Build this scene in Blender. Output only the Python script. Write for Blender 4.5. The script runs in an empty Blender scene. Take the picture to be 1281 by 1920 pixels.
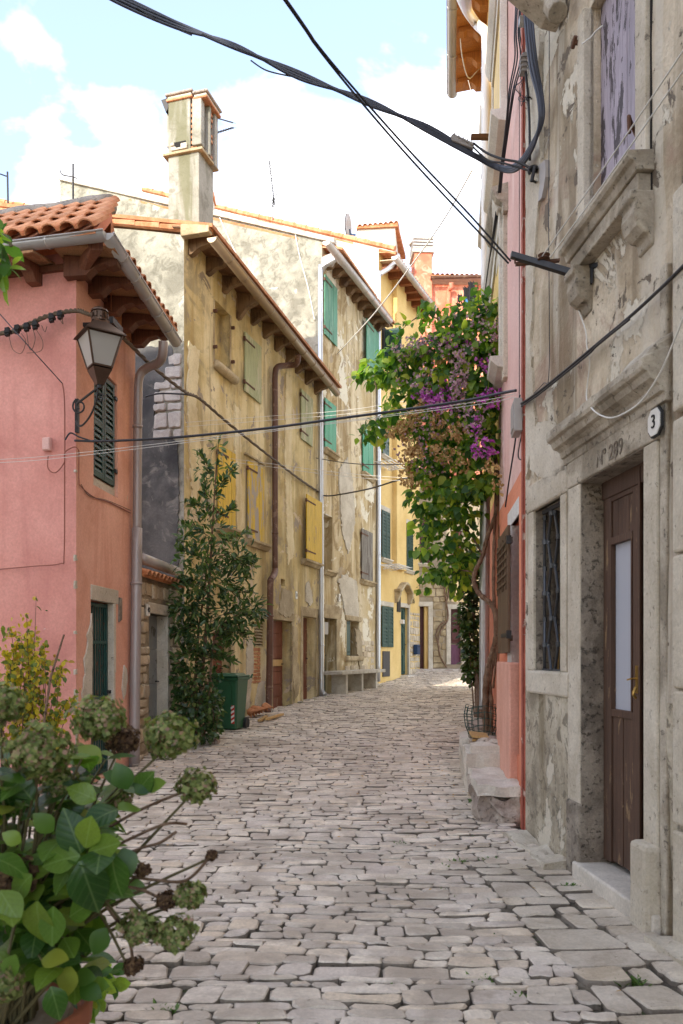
import bpy, math, random
import numpy as np
from mathutils import Vector, Matrix, noise as mn, Euler

sc = bpy.context.scene
COL = sc.collection
rnd = random.Random(7)

# ------------------------------------------------------------------ camera, sky, sun, exposure
cam = bpy.data.cameras.new('camera')
cam_o = bpy.data.objects.new('camera', cam)
COL.objects.link(cam_o)
cam_o.location = (0, 0, 1.5)
cam_o.rotation_euler = (math.radians(90), 0, 0)
cam.sensor_fit = 'HORIZONTAL'
cam.sensor_width = 36
cam.lens = 36 * 1500 / 1281
cam.shift_y = 270 / 1281
cam.clip_start = 0.05
cam.clip_end = 2000
cam.dof.use_dof = True
cam.dof.focus_distance = 10.0
cam.dof.aperture_fstop = 7.0
sc.camera = cam_o

SUN = Vector((-0.36, -0.74, 0.42)).normalized()
world = bpy.data.worlds.new('World')
sc.world = world
world.use_nodes = True
wn = world.node_tree
wn.nodes.clear()
w_out = wn.nodes.new('ShaderNodeOutputWorld')
w_bg = wn.nodes.new('ShaderNodeBackground')
w_sky = wn.nodes.new('ShaderNodeTexSky')
w_sky.sky_type = 'NISHITA'
w_sky.sun_disc = False
w_sky.sun_elevation = math.asin(SUN.z)
w_sky.sun_rotation = math.atan2(SUN.x, SUN.y)
w_sky.altitude = 20
w_sky.air_density = 0.9
w_sky.dust_density = 0.4
w_sky.ozone_density = 2.2
w_tc = wn.nodes.new('ShaderNodeTexCoord')
w_map = wn.nodes.new('ShaderNodeMapping')
w_map.inputs['Scale'].default_value = (1.0, 1.0, 1.7)
w_map.inputs['Location'].default_value = (0.32, 0.1, 0.55)
w_no = wn.nodes.new('ShaderNodeTexNoise')
w_no.inputs['Scale'].default_value = 3.1
w_no.inputs['Detail'].default_value = 7
w_no.inputs['Roughness'].default_value = 0.52
w_no.inputs['Distortion'].default_value = 0.25
w_rp = wn.nodes.new('ShaderNodeValToRGB')
w_rp.color_ramp.elements[0].position = 0.47
w_rp.color_ramp.elements[0].color = (0.06, 0.06, 0.06, 1)
w_rp.color_ramp.elements[1].position = 0.70
w_rp.color_ramp.elements[1].color = (0.95, 0.95, 0.95, 1)
w_mix = wn.nodes.new('ShaderNodeMixRGB')
w_mix.inputs[2].default_value = (10.2, 9.4, 8.3, 1)
wn.links.new(w_tc.outputs['Generated'], w_map.inputs[0])
wn.links.new(w_map.outputs[0], w_no.inputs['Vector'])
wn.links.new(w_no.outputs['Fac'], w_rp.inputs[0])
wn.links.new(w_rp.outputs[0], w_mix.inputs[0])
wn.links.new(w_sky.outputs[0], w_mix.inputs[1])
wn.links.new(w_mix.outputs[0], w_bg.inputs[0])
w_bg.inputs[1].default_value = 0.15
wn.links.new(w_bg.outputs[0], w_out.inputs[0])

sun = bpy.data.lights.new('sun', 'SUN')
sun.energy = 2.0
sun.angle = math.radians(0.6)
sun.color = (1.0, 0.93, 0.80)
sun_o = bpy.data.objects.new('sun', sun)
COL.objects.link(sun_o)
sun_o.rotation_euler = (-SUN).to_track_quat('-Z', 'Y').to_euler()
sun_o.location = (-10, -20, 30)

sc.view_settings.view_transform = 'Standard'
sc.view_settings.look = 'None'
sc.view_settings.gamma = 1
sc.view_settings.use_curve_mapping = False
sc.view_settings.exposure = 1.9
sc.render.engine = 'CYCLES'
sc.cycles.use_denoising = True
sc.cycles.max_bounces = 8
sc.cycles.diffuse_bounces = 5

# ------------------------------------------------------------------ measuring helpers
F_, CX_, CY_ = 1500.0, 640.5, 1230.0
def P(x, y, Y):
    """a point of the place: bearing x, height y of the survey photo at distance Y metres"""
    return Vector(((x - CX_) / F_ * Y, Y, 1.5 - (y - CY_) / F_ * Y))

GY = [-60, 6, 8.5, 10.4, 13, 16, 20, 24.5, 27, 28.2, 40, 300]
GZ = [0, 0, .08, .14, .27, .36, .52, .63, .86, .98, 1.3, 1.3]
def g(Y):
    return float(np.interp(Y, GY, GZ))

class Wall:
    """vertical wall: origin on plan, direction u along it, normal w towards the street"""
    def __init__(s, ox, oy, dx, dy, side):
        l = math.hypot(dx, dy)
        s.o = Vector((ox, oy, 0)); s.d = Vector((dx / l, dy / l, 0))
        s.n = Vector((-side * s.d.y, side * s.d.x, 0))
    def p(s, u, z, w=0.0):
        return s.o + s.d * u + s.n * w + Vector((0, 0, z))
    def at(s, x, y, w=0.0):
        k = (x - CX_) / F_
        o = s.o + s.n * w
        u = (k * o.y - o.x) / (s.d.x - k * s.d.y)
        return u, 1.5 - (y - CY_) / F_ * (o.y + s.d.y * u)
    def rect(s, xl, yt, yb, xr, w=0.0):
        u0, zt = s.at(xl, yt, w); _, zb = s.at(xl, yb, w); u1, _ = s.at(xr, yt, w)
        return min(u0, u1), max(u0, u1), zb, zt
    def rotz(s):
        return math.atan2(s.d.y, s.d.x)

# ------------------------------------------------------------------ mesh helpers
LOC = {}
class MB:
    def __init__(s):
        s.v = []; s.f = []; s.m = []; s.cur = 0
    def add(s, vs, fs):
        b = len(s.v); s.v += [Vector(v) for v in vs]
        for f in fs:
            s.f.append([b + i for i in f]); s.m.append(s.cur)
        return s
    def poly(s, *vs):
        return s.add(vs, [list(range(len(vs)))])
    def box(s, o, a, b, c):
        o = Vector(o); a = Vector(a); b = Vector(b); c = Vector(c)
        if a.cross(b).dot(c) < 0: a, b = b, a
        vs = [o, o + a, o + a + b, o + b, o + c, o + a + c, o + a + b + c, o + b + c]
        return s.add(vs, [(3, 2, 1, 0), (4, 5, 6, 7), (0, 1, 5, 4), (1, 2, 6, 5), (2, 3, 7, 6), (3, 0, 4, 7)])
    def wbox(s, W, u0, u1, z0, z1, w0, w1):
        return s.box(W.p(u0, z0, w0), W.d * (u1 - u0), Vector((0, 0, z1 - z0)), W.n * (w1 - w0))
    def prism(s, base, off):
        n = len(base); off = Vector(off)
        base = [Vector(b) for b in base]
        s.add(base + [b + off for b in base],
              [list(range(n - 1, -1, -1)), list(range(n, 2 * n))] + [(i, (i + 1) % n, n + (i + 1) % n, n + i) for i in range(n)])
        return s
    def wprism(s, W, prof, u0, u1):
        """profile [(w, z)] pushed along the wall from u0 to u1"""
        return s.prism([W.p(u0, z, w) for w, z in prof], W.d * (u1 - u0))
    def tube(s, pts, r, n=6, cap=True):
        pts = [Vector(p) for p in pts]
        k = len(pts)
        rr = r if isinstance(r, (list, tuple)) else [r] * k
        ref = None
        rings = []
        for i in range(k):
            t = (pts[min(i + 1, k - 1)] - pts[max(i - 1, 0)])
            if t.length < 1e-9: t = Vector((0, 0, 1))
            t.normalize()
            if ref is None:
                ref = t.orthogonal().normalized()
            else:
                ref = ref - t * ref.dot(t)
                ref = ref.normalized() if ref.length > 1e-6 else t.orthogonal().normalized()
            b = t.cross(ref)
            rings.append([pts[i] + (ref * math.cos(2 * math.pi * j / n) + b * math.sin(2 * math.pi * j / n)) * rr[i] for j in range(n)])
        vs = [v for ring in rings for v in ring]
        fs = []
        for i in range(k - 1):
            for j in range(n):
                fs.append((i * n + j, i * n + (j + 1) % n, (i + 1) * n + (j + 1) % n, (i + 1) * n + j))
        if cap:
            fs.append(list(range(n - 1, -1, -1))); fs.append([(k - 1) * n + j for j in range(n)])
        return s.add(vs, fs)
    def sweep(s, prof, pts, up=(0, 0, 1)):
        """closed profile [(side, up)] along a path"""
        up = Vector(up); pts = [Vector(p) for p in pts]; k = len(pts); n = len(prof); vs = []
        for i in range(k):
            t = (pts[min(i + 1, k - 1)] - pts[max(i - 1, 0)]).normalized()
            sd = t.cross(up).normalized(); u2 = sd.cross(t)
            vs += [pts[i] + sd * a + u2 * b for a, b in prof]
        fs = [(i * n + j, i * n + (j + 1) % n, (i + 1) * n + (j + 1) % n, (i + 1) * n + j) for i in range(k - 1) for j in range(n)]
        fs.append(list(range(n - 1, -1, -1))); fs.append([(k - 1) * n + j for j in range(n)])
        return s.add(vs, fs)
    def lathe(s, c, prof, n=10):
        c = Vector(c); vs = []; k = len(prof)
        for r, z in prof:
            vs += [c + Vector((r * math.cos(2 * math.pi * j / n), r * math.sin(2 * math.pi * j / n), z)) for j in range(n)]
        fs = [(i * n + j, i * n + (j + 1) % n, (i + 1) * n + (j + 1) % n, (i + 1) * n + j) for i in range(k - 1) for j in range(n)]
        fs.append(list(range(n - 1, -1, -1))); fs.append([(k - 1) * n + j for j in range(n)])
        return s.add(vs, fs)
    def build(s, name, mats, parent=None, smooth=False, loc=None, bevel=0, fixn=False):
        if parent is not None: L = LOC[parent.name]
        else: L = Vector(loc) if loc is not None else Vector((0, 0, 0))
        me = bpy.data.meshes.new(name)
        me.from_pydata([tuple(v - L) for v in s.v], [], s.f)
        if not isinstance(mats, (list, tuple)): mats = [mats]
        for m in mats: me.materials.append(m)
        if len(mats) > 1: me.polygons.foreach_set('material_index', s.m)
        if smooth: me.polygons.foreach_set('use_smooth', [True] * len(me.polygons))
        me.update()
        o = bpy.data.objects.new(name, me)
        COL.objects.link(o)
        if parent is not None: o.parent = parent
        else: o.location = L
        LOC[o.name] = L
        if bevel:
            md = o.modifiers.new('bevel', 'BEVEL'); md.width = bevel; md.segments = 2; md.limit_method = 'ANGLE'
            md.angle_limit = math.radians(40)
        return o

def tag(o, label=None, cat=None, group=None, kind=None):
    if label: o['label'] = label
    if cat: o['category'] = cat
    if group: o['group'] = group
    if kind: o['kind'] = kind
    return o
def thing(name, loc, label, cat, group=None):
    o = bpy.data.objects.new(name, None)
    o.empty_display_size = 0.2
    COL.objects.link(o); o.location = loc; LOC[o.name] = Vector(loc)
    return tag(o, label, cat, group)
def inst(name, me, parent, mtx):
    """a piece sharing mesh data, placed by a matrix given in world space"""
    o = bpy.data.objects.new(name, me); COL.objects.link(o); o.parent = parent
    o.matrix_local = Matrix.Translation(-LOC[parent.name]) @ mtx
    return o
def fr(a, b, n):
    return [a + (b - a) * i / (n - 1) for i in range(n)]
def spline(pts, per=8):
    pts = [Vector(p) for p in pts]; out = []
    for i in range(len(pts) - 1):
        p0 = pts[max(i - 1, 0)]; p1 = pts[i]; p2 = pts[i + 1]; p3 = pts[min(i + 2, len(pts) - 1)]
        for k in range(per):
            t = k / per
            out.append(0.5 * ((2 * p1) + (p2 - p0) * t + (2 * p0 - 5 * p1 + 4 * p2 - p3) * t * t + (3 * p1 - p0 - 3 * p2 + p3) * t ** 3))
    out.append(pts[-1])
    return out

# ------------------------------------------------------------------ materials
def node(nt, t, **kw):
    n = nt.nodes.new(t)
    for k, v in kw.items():
        if k in n.inputs: n.inputs[k].default_value = v
        else: setattr(n, k, v)
    return n
def base(name, rough=0.8, metal=0.0, spec=0.3):
    m = bpy.data.materials.new(name); m.use_nodes = True
    nt = m.node_tree; b = nt.nodes['Principled BSDF']
    b.inputs['Roughness'].default_value = rough; b.inputs['Metallic'].default_value = metal
    b.inputs['Specular IOR Level'].default_value = spec
    return m, nt, b
def coords(nt, scale=(1, 1, 1), off=(0, 0, 0)):
    tc = nt.nodes.new('ShaderNodeTexCoord'); mp = nt.nodes.new('ShaderNodeMapping')
    mp.inputs['Scale'].default_value = scale; mp.inputs['Location'].default_value = off
    nt.links.new(tc.outputs['Object'], mp.inputs[0])
    return mp.outputs[0]
def noise_n(nt, vec, scale, detail=6, rough=0.6, dist=0.0):
    n = node(nt, 'ShaderNodeTexNoise', Scale=scale, Detail=detail, Roughness=rough, Distortion=dist)
    if vec is not None: nt.links.new(vec, n.inputs['Vector'])
    return n.outputs['Fac']
def sq_(p, k=0.5):
    return 0.5 + (p - 0.5) * k
def ramp(nt, fac, stops):
    r = nt.nodes.new('ShaderNodeValToRGB'); e = r.color_ramp.elements
    while len(e) < len(stops): e.new(0.5)
    for i, (p, c) in enumerate(stops):
        e[i].position = p
        e[i].color = (c, c, c, 1) if isinstance(c, (int, float)) else (*c, 1)
    nt.links.new(fac, r.inputs[0])
    return r.outputs[0]
def mix(nt, fac, a, b, mode='MIX'):
    n = nt.nodes.new('ShaderNodeMixRGB'); n.blend_type = mode
    for i, x in enumerate((fac, a, b)):
        if isinstance(x, bpy.types.NodeSocket): nt.links.new(x, n.inputs[i])
        elif isinstance(x, (int, float)): n.inputs[i].default_value = x if i == 0 else (x, x, x, 1)
        else: n.inputs[i].default_value = (*x, 1)
    return n.outputs[0]
def math_n(nt, op, a, b=0.0):
    n = nt.nodes.new('ShaderNodeMath'); n.operation = op
    for i, x in enumerate((a, b)):
        if isinstance(x, bpy.types.NodeSocket): nt.links.new(x, n.inputs[i])
        else: n.inputs[i].default_value = x
    return n.outputs[0]
def bump(nt, b, h, strength=0.4, dist=0.02):
    n = node(nt, 'ShaderNodeBump', Strength=strength, Distance=dist)
    nt.links.new(h, n.inputs['Height']); nt.links.new(n.outputs[0], b.inputs['Normal'])

def plaster(name, cols, scale=1.2, streak=None, peel=None, peel2=None, grain=0.5, rough=0.9, blot=None, off=(0, 0, 0)):
    """cols ramp stops; streak (colour, lo, hi, amount) runs down the wall; peel (colour, lo, scale) flaked off patches"""
    m, nt, b = base(name, rough)
    v = coords(nt, off=off)
    n1 = noise_n(nt, v, scale, 9, 0.62, 0.3)
    c = ramp(nt, n1, [(sq_(p, .62), q) for p, q in cols])
    fine = noise_n(nt, v, 38, 5, 0.7)
    c = mix(nt, 0.35, c, ramp(nt, fine, [(0.3, 0.62), (0.7, 1.3)]), 'MULTIPLY')
    h = math_n(nt, 'MULTIPLY', fine, 0.4)
    h = math_n(nt, 'ADD', h, noise_n(nt, v, 9, 6, 0.6))
    if blot:
        bc, blo, bhi, bs, ba = blot
        f = ramp(nt, noise_n(nt, v, bs, 10, 0.68, 0.8), [(sq_(blo), 0.0), (sq_(bhi), ba)])
        c = mix(nt, f, c, bc)
    if streak:
        sl = streak if isinstance(streak, list) else [streak]
        for i, (scol, lo, hi, amt) in enumerate(sl):
            vs = coords(nt, (1.7, 1.7, 0.17), (i * 3.7 + off[0], i * 1.3, 0))
            f = ramp(nt, noise_n(nt, vs, 1.3 + i * .7, 5, 0.55, 0.6), [(sq_(lo, .6), 0.0), (sq_(hi, .6), amt)])
            c = mix(nt, f, c, scol)
    for i, pl in enumerate((peel, peel2)):
        if pl:
            pc, lo, ps = pl
            pn = noise_n(nt, coords(nt, off=(5.3 * (i + 1) + off[0], 2.1, i)), ps, 12, 0.66, 0.5)
            f = ramp(nt, pn, [(sq_(lo, .52), 0.0), (sq_(lo, .52) + 0.008, 1.0)])
            pcol = mix(nt, fine, tuple(x * 0.7 for x in pc), tuple(min(x * 1.25, .9) for x in pc))
            c = mix(nt, f, c, pcol)
            h = math_n(nt, 'SUBTRACT', h, math_n(nt, 'MULTIPLY', f, 0.55))
    nt.links.new(c, b.inputs['Base Color'])
    bump(nt, b, h, grain, 0.03)
    return m

def stone(name, c1, c2, dark=(0.08, 0.07, 0.06), pits=0.62, scale=3.0, grain=0.6, rough=0.85, islands=0.0, dirt=None, spec=0.3):
    m, nt, b = base(name, rough, spec=spec)
    v = coords(nt)
    c = mix(nt, ramp(nt, noise_n(nt, v, scale, 8, 0.65, 0.4), [(0.4, 0.0), (0.6, 1.0)]), c1, c2)
    fine = noise_n(nt, v, 55, 6, 0.7)
    c = mix(nt, 0.4, c, ramp(nt, fine, [(0.3, 0.55), (0.7, 1.3)]), 'MULTIPLY')
    if islands:
        oi = nt.nodes.new('ShaderNodeObjectInfo'); ge = nt.nodes.new('ShaderNodeNewGeometry')
        r = math_n(nt, 'FRACT', math_n(nt, 'ADD', oi.outputs['Random'], ge.outputs['Random Per Island']))
        c = mix(nt, islands, c, ramp(nt, r, [(0.0, (0.62, 0.56, 0.5)), (0.25, (1.02, 0.97, 0.89)), (0.5, (0.82, 0.765, 0.74)), (0.75, (1.18, 1.12, 1.02)), (0.9, (1.04, 0.92, 0.76)), (1.0, (0.78, 0.71, 0.63))]), 'MULTIPLY')
    pn = noise_n(nt, v, 24, 7, 0.72, 0.3)
    pf = ramp(nt, pn, [(sq_(pits, .8), 0.0), (sq_(pits, .8) + 0.07, 0.75)])
    c = mix(nt, pf, c, dark)
    if dirt:
        f = ramp(nt, noise_n(nt, v, 1.6, 8, 0.7, 0.6), [(0.48, 0.0), (0.6, 0.8)])
        c = mix(nt, f, c, dirt)
    nt.links.new(c, b.inputs['Base Color'])
    h = math_n(nt, 'SUBTRACT', math_n(nt, 'ADD', math_n(nt, 'MULTIPLY', fine, 0.5), noise_n(nt, v, 12, 7, 0.65)), math_n(nt, 'MULTIPLY', pf, 0.8))
    bump(nt, b, h, grain, 0.02)
    return m

def paint(name, col, worn=None, lo=0.6, rough=0.55, grainy=True, scale=5.0, metal=0.0, amount=1.0):
    m, nt, b = base(name, rough, metal, 0.35)
    v = coords(nt, (1, 1, 0.22) if grainy else (1, 1, 1))
    n1 = noise_n(nt, v, 6, 7, 0.6)
    c = mix(nt, n1, tuple(x * 0.68 for x in col), tuple(min(1, x * 1.3) for x in col))
    oi = nt.nodes.new('ShaderNodeObjectInfo')
    c = mix(nt, 0.5, c, ramp(nt, oi.outputs['Random'], [(0, 0.78), (1, 1.18)]), 'MULTIPLY')
    h = noise_n(nt, v, 60 if grainy else 25, 5, 0.6)
    if grainy:
        gr_ = noise_n(nt, coords(nt, (1, 1, 0.045)), 70, 4, 0.7, 0.4)
        c = mix(nt, 0.55, c, ramp(nt, gr_, [(0.36, 0.5), (0.62, 1.25)]), 'MULTIPLY')
        h = math_n(nt, 'ADD', h, gr_)
    if worn:
        wnz = noise_n(nt, v, scale, 12, 0.7, 0.4)
        f = ramp(nt, wnz, [(sq_(lo, .6), 0.0), (sq_(lo, .6) + 0.015, amount)])
        c = mix(nt, f, c, worn)
        h = math_n(nt, 'SUBTRACT', h, f)
    nt.links.new(c, b.inputs['Base Color'])
    bump(nt, b, h, 0.25, 0.006)
    return m

def leafmat(name, stops, trans=0.35, rough=0.42, veins=0.0, tcol=None):
    m, nt, b = base(name, rough, 0, 0.4)
    oi = nt.nodes.new('ShaderNodeObjectInfo'); ge = nt.nodes.new('ShaderNodeNewGeometry')
    r = math_n(nt, 'FRACT', math_n(nt, 'ADD', oi.outputs['Random'], ge.outputs['Random Per Island']))
    c = ramp(nt, r, stops)
    v = coords(nt)
    c = mix(nt, 0.4, c, ramp(nt, noise_n(nt, v, 14, 4, 0.6), [(0.3, 0.72), (0.7, 1.28)]), 'MULTIPLY')
    if veins:
        tc = nt.nodes.new('ShaderNodeTexCoord'); sp = nt.nodes.new('ShaderNodeSeparateXYZ')
        nt.links.new(tc.outputs['Object'], sp.inputs[0])
        ax = math_n(nt, 'ABSOLUTE', sp.outputs[0])
        ph = math_n(nt, 'SUBTRACT', sp.outputs[1], math_n(nt, 'MULTIPLY', ax, 0.9))
        wv = math_n(nt, 'SINE', math_n(nt, 'MULTIPLY', ph, veins))
        f = ramp(nt, wv, [(0.8, 0.0), (1.0, 0.10)])
        f2 = ramp(nt, ax, [(0.0, 0.35), (0.03, 0.0)])
        c = mix(nt, math_n(nt, 'MAXIMUM', f, f2), c, (0.30, 0.42, 0.16))
        bump(nt, b, wv, 0.1, 0.004)
    nt.links.new(c, b.inputs['Base Color'])
    tr = nt.nodes.new('ShaderNodeBsdfTranslucent'); ms = nt.nodes.new('ShaderNodeMixShader')
    tcn = mix(nt, 1.0, c, tcol or (1.5, 1.7, 0.7), 'MULTIPLY')
    nt.links.new(tcn, tr.inputs['Color'])
    ms.inputs[0].default_value = trans
    nt.links.new(b.outputs[0], ms.inputs[1]); nt.links.new(tr.outputs[0], ms.inputs[2])
    nt.links.new(ms.outputs[0], nt.nodes['Material Output'].inputs['Surface'])
    return m
def plain(name, col, rough=0.6, metal=0.0, var=0.3, scale=8, spec=0.3):
    m, nt, b = base(name, rough, metal, spec)
    v = coords(nt)
    n = noise_n(nt, v, scale, 6, 0.65)
    c = mix(nt, n, tuple(x * (1 - var) for x in col), tuple(min(1, x * (1 + var)) for x in col))
    nt.links.new(c, b.inputs['Base Color'])
    bump(nt, b, noise_n(nt, v, scale * 5, 4, 0.6), 0.15, 0.004)
    return m

M = {}
# plasters
M['pink'] = plaster('pink_plaster', [(0.3, (0.58, 0.245, 0.20)), (0.7, (0.69, 0.325, 0.27))], 0.8, blot=((0.46, 0.18, 0.15), 0.52, 0.80, 1.4, 0.4), peel=((0.66, 0.50, 0.42), 0.83, 2.2), streak=((0.46, 0.17, 0.15), 0.55, 0.75, 0.45), grain=0.12)
M['salmon'] = plaster('salmon_plaster', [(0.3, (0.66, 0.335, 0.235)), (0.7, (0.77, 0.42, 0.31))], 0.8, blot=((0.52, 0.22, 0.13), 0.52, 0.80, 1.4, 0.4), streak=((0.52, 0.20, 0.12), 0.55, 0.75, 0.5), grain=0.12, peel=((0.60, 0.50, 0.38), 0.742, 1.1))
M['tan'] = plaster('ochre_stained_plaster', [(0.3, (0.42, 0.32, 0.145)), (0.5, (0.62, 0.495, 0.255)), (0.7, (0.72, 0.61, 0.38))], 0.6,
                   streak=[((0.78, 0.66, 0.42), 0.52, 0.72, 0.6), ((0.24, 0.165, 0.075), 0.54, 0.80, 0.6), ((0.46, 0.31, 0.10), 0.5, 0.76, 0.5)],
                   blot=((0.24, 0.20, 0.14), 0.56, 0.70, 1.3, 0.6), peel=((0.58, 0.46, 0.31), 0.66, 1.0), peel2=((0.33, 0.27, 0.21), 0.70, 2.2), grain=0.4)
M['blotch'] = plaster('cream_brown_blotched_plaster', [(0.38, (0.60, 0.50, 0.33)), (0.56, (0.50, 0.38, 0.20)), (0.7, (0.42, 0.31, 0.15))], 0.6,
                      streak=[((0.26, 0.18, 0.08), 0.54, 0.72, 0.7), ((0.66, 0.56, 0.38), 0.54, 0.66, 0.7)],
                      blot=((0.27, 0.18, 0.075), 0.52, 0.60, 1.1, 0.78), peel=((0.72, 0.66, 0.52), 0.64, 1.1), peel2=((0.40, 0.32, 0.22), 0.69, 2.0), grain=0.4)
M['tan_pale'] = plaster('pale_limewash', [(0.3, (0.58, 0.46, 0.26)), (0.7, (0.74, 0.64, 0.42))], 1.5, streak=((0.46, 0.34, 0.16), 0.52, 0.75, 0.5), grain=0.4)
M['tan_dark'] = plaster('grey_brown_repair', [(0.3, (0.30, 0.24, 0.15)), (0.7, (0.44, 0.36, 0.25))], 2.5, streak=((0.22, 0.17, 0.10), 0.52, 0.75, 0.5), grain=0.6)
M['yellow'] = plaster('yellow_plaster', [(0.3, (0.62, 0.42, 0.15)), (0.7, (0.72, 0.52, 0.22))], 0.9, streak=((0.56, 0.37, 0.14), 0.55, 0.75, 0.4), grain=0.12)
M['white'] = plaster('white_plaster', [(0.3, (0.52, 0.49, 0.42)), (0.7, (0.60, 0.57, 0.50))], 0.8, grain=0.12)
M['grey_gable'] = plaster('weathered_grey_render', [(0.3, (0.19, 0.178, 0.14)), (0.5, (0.29, 0.275, 0.22)), (0.7, (0.36, 0.345, 0.285))], 1.6,
                          blot=((0.12, 0.112, 0.085), 0.50, 0.72, 5.0, 0.65), peel=((0.40, 0.38, 0.33), 0.72, 0.9), grain=0.5, rough=0.95)
M['dark_render'] = plaster('shade_dark_cement_render', [(0.3, (0.038, 0.037, 0.038)), (0.5, (0.070, 0.068, 0.066)), (0.7, (0.14, 0.132, 0.125))], 1.0,  # cement render; its dark tone also stands in for missing shade
                           streak=((0.07, 0.066, 0.064), 0.52, 0.74, 0.6), blot=((0.30, 0.275, 0.24), 0.62, 0.80, 3.2, 0.5), grain=0.35)
M['old'] = plaster('old_grey_beige_render', [(0.3, (0.33, 0.26, 0.175)), (0.5, (0.50, 0.415, 0.30)), (0.7, (0.63, 0.545, 0.42))], 1.2,
                   streak=[((0.20, 0.15, 0.09), 0.54, 0.70, 0.75), ((0.60, 0.55, 0.46), 0.55, 0.7, 0.6)],
                   blot=((0.31, 0.185, 0.14), 0.55, 0.68, 1.0, 0.5), peel=((0.64, 0.58, 0.47), 0.63, 1.6), peel2=((0.17, 0.135, 0.10), 0.685, 4.0), grain=0.75, off=(1.7, 0.4, 2.2))
M['rough_base'] = plaster('rough_cast_render', [(0.3, (0.27, 0.23, 0.17)), (0.5, (0.46, 0.40, 0.30)), (0.7, (0.57, 0.51, 0.40))], 2.2,
                          streak=((0.17, 0.13, 0.07), 0.55, 0.72, 0.7), blot=((0.16, 0.135, 0.10), 0.56, 0.66, 9.0, 0.75), peel=((0.62, 0.56, 0.45), 0.63, 1.8), grain=1.0)
M['rosy'] = plaster('pale_pink_plaster', [(0.3, (0.62, 0.37, 0.32)), (0.7, (0.72, 0.47, 0.42))], 0.9, streak=((0.77, 0.60, 0.54), 0.52, 0.7, 0.6), grain=0.15)
M['red_stripe'] = plaster('dark_red_painted_strip', [(0.3, (0.34, 0.085, 0.055)), (0.7, (0.46, 0.14, 0.10))], 3.0, grain=0.8, peel=((0.6, 0.42, 0.35), 0.70, 5))
M['coral'] = plaster('coral_painted_wall', [(0.3, (0.60, 0.20, 0.11)), (0.7, (0.70, 0.27, 0.16))], 1.0, grain=0.2)
M['palerose'] = plaster('faded_rose_plinth', [(0.3, (0.60, 0.30, 0.22)), (0.7, (0.70, 0.38, 0.29))], 1.5, streak=((0.52, 0.25, 0.18), 0.52, 0.7, 0.5), grain=0.2)
M['sunyellow'] = plaster('bright_yellow_plaster', [(0.3, (0.74, 0.46, 0.12)), (0.7, (0.80, 0.54, 0.18))], 0.9, grain=0.12)
M['red'] = plaster('red_orange_plaster', [(0.3, (0.52, 0.14, 0.08)), (0.7, (0.68, 0.24, 0.14))], 1.6, blot=((0.72, 0.36, 0.26), 0.52, 0.66, 2.6, 0.6), grain=0.15)
M['beige'] = plaster('beige_render', [(0.3, (0.28, 0.225, 0.155)), (0.7, (0.38, 0.31, 0.22))], 1.2, streak=((0.27, 0.21, 0.14), 0.52, 0.7, 0.6), grain=0.4)
M['reveal'] = plaster('white_reveal_plaster', [(0.3, (0.60, 0.57, 0.54)), (0.7, (0.72, 0.69, 0.65))], 2.0, grain=0.7)
M['chimney'] = plaster('pale_chimney_plaster', [(0.3, (0.25, 0.235, 0.19)), (0.7, (0.37, 0.35, 0.30))], 1.4, streak=((0.12, 0.115, 0.055), 0.52, 0.66, 0.75), blot=((0.15, 0.135, 0.10), 0.54, 0.7, 3, 0.6), grain=0.3)
M['mortar'] = plaster('rubble_mortar', [(0.3, (0.20, 0.16, 0.11)), (0.7, (0.36, 0.30, 0.21))], 3.0, grain=0.9)
# stones
M['frame_stone'] = stone('old_limestone_frame', (0.46, 0.40, 0.31), (0.60, 0.54, 0.44), (0.12, 0.095, 0.07), 0.62, 2.0, 0.55)
M['ochre_stone'] = stone('ochre_stained_stone', (0.30, 0.225, 0.125), (0.50, 0.40, 0.25), (0.10, 0.075, 0.045), 0.62, 2.0, 0.6)
M['dark_stone'] = stone('blackened_limestone', (0.17, 0.14, 0.11), (0.34, 0.29, 0.23), (0.05, 0.043, 0.035), 0.57, 3.0, 0.7)
M['cornice'] = stone('weathered_cornice_stone', (0.26, 0.22, 0.165), (0.50, 0.44, 0.35), (0.06, 0.05, 0.04), 0.60, 2.6, 0.6)
M['step'] = stone('worn_step_stone', (0.50, 0.45, 0.38), (0.64, 0.58, 0.50), (0.18, 0.15, 0.12), 0.66, 2.5, 0.4)
M['rock'] = stone('rough_rock', (0.30, 0.24, 0.20), (0.52, 0.45, 0.38), (0.10, 0.08, 0.065), 0.60, 4.0, 1.0)
M['rubble'] = stone('rubble_stone', (0.44, 0.37, 0.27), (0.60, 0.53, 0.42), (0.16, 0.12, 0.08), 0.63, 3.5, 0.8, islands=0.7)
M['white_stone'] = stone('pale_limestone_block', (0.36, 0.33, 0.31), (0.48, 0.45, 0.42), (0.25, 0.2, 0.16), 0.68, 4, 0.7, islands=0.4)
M['pale_frame'] = stone('pale_window_surround', (0.56, 0.52, 0.45), (0.68, 0.64, 0.57), (0.3, 0.26, 0.2), 0.7, 2, 0.4)
M['brick'] = stone('old_red_brick', (0.40, 0.17, 0.09), (0.55, 0.28, 0.15), (0.2, 0.1, 0.06), 0.66, 6, 0.7, islands=0.6)
M['cobble'] = stone('polished_limestone_sett', (0.57, 0.515, 0.45), (0.75, 0.695, 0.62), (0.22, 0.18, 0.14), 0.66, 3.2, 0.5, rough=0.5, islands=0.85, dirt=(0.38, 0.315, 0.25), spec=0.4)
M['sett_side'] = stone('dark_sett_side', (0.15, 0.125, 0.098), (0.26, 0.22, 0.175), (0.05, 0.04, 0.03), 0.62, 5, 0.6)  # vertical sides of the setts, darker than their tops
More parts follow.
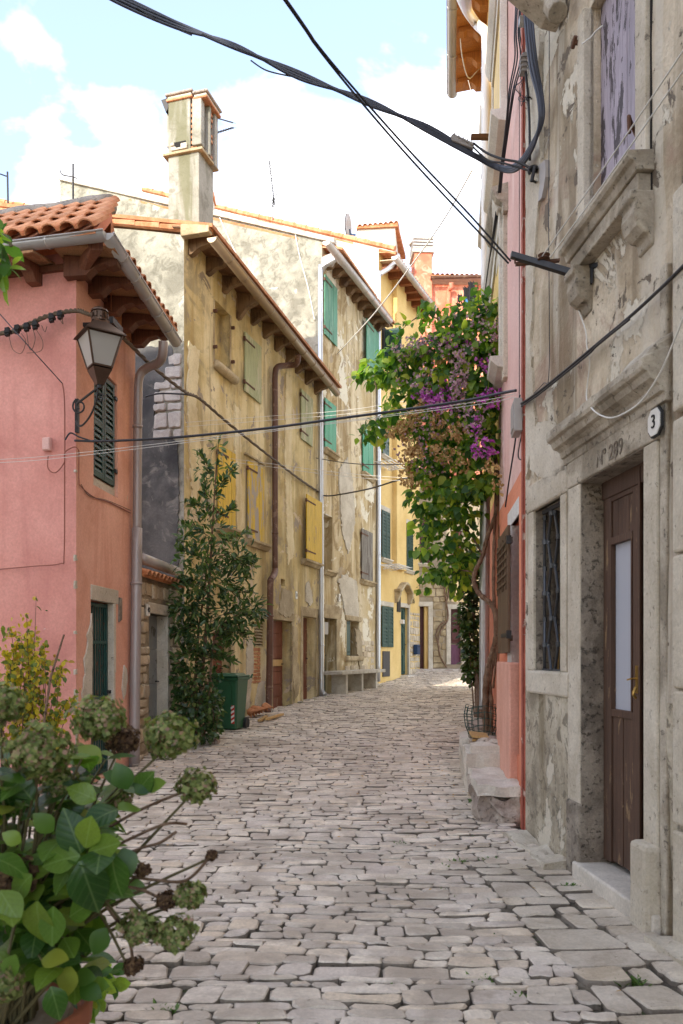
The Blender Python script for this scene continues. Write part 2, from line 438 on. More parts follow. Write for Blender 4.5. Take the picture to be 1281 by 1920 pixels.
M['slab'] = stone('grey_beige_paving_slab', (0.46, 0.40, 0.32), (0.64, 0.58, 0.49), (0.15, 0.125, 0.10), 0.645, 2.6, 0.5, rough=0.65, islands=0.5)
M['joint'] = plaster('joint_dirt', [(0.3, (0.07, 0.058, 0.045)), (0.55, (0.13, 0.11, 0.082)), (0.7, (0.22, 0.19, 0.145))], 5.0, grain=0.9, blot=((0.06, 0.085, 0.025), 0.60, 0.68, 2.3, 0.7))
M['earth'] = plaster('ground_dirt', [(0.3, (0.22, 0.18, 0.13)), (0.7, (0.34, 0.29, 0.22))], 1.5, grain=0.6)
# roof
M['tile'] = stone('terracotta_roof_tile', (0.50, 0.20, 0.09), (0.66, 0.34, 0.19), (0.22, 0.12, 0.08), 0.66, 5, 0.35, islands=0.55)
M['old_tile'] = stone('old_terracotta_tile', (0.42, 0.17, 0.075), (0.58, 0.28, 0.14), (0.16, 0.10, 0.07), 0.63, 5, 0.5, islands=0.5)
M['ridge'] = stone('mortar_covered_ridge', (0.26, 0.23, 0.20), (0.40, 0.34, 0.28), (0.12, 0.10, 0.09), 0.6, 5, 0.6)
# wood and metal
M['rafter'] = paint('dark_brown_rafter_wood', (0.15, 0.055, 0.028), rough=0.6)
M['old_rafter'] = paint('weathered_rafter_wood', (0.20, 0.125, 0.065), (0.10, 0.06, 0.035), 0.58, rough=0.8)
M['red_rafter'] = paint('reddish_rafter_wood', (0.22, 0.075, 0.03), rough=0.65)
M['orange_rafter'] = paint('bounce_lit_orange_wood', (0.46, 0.19, 0.05), rough=0.5)  # wood with the orange of bounced sunlight put into its colour
M['soffit'] = paint('soffit_terracotta_board', (0.40, 0.21, 0.10), (0.26, 0.13, 0.06), 0.57, rough=0.8)
M['soffit_dark'] = paint('soffit_dark_plank', (0.19, 0.10, 0.05), (0.28, 0.17, 0.09), 0.6, rough=0.8)
M['soffit_pale'] = paint('soffit_pale_board', (0.60, 0.48, 0.33), rough=0.8)
M['zinc'] = plain('aged_zinc', (0.44, 0.42, 0.40), 0.42, 0.4, 0.25, 3)
M['zinc_warm'] = plain('tarnished_brown_zinc', (0.31, 0.235, 0.155), 0.45, 0.6, 0.25, 3)
M['zinc_new'] = plain('bright_galvanised_metal', (0.52, 0.53, 0.55), 0.35, 0.8, 0.15, 3)
M['pipe_brown'] = paint('brown_painted_pipe', (0.115, 0.055, 0.035), (0.2, 0.12, 0.08), 0.6, 0.5, False)
M['pipe_grey'] = plain('mauve_grey_downpipe', (0.34, 0.295, 0.275), 0.45, 0.3, 0.15, 2)
M['pipe_white'] = plain('white_downpipe', (0.70, 0.66, 0.62), 0.4, 0.1, 0.1, 3)
M['iron'] = plain('black_wrought_iron', (0.035, 0.033, 0.033), 0.5, 0.5, 0.4, 12)
M['iron_rust'] = plain('rusty_iron', (0.13, 0.065, 0.04), 0.8, 0.3, 0.5, 12)
M['lattice'] = plain('blue_black_iron_bar', (0.085, 0.09, 0.10), 0.38, 0.55, 0.5, 14)
M['lamp_metal'] = plain('bronze_lamp_metal', (0.085, 0.052, 0.035), 0.42, 0.6, 0.4, 9)
M['green_dk'] = paint('dark_green_shutter_paint', (0.022, 0.062, 0.048), rough=0.5)
M['green_gate'] = paint('green_painted_iron', (0.018, 0.065, 0.055), (0.10, 0.06, 0.04), 0.66, 0.5, False)
M['green_md'] = paint('faded_green_shutter_paint', (0.085, 0.25, 0.155), (0.16, 0.30, 0.2), 0.6, 0.65)
M['green_pale'] = paint('pale_grey_green_shutter_paint', (0.36, 0.37, 0.20), (0.46, 0.42, 0.27), 0.56, 0.75)
M['green_emerald'] = paint('emerald_shutter_paint', (0.055, 0.30, 0.165), (0.1, 0.34, 0.22), 0.6, 0.6)
M['yellow_sh'] = paint('yellow_shutter_paint', (0.66, 0.43, 0.035), (0.33, 0.21, 0.09), 0.66, 0.65)
M['yellow_worn'] = paint('flaking_yellow_shutter_paint', (0.66, 0.43, 0.035), (0.34, 0.29, 0.24), 0.50, 0.7, scale=7)
M['grey_wood'] = paint('bare_grey_wood', (0.24, 0.215, 0.18), (0.13, 0.11, 0.09), 0.55, 0.85)
M['lilac'] = paint('peeling_lilac_paint', (0.36, 0.31, 0.36), (0.055, 0.04, 0.045), 0.545, 0.6, scale=9)
M['lilac_dark'] = paint('dark_mauve_edge', (0.075, 0.05, 0.065), rough=0.6)
M['door_brown'] = paint('worn_brown_door_paint', (0.10, 0.056, 0.037), (0.26, 0.17, 0.09), 0.69, 0.6, scale=12)
M['door_red'] = paint('faded_red_brown_door', (0.21, 0.075, 0.045), (0.27, 0.16, 0.11), 0.6, 0.75)
M['door_maroon'] = paint('maroon_door', (0.085, 0.022, 0.018), rough=0.5)
M['door_grey'] = paint('grey_painted_door', (0.27, 0.29, 0.29), (0.10, 0.10, 0.09), 0.66, 0.6, False)
M['brown_shutter'] = paint('brown_shutter_wood', (0.115, 0.068, 0.038), rough=0.6)
M['new_wood'] = paint('raw_pine', (0.50, 0.31, 0.12), rough=0.7)
M['bin'] = plain('green_bin_plastic', (0.018, 0.095, 0.040), 0.42, 0, 0.15, 6, 0.5)
M['red_flat'] = plain('red_reflector', (0.55, 0.04, 0.03), 0.4, 0, 0.1)
M['white_flat'] = plain('white_enamel', (0.72, 0.70, 0.66), 0.35, 0, 0.08)
M['black_flat'] = plain('black_print', (0.02, 0.02, 0.02), 0.6, 0, 0.1)
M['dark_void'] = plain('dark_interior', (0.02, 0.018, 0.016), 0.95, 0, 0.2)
M['cable'] = plain('black_cable', (0.018, 0.018, 0.024), 0.45, 0, 0.2, 5, 0.5)
M['cable_brown'] = plain('twisted_brown_cable', (0.11, 0.075, 0.045), 0.6, 0, 0.3)
M['cable_blue'] = plain('slate_blue_cable', (0.035, 0.040, 0.062), 0.45, 0, 0.25, 5, 0.5)
M['wire_white'] = plain('white_cord', (0.62, 0.60, 0.55), 0.6, 0, 0.1)
M['wire_red'] = plain('red_brown_wire', (0.26, 0.09, 0.06), 0.6, 0, 0.1)
M['grey_box'] = plain('grey_plastic_box', (0.34, 0.31, 0.29), 0.5, 0, 0.1)
M['brass'] = plain('brass', (0.55, 0.37, 0.12), 0.3, 0.9, 0.2)
M['cloth_black'] = plain('black_cloth', (0.018, 0.018, 0.022), 0.9, 0, 0.3)
M['cloth_blue'] = plain('blue_cloth', (0.08, 0.22, 0.42), 0.9, 0, 0.2)
M['terra'] = plain('terracotta_pot', (0.34, 0.115, 0.06), 0.75, 0, 0.25)
M['concrete'] = plaster('concrete_bench', [(0.3, (0.34, 0.30, 0.24)), (0.7, (0.50, 0.46, 0.38))], 4, grain=0.4)
M['blue_box'] = plain('dark_blue_enamel', (0.02, 0.045, 0.10), 0.35, 0, 0.15)
M['bark'] = stone('brown_bark', (0.13, 0.075, 0.045), (0.24, 0.155, 0.10), (0.05, 0.03, 0.02), 0.6, 9, 1.0)
M['stem'] = plain('green_brown_stem', (0.12, 0.10, 0.045), 0.7, 0, 0.4)
mg, nt, b = base('frosted_lamp_glass', 0.35, 0, 0.5)
b.inputs['Base Color'].default_value = (0.50, 0.48, 0.43, 1); b.inputs['Transmission Weight'].default_value = 0.35
M['frost'] = mg
mg, nt, b = base('milky_door_glass', 0.18, 0, 0.6)
b.inputs['Base Color'].default_value = (0.44, 0.45, 0.50, 1)
M['milk'] = mg
mg, nt, b = base('dark_window_glass', 0.06, 0, 0.6)
b.inputs['Base Color'].default_value = (0.03, 0.035, 0.04, 1)
M['glass'] = mg
# leaves
M['lf_bay'] = leafmat('bay_leaf', [(0, (0.024, 0.055, 0.020)), (0.5, (0.052, 0.10, 0.030)), (0.85, (0.10, 0.16, 0.045)), (1, (0.18, 0.23, 0.07))], 0.3, 0.35)
M['lf_ivy'] = leafmat('ivy_leaf', [(0, (0.020, 0.05, 0.016)), (0.6, (0.05, 0.10, 0.026)), (1, (0.14, 0.19, 0.055))], 0.28, 0.35)
M['lf_boug'] = leafmat('bougainvillea_leaf', [(0, (0.035, 0.095, 0.028)), (0.25, (0.075, 0.17, 0.038)), (0.55, (0.17, 0.29, 0.05)), (0.85, (0.32, 0.43, 0.07)), (1, (0.48, 0.48, 0.10))], 0.6, 0.42)
M['lf_hyd'] = leafmat('hydrangea_leaf', [(0, (0.022, 0.066, 0.016)), (0.4, (0.055, 0.125, 0.022)), (0.75, (0.11, 0.20, 0.03)), (0.95, (0.18, 0.26, 0.04)), (1, (0.30, 0.31, 0.05))], 0.42, 0.36, veins=36.0)
M['lf_yel'] = leafmat('yellowing_leaf', [(0, (0.05, 0.10, 0.02)), (0.3, (0.16, 0.20, 0.03)), (0.55, (0.42, 0.33, 0.02)), (0.85, (0.52, 0.40, 0.03)), (1, (0.34, 0.2, 0.04))], 0.35, 0.5)
M['fl_mag'] = leafmat('magenta_bract', [(0, (0.30, 0.06, 0.26)), (0.5, (0.50, 0.11, 0.44)), (1, (0.60, 0.24, 0.54))], 0.4, 0.6, tcol=(1.4, 0.8, 1.4))
M['fl_fade'] = leafmat('faded_mauve_bract', [(0, (0.30, 0.17, 0.20)), (0.5, (0.48, 0.31, 0.36)), (1, (0.60, 0.47, 0.44))], 0.35, 0.7, tcol=(1.2, 1, 1.1))
M['fl_dry'] = leafmat('dried_tan_bract', [(0, (0.28, 0.17, 0.065)), (0.5, (0.47, 0.31, 0.13)), (1, (0.62, 0.45, 0.22))], 0.3, 0.8, tcol=(1.3, 1.1, 0.8))
M['hy_green'] = leafmat('green_hydrangea_petal', [(0, (0.08, 0.115, 0.03)), (0.45, (0.18, 0.22, 0.06)), (0.75, (0.30, 0.32, 0.12)), (0.9, (0.36, 0.22, 0.17)), (1, (0.20, 0.12, 0.06))], 0.3, 0.65)
M['hy_brown'] = leafmat('withered_hydrangea_petal', [(0, (0.045, 0.022, 0.012)), (0.5, (0.095, 0.05, 0.025)), (1, (0.18, 0.11, 0.05))], 0.2, 0.8, tcol=(1.2, 1, 0.8))
M['paleyellow'] = paint('pale_yellow_shutter', (0.72, 0.50, 0.16))
M['grass'] = leafmat('weed_blade', [(0, (0.05, 0.10, 0.02)), (1, (0.13, 0.22, 0.05))], 0.3, 0.6)

# ------------------------------------------------------------------ builders
def wob(p, a=0.012):
    return (mn.noise(p * 0.9) + 0.5 * mn.noise(p * 2.3)) * a
def panel(mb, W, u0, u1, z0, top, holes=(), step=0.45, amp=0.012, back=True, w=0.0):
    """front of a wall with recesses [(ua, ub, za, zb, depth)]; top is a height or a function of u"""
    tf = top if callable(top) else (lambda u: top)
    zt = max(tf(u0), tf(u1))
    def lines(a, b, extra):
        L = sorted(set([a, b] + [min(max(e, a), b) for e in extra]))
        out = [L[0]]
        for x, y in zip(L, L[1:]):
            k = max(1, int((y - x) / step))
            out += [x + (y - x) * (i + 1) / k for i in range(k)]
        return out
    us = lines(u0, u1, [h[0] for h in holes] + [h[1] for h in holes])
    zs = lines(z0, zt, [h[2] for h in holes] + [h[3] for h in holes])
    def pt(u, z):
        if callable(top): z = z0 + (z - z0) * (tf(u) - z0) / (zt - z0)
        q = W.p(u, z, w)
        return q + W.n * wob(q, amp) * max(0, min(1, (u - u0) / .25, (u1 - u) / .25))
    idx = {}
    vs = []; fs = []
    def vid(i, j):
        if (i, j) not in idx:
            idx[(i, j)] = len(vs); vs.append(pt(us[i], zs[j]))
        return idx[(i, j)]
    e = 1e-6
    for i in range(len(us) - 1):
        for j in range(len(zs) - 1):
            uc = (us[i] + us[i + 1]) / 2; zc = (zs[j] + zs[j + 1]) / 2
            if any(h[0] - e < uc < h[1] + e and h[2] - e < zc < h[3] + e for h in holes): continue
            fs.append((vid(i, j), vid(i + 1, j), vid(i + 1, j + 1), vid(i, j + 1)))
    mb.add(vs, fs)
    for ua, ub, za, zb, dp in holes:
        for (a, c), (b_, d_) in (((ua, za), (ub, za)), ((ub, za), (ub, zb)), ((ub, zb), (ua, zb)), ((ua, zb), (ua, za))):
            if c == d_ and (c <= z0 + e or c >= zt - e): continue
            mb.poly(pt(a, c), pt(b_, d_), W.p(b_, d_, w - dp), W.p(a, c, w - dp))
        if back: mb.poly(W.p(ua, za, w - dp), W.p(ub, za, w - dp), W.p(ub, zb, w - dp), W.p(ua, zb, w - dp))

def frame(root, W, h, mat, wd=0.12, proud=0.02, sides='lrt', name='stone_frame', head=None, bevel=0.006, inner=0.0):
    ua, ub, za, zb = h[:4]
    hd = head or wd
    mb = MB()
    if 'l' in sides: mb.wbox(W, ua - wd, ua + inner, za, zb, -0.05, proud)
    if 'r' in sides: mb.wbox(W, ub - inner, ub + wd, za, zb, -0.05, proud)
    if 't' in sides: mb.wbox(W, ua - wd, ub + wd, zb - inner, zb + hd, -0.05, proud + 0.003)
    return mb.build(name, mat, root, bevel=bevel)

def sill(root, W, ua, ub, z, mat, proj=0.12, th=0.09, name='sill', over=0.08):
    prof = [(-0.05, z), (proj, z), (proj, z - th * .35), (proj * .75, z - th * .5), (proj * .45, z - th), (-0.05, z - th)]
    return MB().wprism(W, prof, ua - over, ub + over).build(name, mat, root, bevel=0.005)

def plank_shutter(root, W, ua, ub, za, zb, w, mat, n=3, hinges=True, name='shutter', hm=None, tilt=0.0):
    fb = MB()
    fb.wbox(W, ua + .01, ub - .01, za + .12, za + .17, w - 0.02, w)
    fb.wbox(W, ua + .01, ub - .01, zb - .17, zb - .12, w - 0.02, w)
    sh = fb.build(name, mat, root)
    wd = (ub - ua) / n
    for i in range(n):
        j = rnd.uniform(-.004, .004)
        MB().wbox(W, ua + i * wd + .003, ua + (i + 1) * wd - .003, za + rnd.uniform(0, .012), zb - rnd.uniform(0, .012), w + j, w + 0.026 + j).build('plank', mat, sh, bevel=0.003)
    if hinges:
        for z in (za + .16, zb - .17):
            MB().wbox(W, ua - .03, ua + (ub - ua) * .55, z, z + .035, w + .03, w + .037).wbox(W, ua - .05, ua - .02, z - .02, z + .055, w, w + .045).build('hinge', hm or M['iron_rust'], sh)
    return sh

def louvre_shutter(root, W, ua, ub, za, zb, w, mat, single=False, name='shutter', pitch=0.055, fw=0.055, d=0.03):
    mb = MB()
    mb.wbox(W, ua, ua + fw, za, zb, w, w + d).wbox(W, ub - fw, ub, za, zb, w, w + d)
    for z in (za, (za + zb) / 2 - fw / 2, zb - fw): mb.wbox(W, ua + fw, ub - fw, z, z + fw, w + .001, w + d - .001)
    sh = mb.build(name, mat, root, bevel=0.003)
    sl = MB(); k = 0
    for a, b in ((za + fw, (za + zb) / 2 - fw / 2), ((za + zb) / 2 + fw / 2, zb - fw)):
        n = max(2, int((b - a) / pitch))
        for i in range(n):
            z = a + (b - a) * (i + .5) / n; hh = (b - a) / n * .55
            t = sl if not single else MB()
            t.prism([W.p(ua + fw, z - hh, w + d), W.p(ua + fw, z - hh + .008, w + d + .002), W.p(ua + fw, z + hh, w + .004), W.p(ua + fw, z + hh - .008, w)], W.d * (ub - ua - 2 * fw))
            if single: t.build('slat', mat, sh)
    if not single: tag(sl.build('slats', mat, sh), kind='stuff')
    return sh

def panel_door(root, W, ua, ub, za, zb, w, mat, rows=3, cols=1, name='door', handle=True, boards=0):
    mb = MB().wbox(W, ua, ub, za, zb, w - .04, w)
    d = mb.build(name, mat, root, bevel=0.004)
    if boards:
        hh = (zb - za) / boards
        for i in range(boards):
            MB().wbox(W, ua + .01, ub - .01, za + i * hh + .006, za + (i + 1) * hh - .006, w + .002, w + .022).build('board', mat, d, bevel=.003)
    else:
        cw = (ub - ua) / cols; hh = (zb - za) / rows
        for c in range(cols):
            for r in range(rows):
                MB().wprism(W, [(w + .002, za + r * hh + .07), (w + .022, za + r * hh + .11), (w + .022, za + (r + 1) * hh - .11), (w + .002, za + (r + 1) * hh - .07)], ua + c * cw + .08, ua + (c + 1) * cw - .08).build('door_panel', mat, d)
    if handle:
        MB().tube([W.p(ub - .09, za + 1.0, w + .002), W.p(ub - .09, za + 1.0, w + .07), W.p(ub - .19, za + 1.0, w + .07)], .012).build('handle', M['iron'], d)
    return d

def halfpipe(r, t=0.006, n=9):
    o = [(r * math.cos(a), r * math.sin(a)) for a in fr(math.pi, 2 * math.pi, n)]
    i = [((r - t) * math.cos(a), (r - t) * math.sin(a)) for a in fr(2 * math.pi, math.pi, n)]
    return o + i
def gutter(root, pts, r, mat, seams=8, endcaps=True):
    gt = MB().sweep(halfpipe(r), pts)
    L = [Vector(p) for p in pts]
    tot = sum((b - a).length for a, b in zip(L, L[1:]))
    for s_ in range(1, seams):
        t = tot * s_ / seams
        for a, b in zip(L, L[1:]):
            l = (b - a).length
            if t <= l:
                q = a + (b - a) * (t / l); dv = (b - a).normalized()
                gt.sweep(halfpipe(r + .007, .012), [q - dv * .012, q + dv * .012]); break
            t -= l
    if endcaps:
        for a, b in ((L[0], L[1]), (L[-1], L[-2])):
            dv = (b - a).normalized()
            sd = dv.cross(Vector((0, 0, 1))).normalized()
            gt.poly(*[a + sd * r * math.cos(x) + Vector((0, 0, r * math.sin(x))) for x in fr(math.pi, 2 * math.pi, 9)])
    # rolled front lip
    gt.tube([p + (L[1] - L[0]).cross(Vector((0, 0, 1))).normalized() * r for p in L], .011)
    return gt.build('gutter', mat, root, smooth=True)
def downpipe(root, pts, r, mat, brackets=(), per=6, sp=True):
    mb = MB().tube(spline(pts, per) if sp else pts, r, 10)
    for q in brackets:
        mb.tube([Vector(q) - Vector((0, 0, .018)), Vector(q) + Vector((0, 0, .018))], r + .008, 10)
    return mb.build('downpipe', mat, root, smooth=True)

def eave(root, W, u0, u1, zg, ov, pitch, n, raf, sof, rh=0.12, rw=0.11, big=(), style=0, zg1=None, boards=0):
    """rafter tails, soffit and roof edge over wall W: zg is the roof underside height at the drip edge"""
    zg1 = zg if zg1 is None else zg1
    zz = lambda u: zg + (zg1 - zg) * (u - u0) / (u1 - u0)
    mb = MB()
    for k in range(8):
        a = u0 + (u1 - u0) * k / 8; b = u0 + (u1 - u0) * (k + 1) / 8
        for s in ((0.005, 0.03),):
            mb.prism([W.p(a, zz(a) + s[0], ov), W.p(a, zz(a) + s[1], ov), W.p(a, zz(a) + pitch * (ov + .15) + s[1], -.15), W.p(a, zz(a) + pitch * (ov + .15) + s[0], -.15)], W.p(b, zz(b), 0) - W.p(a, zz(a), 0) - W.d * .004)
    mb.build('soffit', sof, root)
    for i in range(n):
        u = u0 + (u1 - u0) * (i + .5) / n
        h = rh * (1.9 if i in big else 1.0)
        z = zz(u); e = ov - .04
        f = lambda w: z + pitch * (ov - w)
        if style == 0:   # ogee tail
            prof = [(-.1, f(-.1)), (e, f(e)), (e, f(e) - h * .45), (e * .82, f(e) - h * .6), (e * .70, f(e) - h * .35), (e * .48, f(e) - h * .55), (e * .30, f(e) - h * 1.15), (-.1, f(e) - h * 1.2)]
        elif style == 1:  # square-cut tail
            prof = [(-.1, f(-.1)), (e, f(e)), (e, f(e) - h), (-.1, f(-.1) - h)]
        else:             # curved bracket
            prof = [(-.1, f(-.1)), (e, f(e)), (e, f(e) - h * .5), (e * .7, f(e) - h * .75), (e * .4, f(e) - h * 1.0), (e * .12, f(e) - h * 1.7), (-.1, f(e) - h * 1.8)]
        j = rnd.uniform(-.03, .03)
        MB().wprism(W, prof, u - rw / 2 + j, u + rw / 2 + j).build('rafter', raf, root, bevel=.004)

def tile_mesh(name, ln=0.42, r0=0.085, r1=0.07, t=0.014, mat=None, seg=6):
    """barrel tile: runs along +Y from its lower (wide) end, hollow side down"""
    vs = []; fs = []
    for (rr, y) in ((r0, 0.0), (r1, ln)):
        for q in (rr, rr - t):
            vs += [(q * math.cos(a), y, q * math.sin(a) * 0.85) for a in fr(0, math.pi, seg + 1)]
    k = seg + 1
    for i in range(seg):
        fs += [(i, i + 1, 2 * k + i + 1, 2 * k + i), (k + i + 1, k + i, 3 * k + i, 3 * k + i + 1), (i + 1, i, k + i, k + i + 1)]
        fs += [(2 * k + i, 2 * k + i + 1, 3 * k + i + 1, 3 * k + i)]
    me = bpy.data.meshes.new(name); me.from_pydata(vs, [], fs); me.materials.append(mat); me.update()
    return me
def tile_row_mb(mb, a, b, up, r=0.08, spacing=0.17, ln=0.35):
    """ends of barrel tiles along a line a-b, running back along up"""
    a = Vector(a); b = Vector(b); up = Vector(up); n = max(1, int((b - a).length / spacing)); dv = (b - a).normalized()
    nz = dv.cross(up).normalized()
    if nz.z < 0: nz = -nz
    for i in range(n):
        q = a + (b - a) * ((i + .5) / n); rr = r * rnd.uniform(.9, 1.08)
        prof = [q + dv * rr * math.cos(t) + nz * rr * .9 * math.sin(t) for t in fr(0, math.pi, 6)] + [q + dv * (rr - .016) * math.cos(t) + nz * (rr - .016) * .9 * math.sin(t) for t in fr(math.pi, 0, 6)]
        mb.prism(prof, up.normalized() * ln)

# ---- rounded irregular stones
def stone_poly(c, j=0.0):
    """cut the corners of a quad: 8 corners + two mid points = 10"""
    out = []
    n = 4
    for i in range(4):
        p, q, r = Vector(c[i - 1]), Vector(c[i]), Vector(c[(i + 1) % 4])
        k1 = min(.45 * (p - q).length, .03 * (p - q).length + rnd.uniform(.006, .026) + j)
        k2 = min(.45 * (r - q).length, .03 * (r - q).length + rnd.uniform(.006, .026) + j)
        out.append(q + (p - q).normalized() * k1); out.append(q + (r - q).normalized() * k2)
    a = (out[1] + out[2]) / 2; b = (out[5] + out[6]) / 2
    dn = (Vector(c[3]) - Vector(c[0]) + Vector(c[2]) - Vector(c[1])).normalized()
    a += dn * rnd.uniform(-.012, .012); b += dn * rnd.uniform(-.012, .012)
    return out[:2] + [a] + out[2:6] + [b] + out[6:]
def stone_into(mb, poly, to3, h, depth=0.05, inset=0.016, dome=0.006, tilt=(0, 0), side=None):
    """poly in plan coordinates, to3(x, y, height) -> world; the worn top has its own edge so that it stays flat"""
    n = len(poly)
    cx = sum(p.x for p in poly) / n; cy = sum(p.y for p in poly) / n
    hh = lambda p: h + tilt[0] * (p.x - cx) + tilt[1] * (p.y - cy)
    vs = [to3(p.x, p.y, -depth) for p in poly]
    vs += [to3(p.x, p.y, hh(p) - inset * rnd.uniform(.6, 1.2)) for p in poly]
    top = []
    for p in poly:
        dv = Vector((cx - p.x, cy - p.y)); l = max(dv.length, 1e-6)
        q = Vector((p.x, p.y)) + dv / l * min(inset * rnd.uniform(.6, 1.5), l * .4)
        top.append(to3(q.x, q.y, hh(p) + rnd.uniform(-.0022, .0022)))
    vs += top + [v.copy() for v in top]
    vs.append(to3(cx, cy, h + dome))
    fs = []
    for i in range(n):
        k = (i + 1) % n
        fs += [(i, k, n + k, n + i), (n + i, n + k, 2 * n + k, 2 * n + i), (3 * n + i, 3 * n + k, 4 * n)]
    m0 = len(mb.m); mb.add(vs, fs)
    if side is not None:
        for i in range(n): mb.m[m0 + 3 * i] = side

def masonry(root, W, u0, u1, z0, z1, mat, rows=(0.12, 0.2), lens=(0.15, 0.4), gap=0.012, h=(0.01, 0.05), holes=(), name='stone', w=0.0, keep=None, single=True, depth=.06, inset=.016):
    z = z0; mbs = MB()
    while z < z1 - .04:
        rh = rnd.uniform(*rows)
        if z + rh > z1 - rows[0] * .6: rh = z1 - z
        u = u0
        while u < u1 - .02:
            l = rnd.uniform(*lens)
            if u + l > u1 - lens[0] * .6: l = u1 - u
            a, b, c, d_ = u + gap / 2, u + l - gap / 2, z + gap / 2, z + rh - gap / 2
            um, zm = u + l / 2, z + rh / 2
            bad = any(hh[0] < b and hh[1] > a and hh[2] < d_ and hh[3] > c for hh in holes)
            if bad:  # trim against openings
                for hh in holes:
                    if hh[2] < d_ and hh[3] > c and hh[0] < b and hh[1] > a:
                        if um < hh[0]: b = min(b, hh[0])
                        elif um > hh[1]: a = max(a, hh[1])
                        else: a = b
            if b - a > .035 and (keep is None or keep(um, zm)):
                jt = lambda: rnd.uniform(-.012, .012) * min(1, rh / .12)
                poly = stone_poly([(a + jt(), c + jt(), 0), (b + jt(), c + jt(), 0), (b + jt(), d_ + jt(), 0), (a + jt(), d_ + jt(), 0)])
                mb = MB() if single else mbs
                stone_into(mb, poly, lambda x, y, k: W.p(x, y, w + k), rnd.uniform(*h), depth, inset, .004)
                if single: mb.build(name, mat, root, smooth=True)
            u += l
        z += rh
    if not single: return tag(mbs.build(name, mat, root, smooth=True), kind='stuff')

def text_mesh(name, body, size, mat, parent, mtx, extrude=0.003):
    cu = bpy.data.curves.new(name, 'FONT'); cu.body = body; cu.size = size; cu.extrude = extrude
    cu.align_x = 'CENTER'; cu.align_y = 'CENTER'
    tmp = bpy.data.objects.new(name + '_tmp', cu); COL.objects.link(tmp)
    dg = bpy.context.evaluated_depsgraph_get(); dg.update()
    me = bpy.data.meshes.new_from_object(tmp.evaluated_get(dg))
    bpy.data.objects.remove(tmp); bpy.data.curves.remove(cu)
    me.materials.clear(); me.materials.append(mat)
    o = inst(name, me, parent, mtx); LOC[o.name] = LOC[parent.name]
    return o
def wall_matrix(W, u, z, w, flip=False):
    """x along the wall as read from the street, y up, z outwards"""
    X = W.d.copy()
    if X.cross(Vector((0, 0, 1))).dot(W.n) < 0: X = -X
    return Matrix.Translation(W.p(u, z, w)) @ Matrix((X, Vector((0, 0, 1)), W.n)).transposed().to_4x4()
def plaque(W, u, z, txt, label, wd=0.1, ht=0.13, w=0.012, rounded=True, size=None):
    t = thing('house_number_plate', W.p(u, z, w), label, 'house number')
    X = W.d
    c = .25 if rounded else .05
    pts = [(-.5, -.5 + c), (-.5 + c, -.5), (.5 - c, -.5), (.5, -.5 + c), (.5, .5 - c), (.5 - c, .5), (-.5 + c, .5), (-.5, .5 - c)]
    MB().prism([W.p(u + a * wd, z + b * ht, w) for a, b in pts], W.n * .008).build('plate', M['white_flat'], t)
    MB().prism([W.p(u + a * wd * 1.16, z + b * ht * 1.13, w - .012) for a, b in pts], W.n * .014).build('rim', M['black_flat'] if rounded else M['frame_stone'], t)
    text_mesh('numeral', txt, size or ht * .72, M['black_flat'], t, wall_matrix(W, u, z, w + .010))
    return t

# ---- leaves
def leaf_mesh(name, kind, mat, fold=0.25, droop=0.3, rows=4):
    """leaf of unit length along +Y, base at the origin, face up +Z"""
    prof = {'lance': [0.02, .13, .17, .14, .0], 'oval': [0.03, .27, .34, .25, .0], 'heart': [0.10, .40, .37, .22, .0], 'hyd': [0.03, .24, .37, .39, .33, .20, .0]}[kind]
    k = len(prof) - 1; vs = []; fs = []
    for i, wd in enumerate(prof):
        y = i / k; z = -droop * y * y
        vs += [(-wd, y, z + fold * wd), (0, y, z), (wd, y, z + fold * wd)]
    for i in range(k):
        a = 3 * i
        fs += [(a, a + 1, a + 4, a + 3), (a + 1, a + 2, a + 5, a + 4)]
    me = bpy.data.meshes.new(name); me.from_pydata(vs, [], fs); me.materials.append(mat)
    me.polygons.foreach_set('use_smooth', [True] * len(me.polygons)); me.update()
    return me
def joined(name, me, mats4, parent, mat):
    """many copies of a small mesh as one mesh"""
    n = len(me.vertices); co = np.empty(n * 3); me.vertices.foreach_get('co', co); co = co.reshape(-1, 3)
    A = np.array([np.array(m) for m in mats4]); R = A[:, :3, :3]; T = A[:, :3, 3]
    V = np.einsum('kij,nj->kni', R, co) + T[:, None, :] - np.array(LOC[parent.name])
    faces = [list(p.vertices) for p in me.polygons]
    k4 = np.array([f for f in faces if len(f) == 4])
    F = (k4[None] + (np.arange(len(mats4)) * n)[:, None, None]).reshape(-1, 4)
    nm = bpy.data.meshes.new(name)
    nm.vertices.add(V.shape[0] * n); nm.vertices.foreach_set('co', V.reshape(-1))
    nm.loops.add(F.size); nm.loops.foreach_set('vertex_index', F.reshape(-1).astype(np.int32))
    nm.polygons.add(len(F)); nm.polygons.foreach_set('loop_start', np.arange(0, F.size, 4, dtype=np.int32))
    nm.polygons.foreach_set('loop_total', np.full(len(F), 4, dtype=np.int32))
    nm.polygons.foreach_set('use_smooth', np.ones(len(F), dtype=bool))
    nm.materials.append(mat); nm.update(calc_edges=True)
    o = bpy.data.objects.new(name, nm); COL.objects.link(o); o.parent = parent
    return tag(o, kind='stuff')
def basis(pos, ydir, up, s):
    y = Vector(ydir).normalized(); z = Vector(up) - y * Vector(up).dot(y)
    if z.length < 1e-4: z = y.orthogonal()
    z.normalize(); x = y.cross(z)
    m = Matrix((x * s, y * s, z * s)).transposed().to_4x4(); m.translation = pos
    return m
def rdir():
    while True:
        v = Vector((rnd.uniform(-1, 1), rnd.uniform(-1, 1), rnd.uniform(-1, 1)))
        if .05 < v.length < 1: return v.normalized()
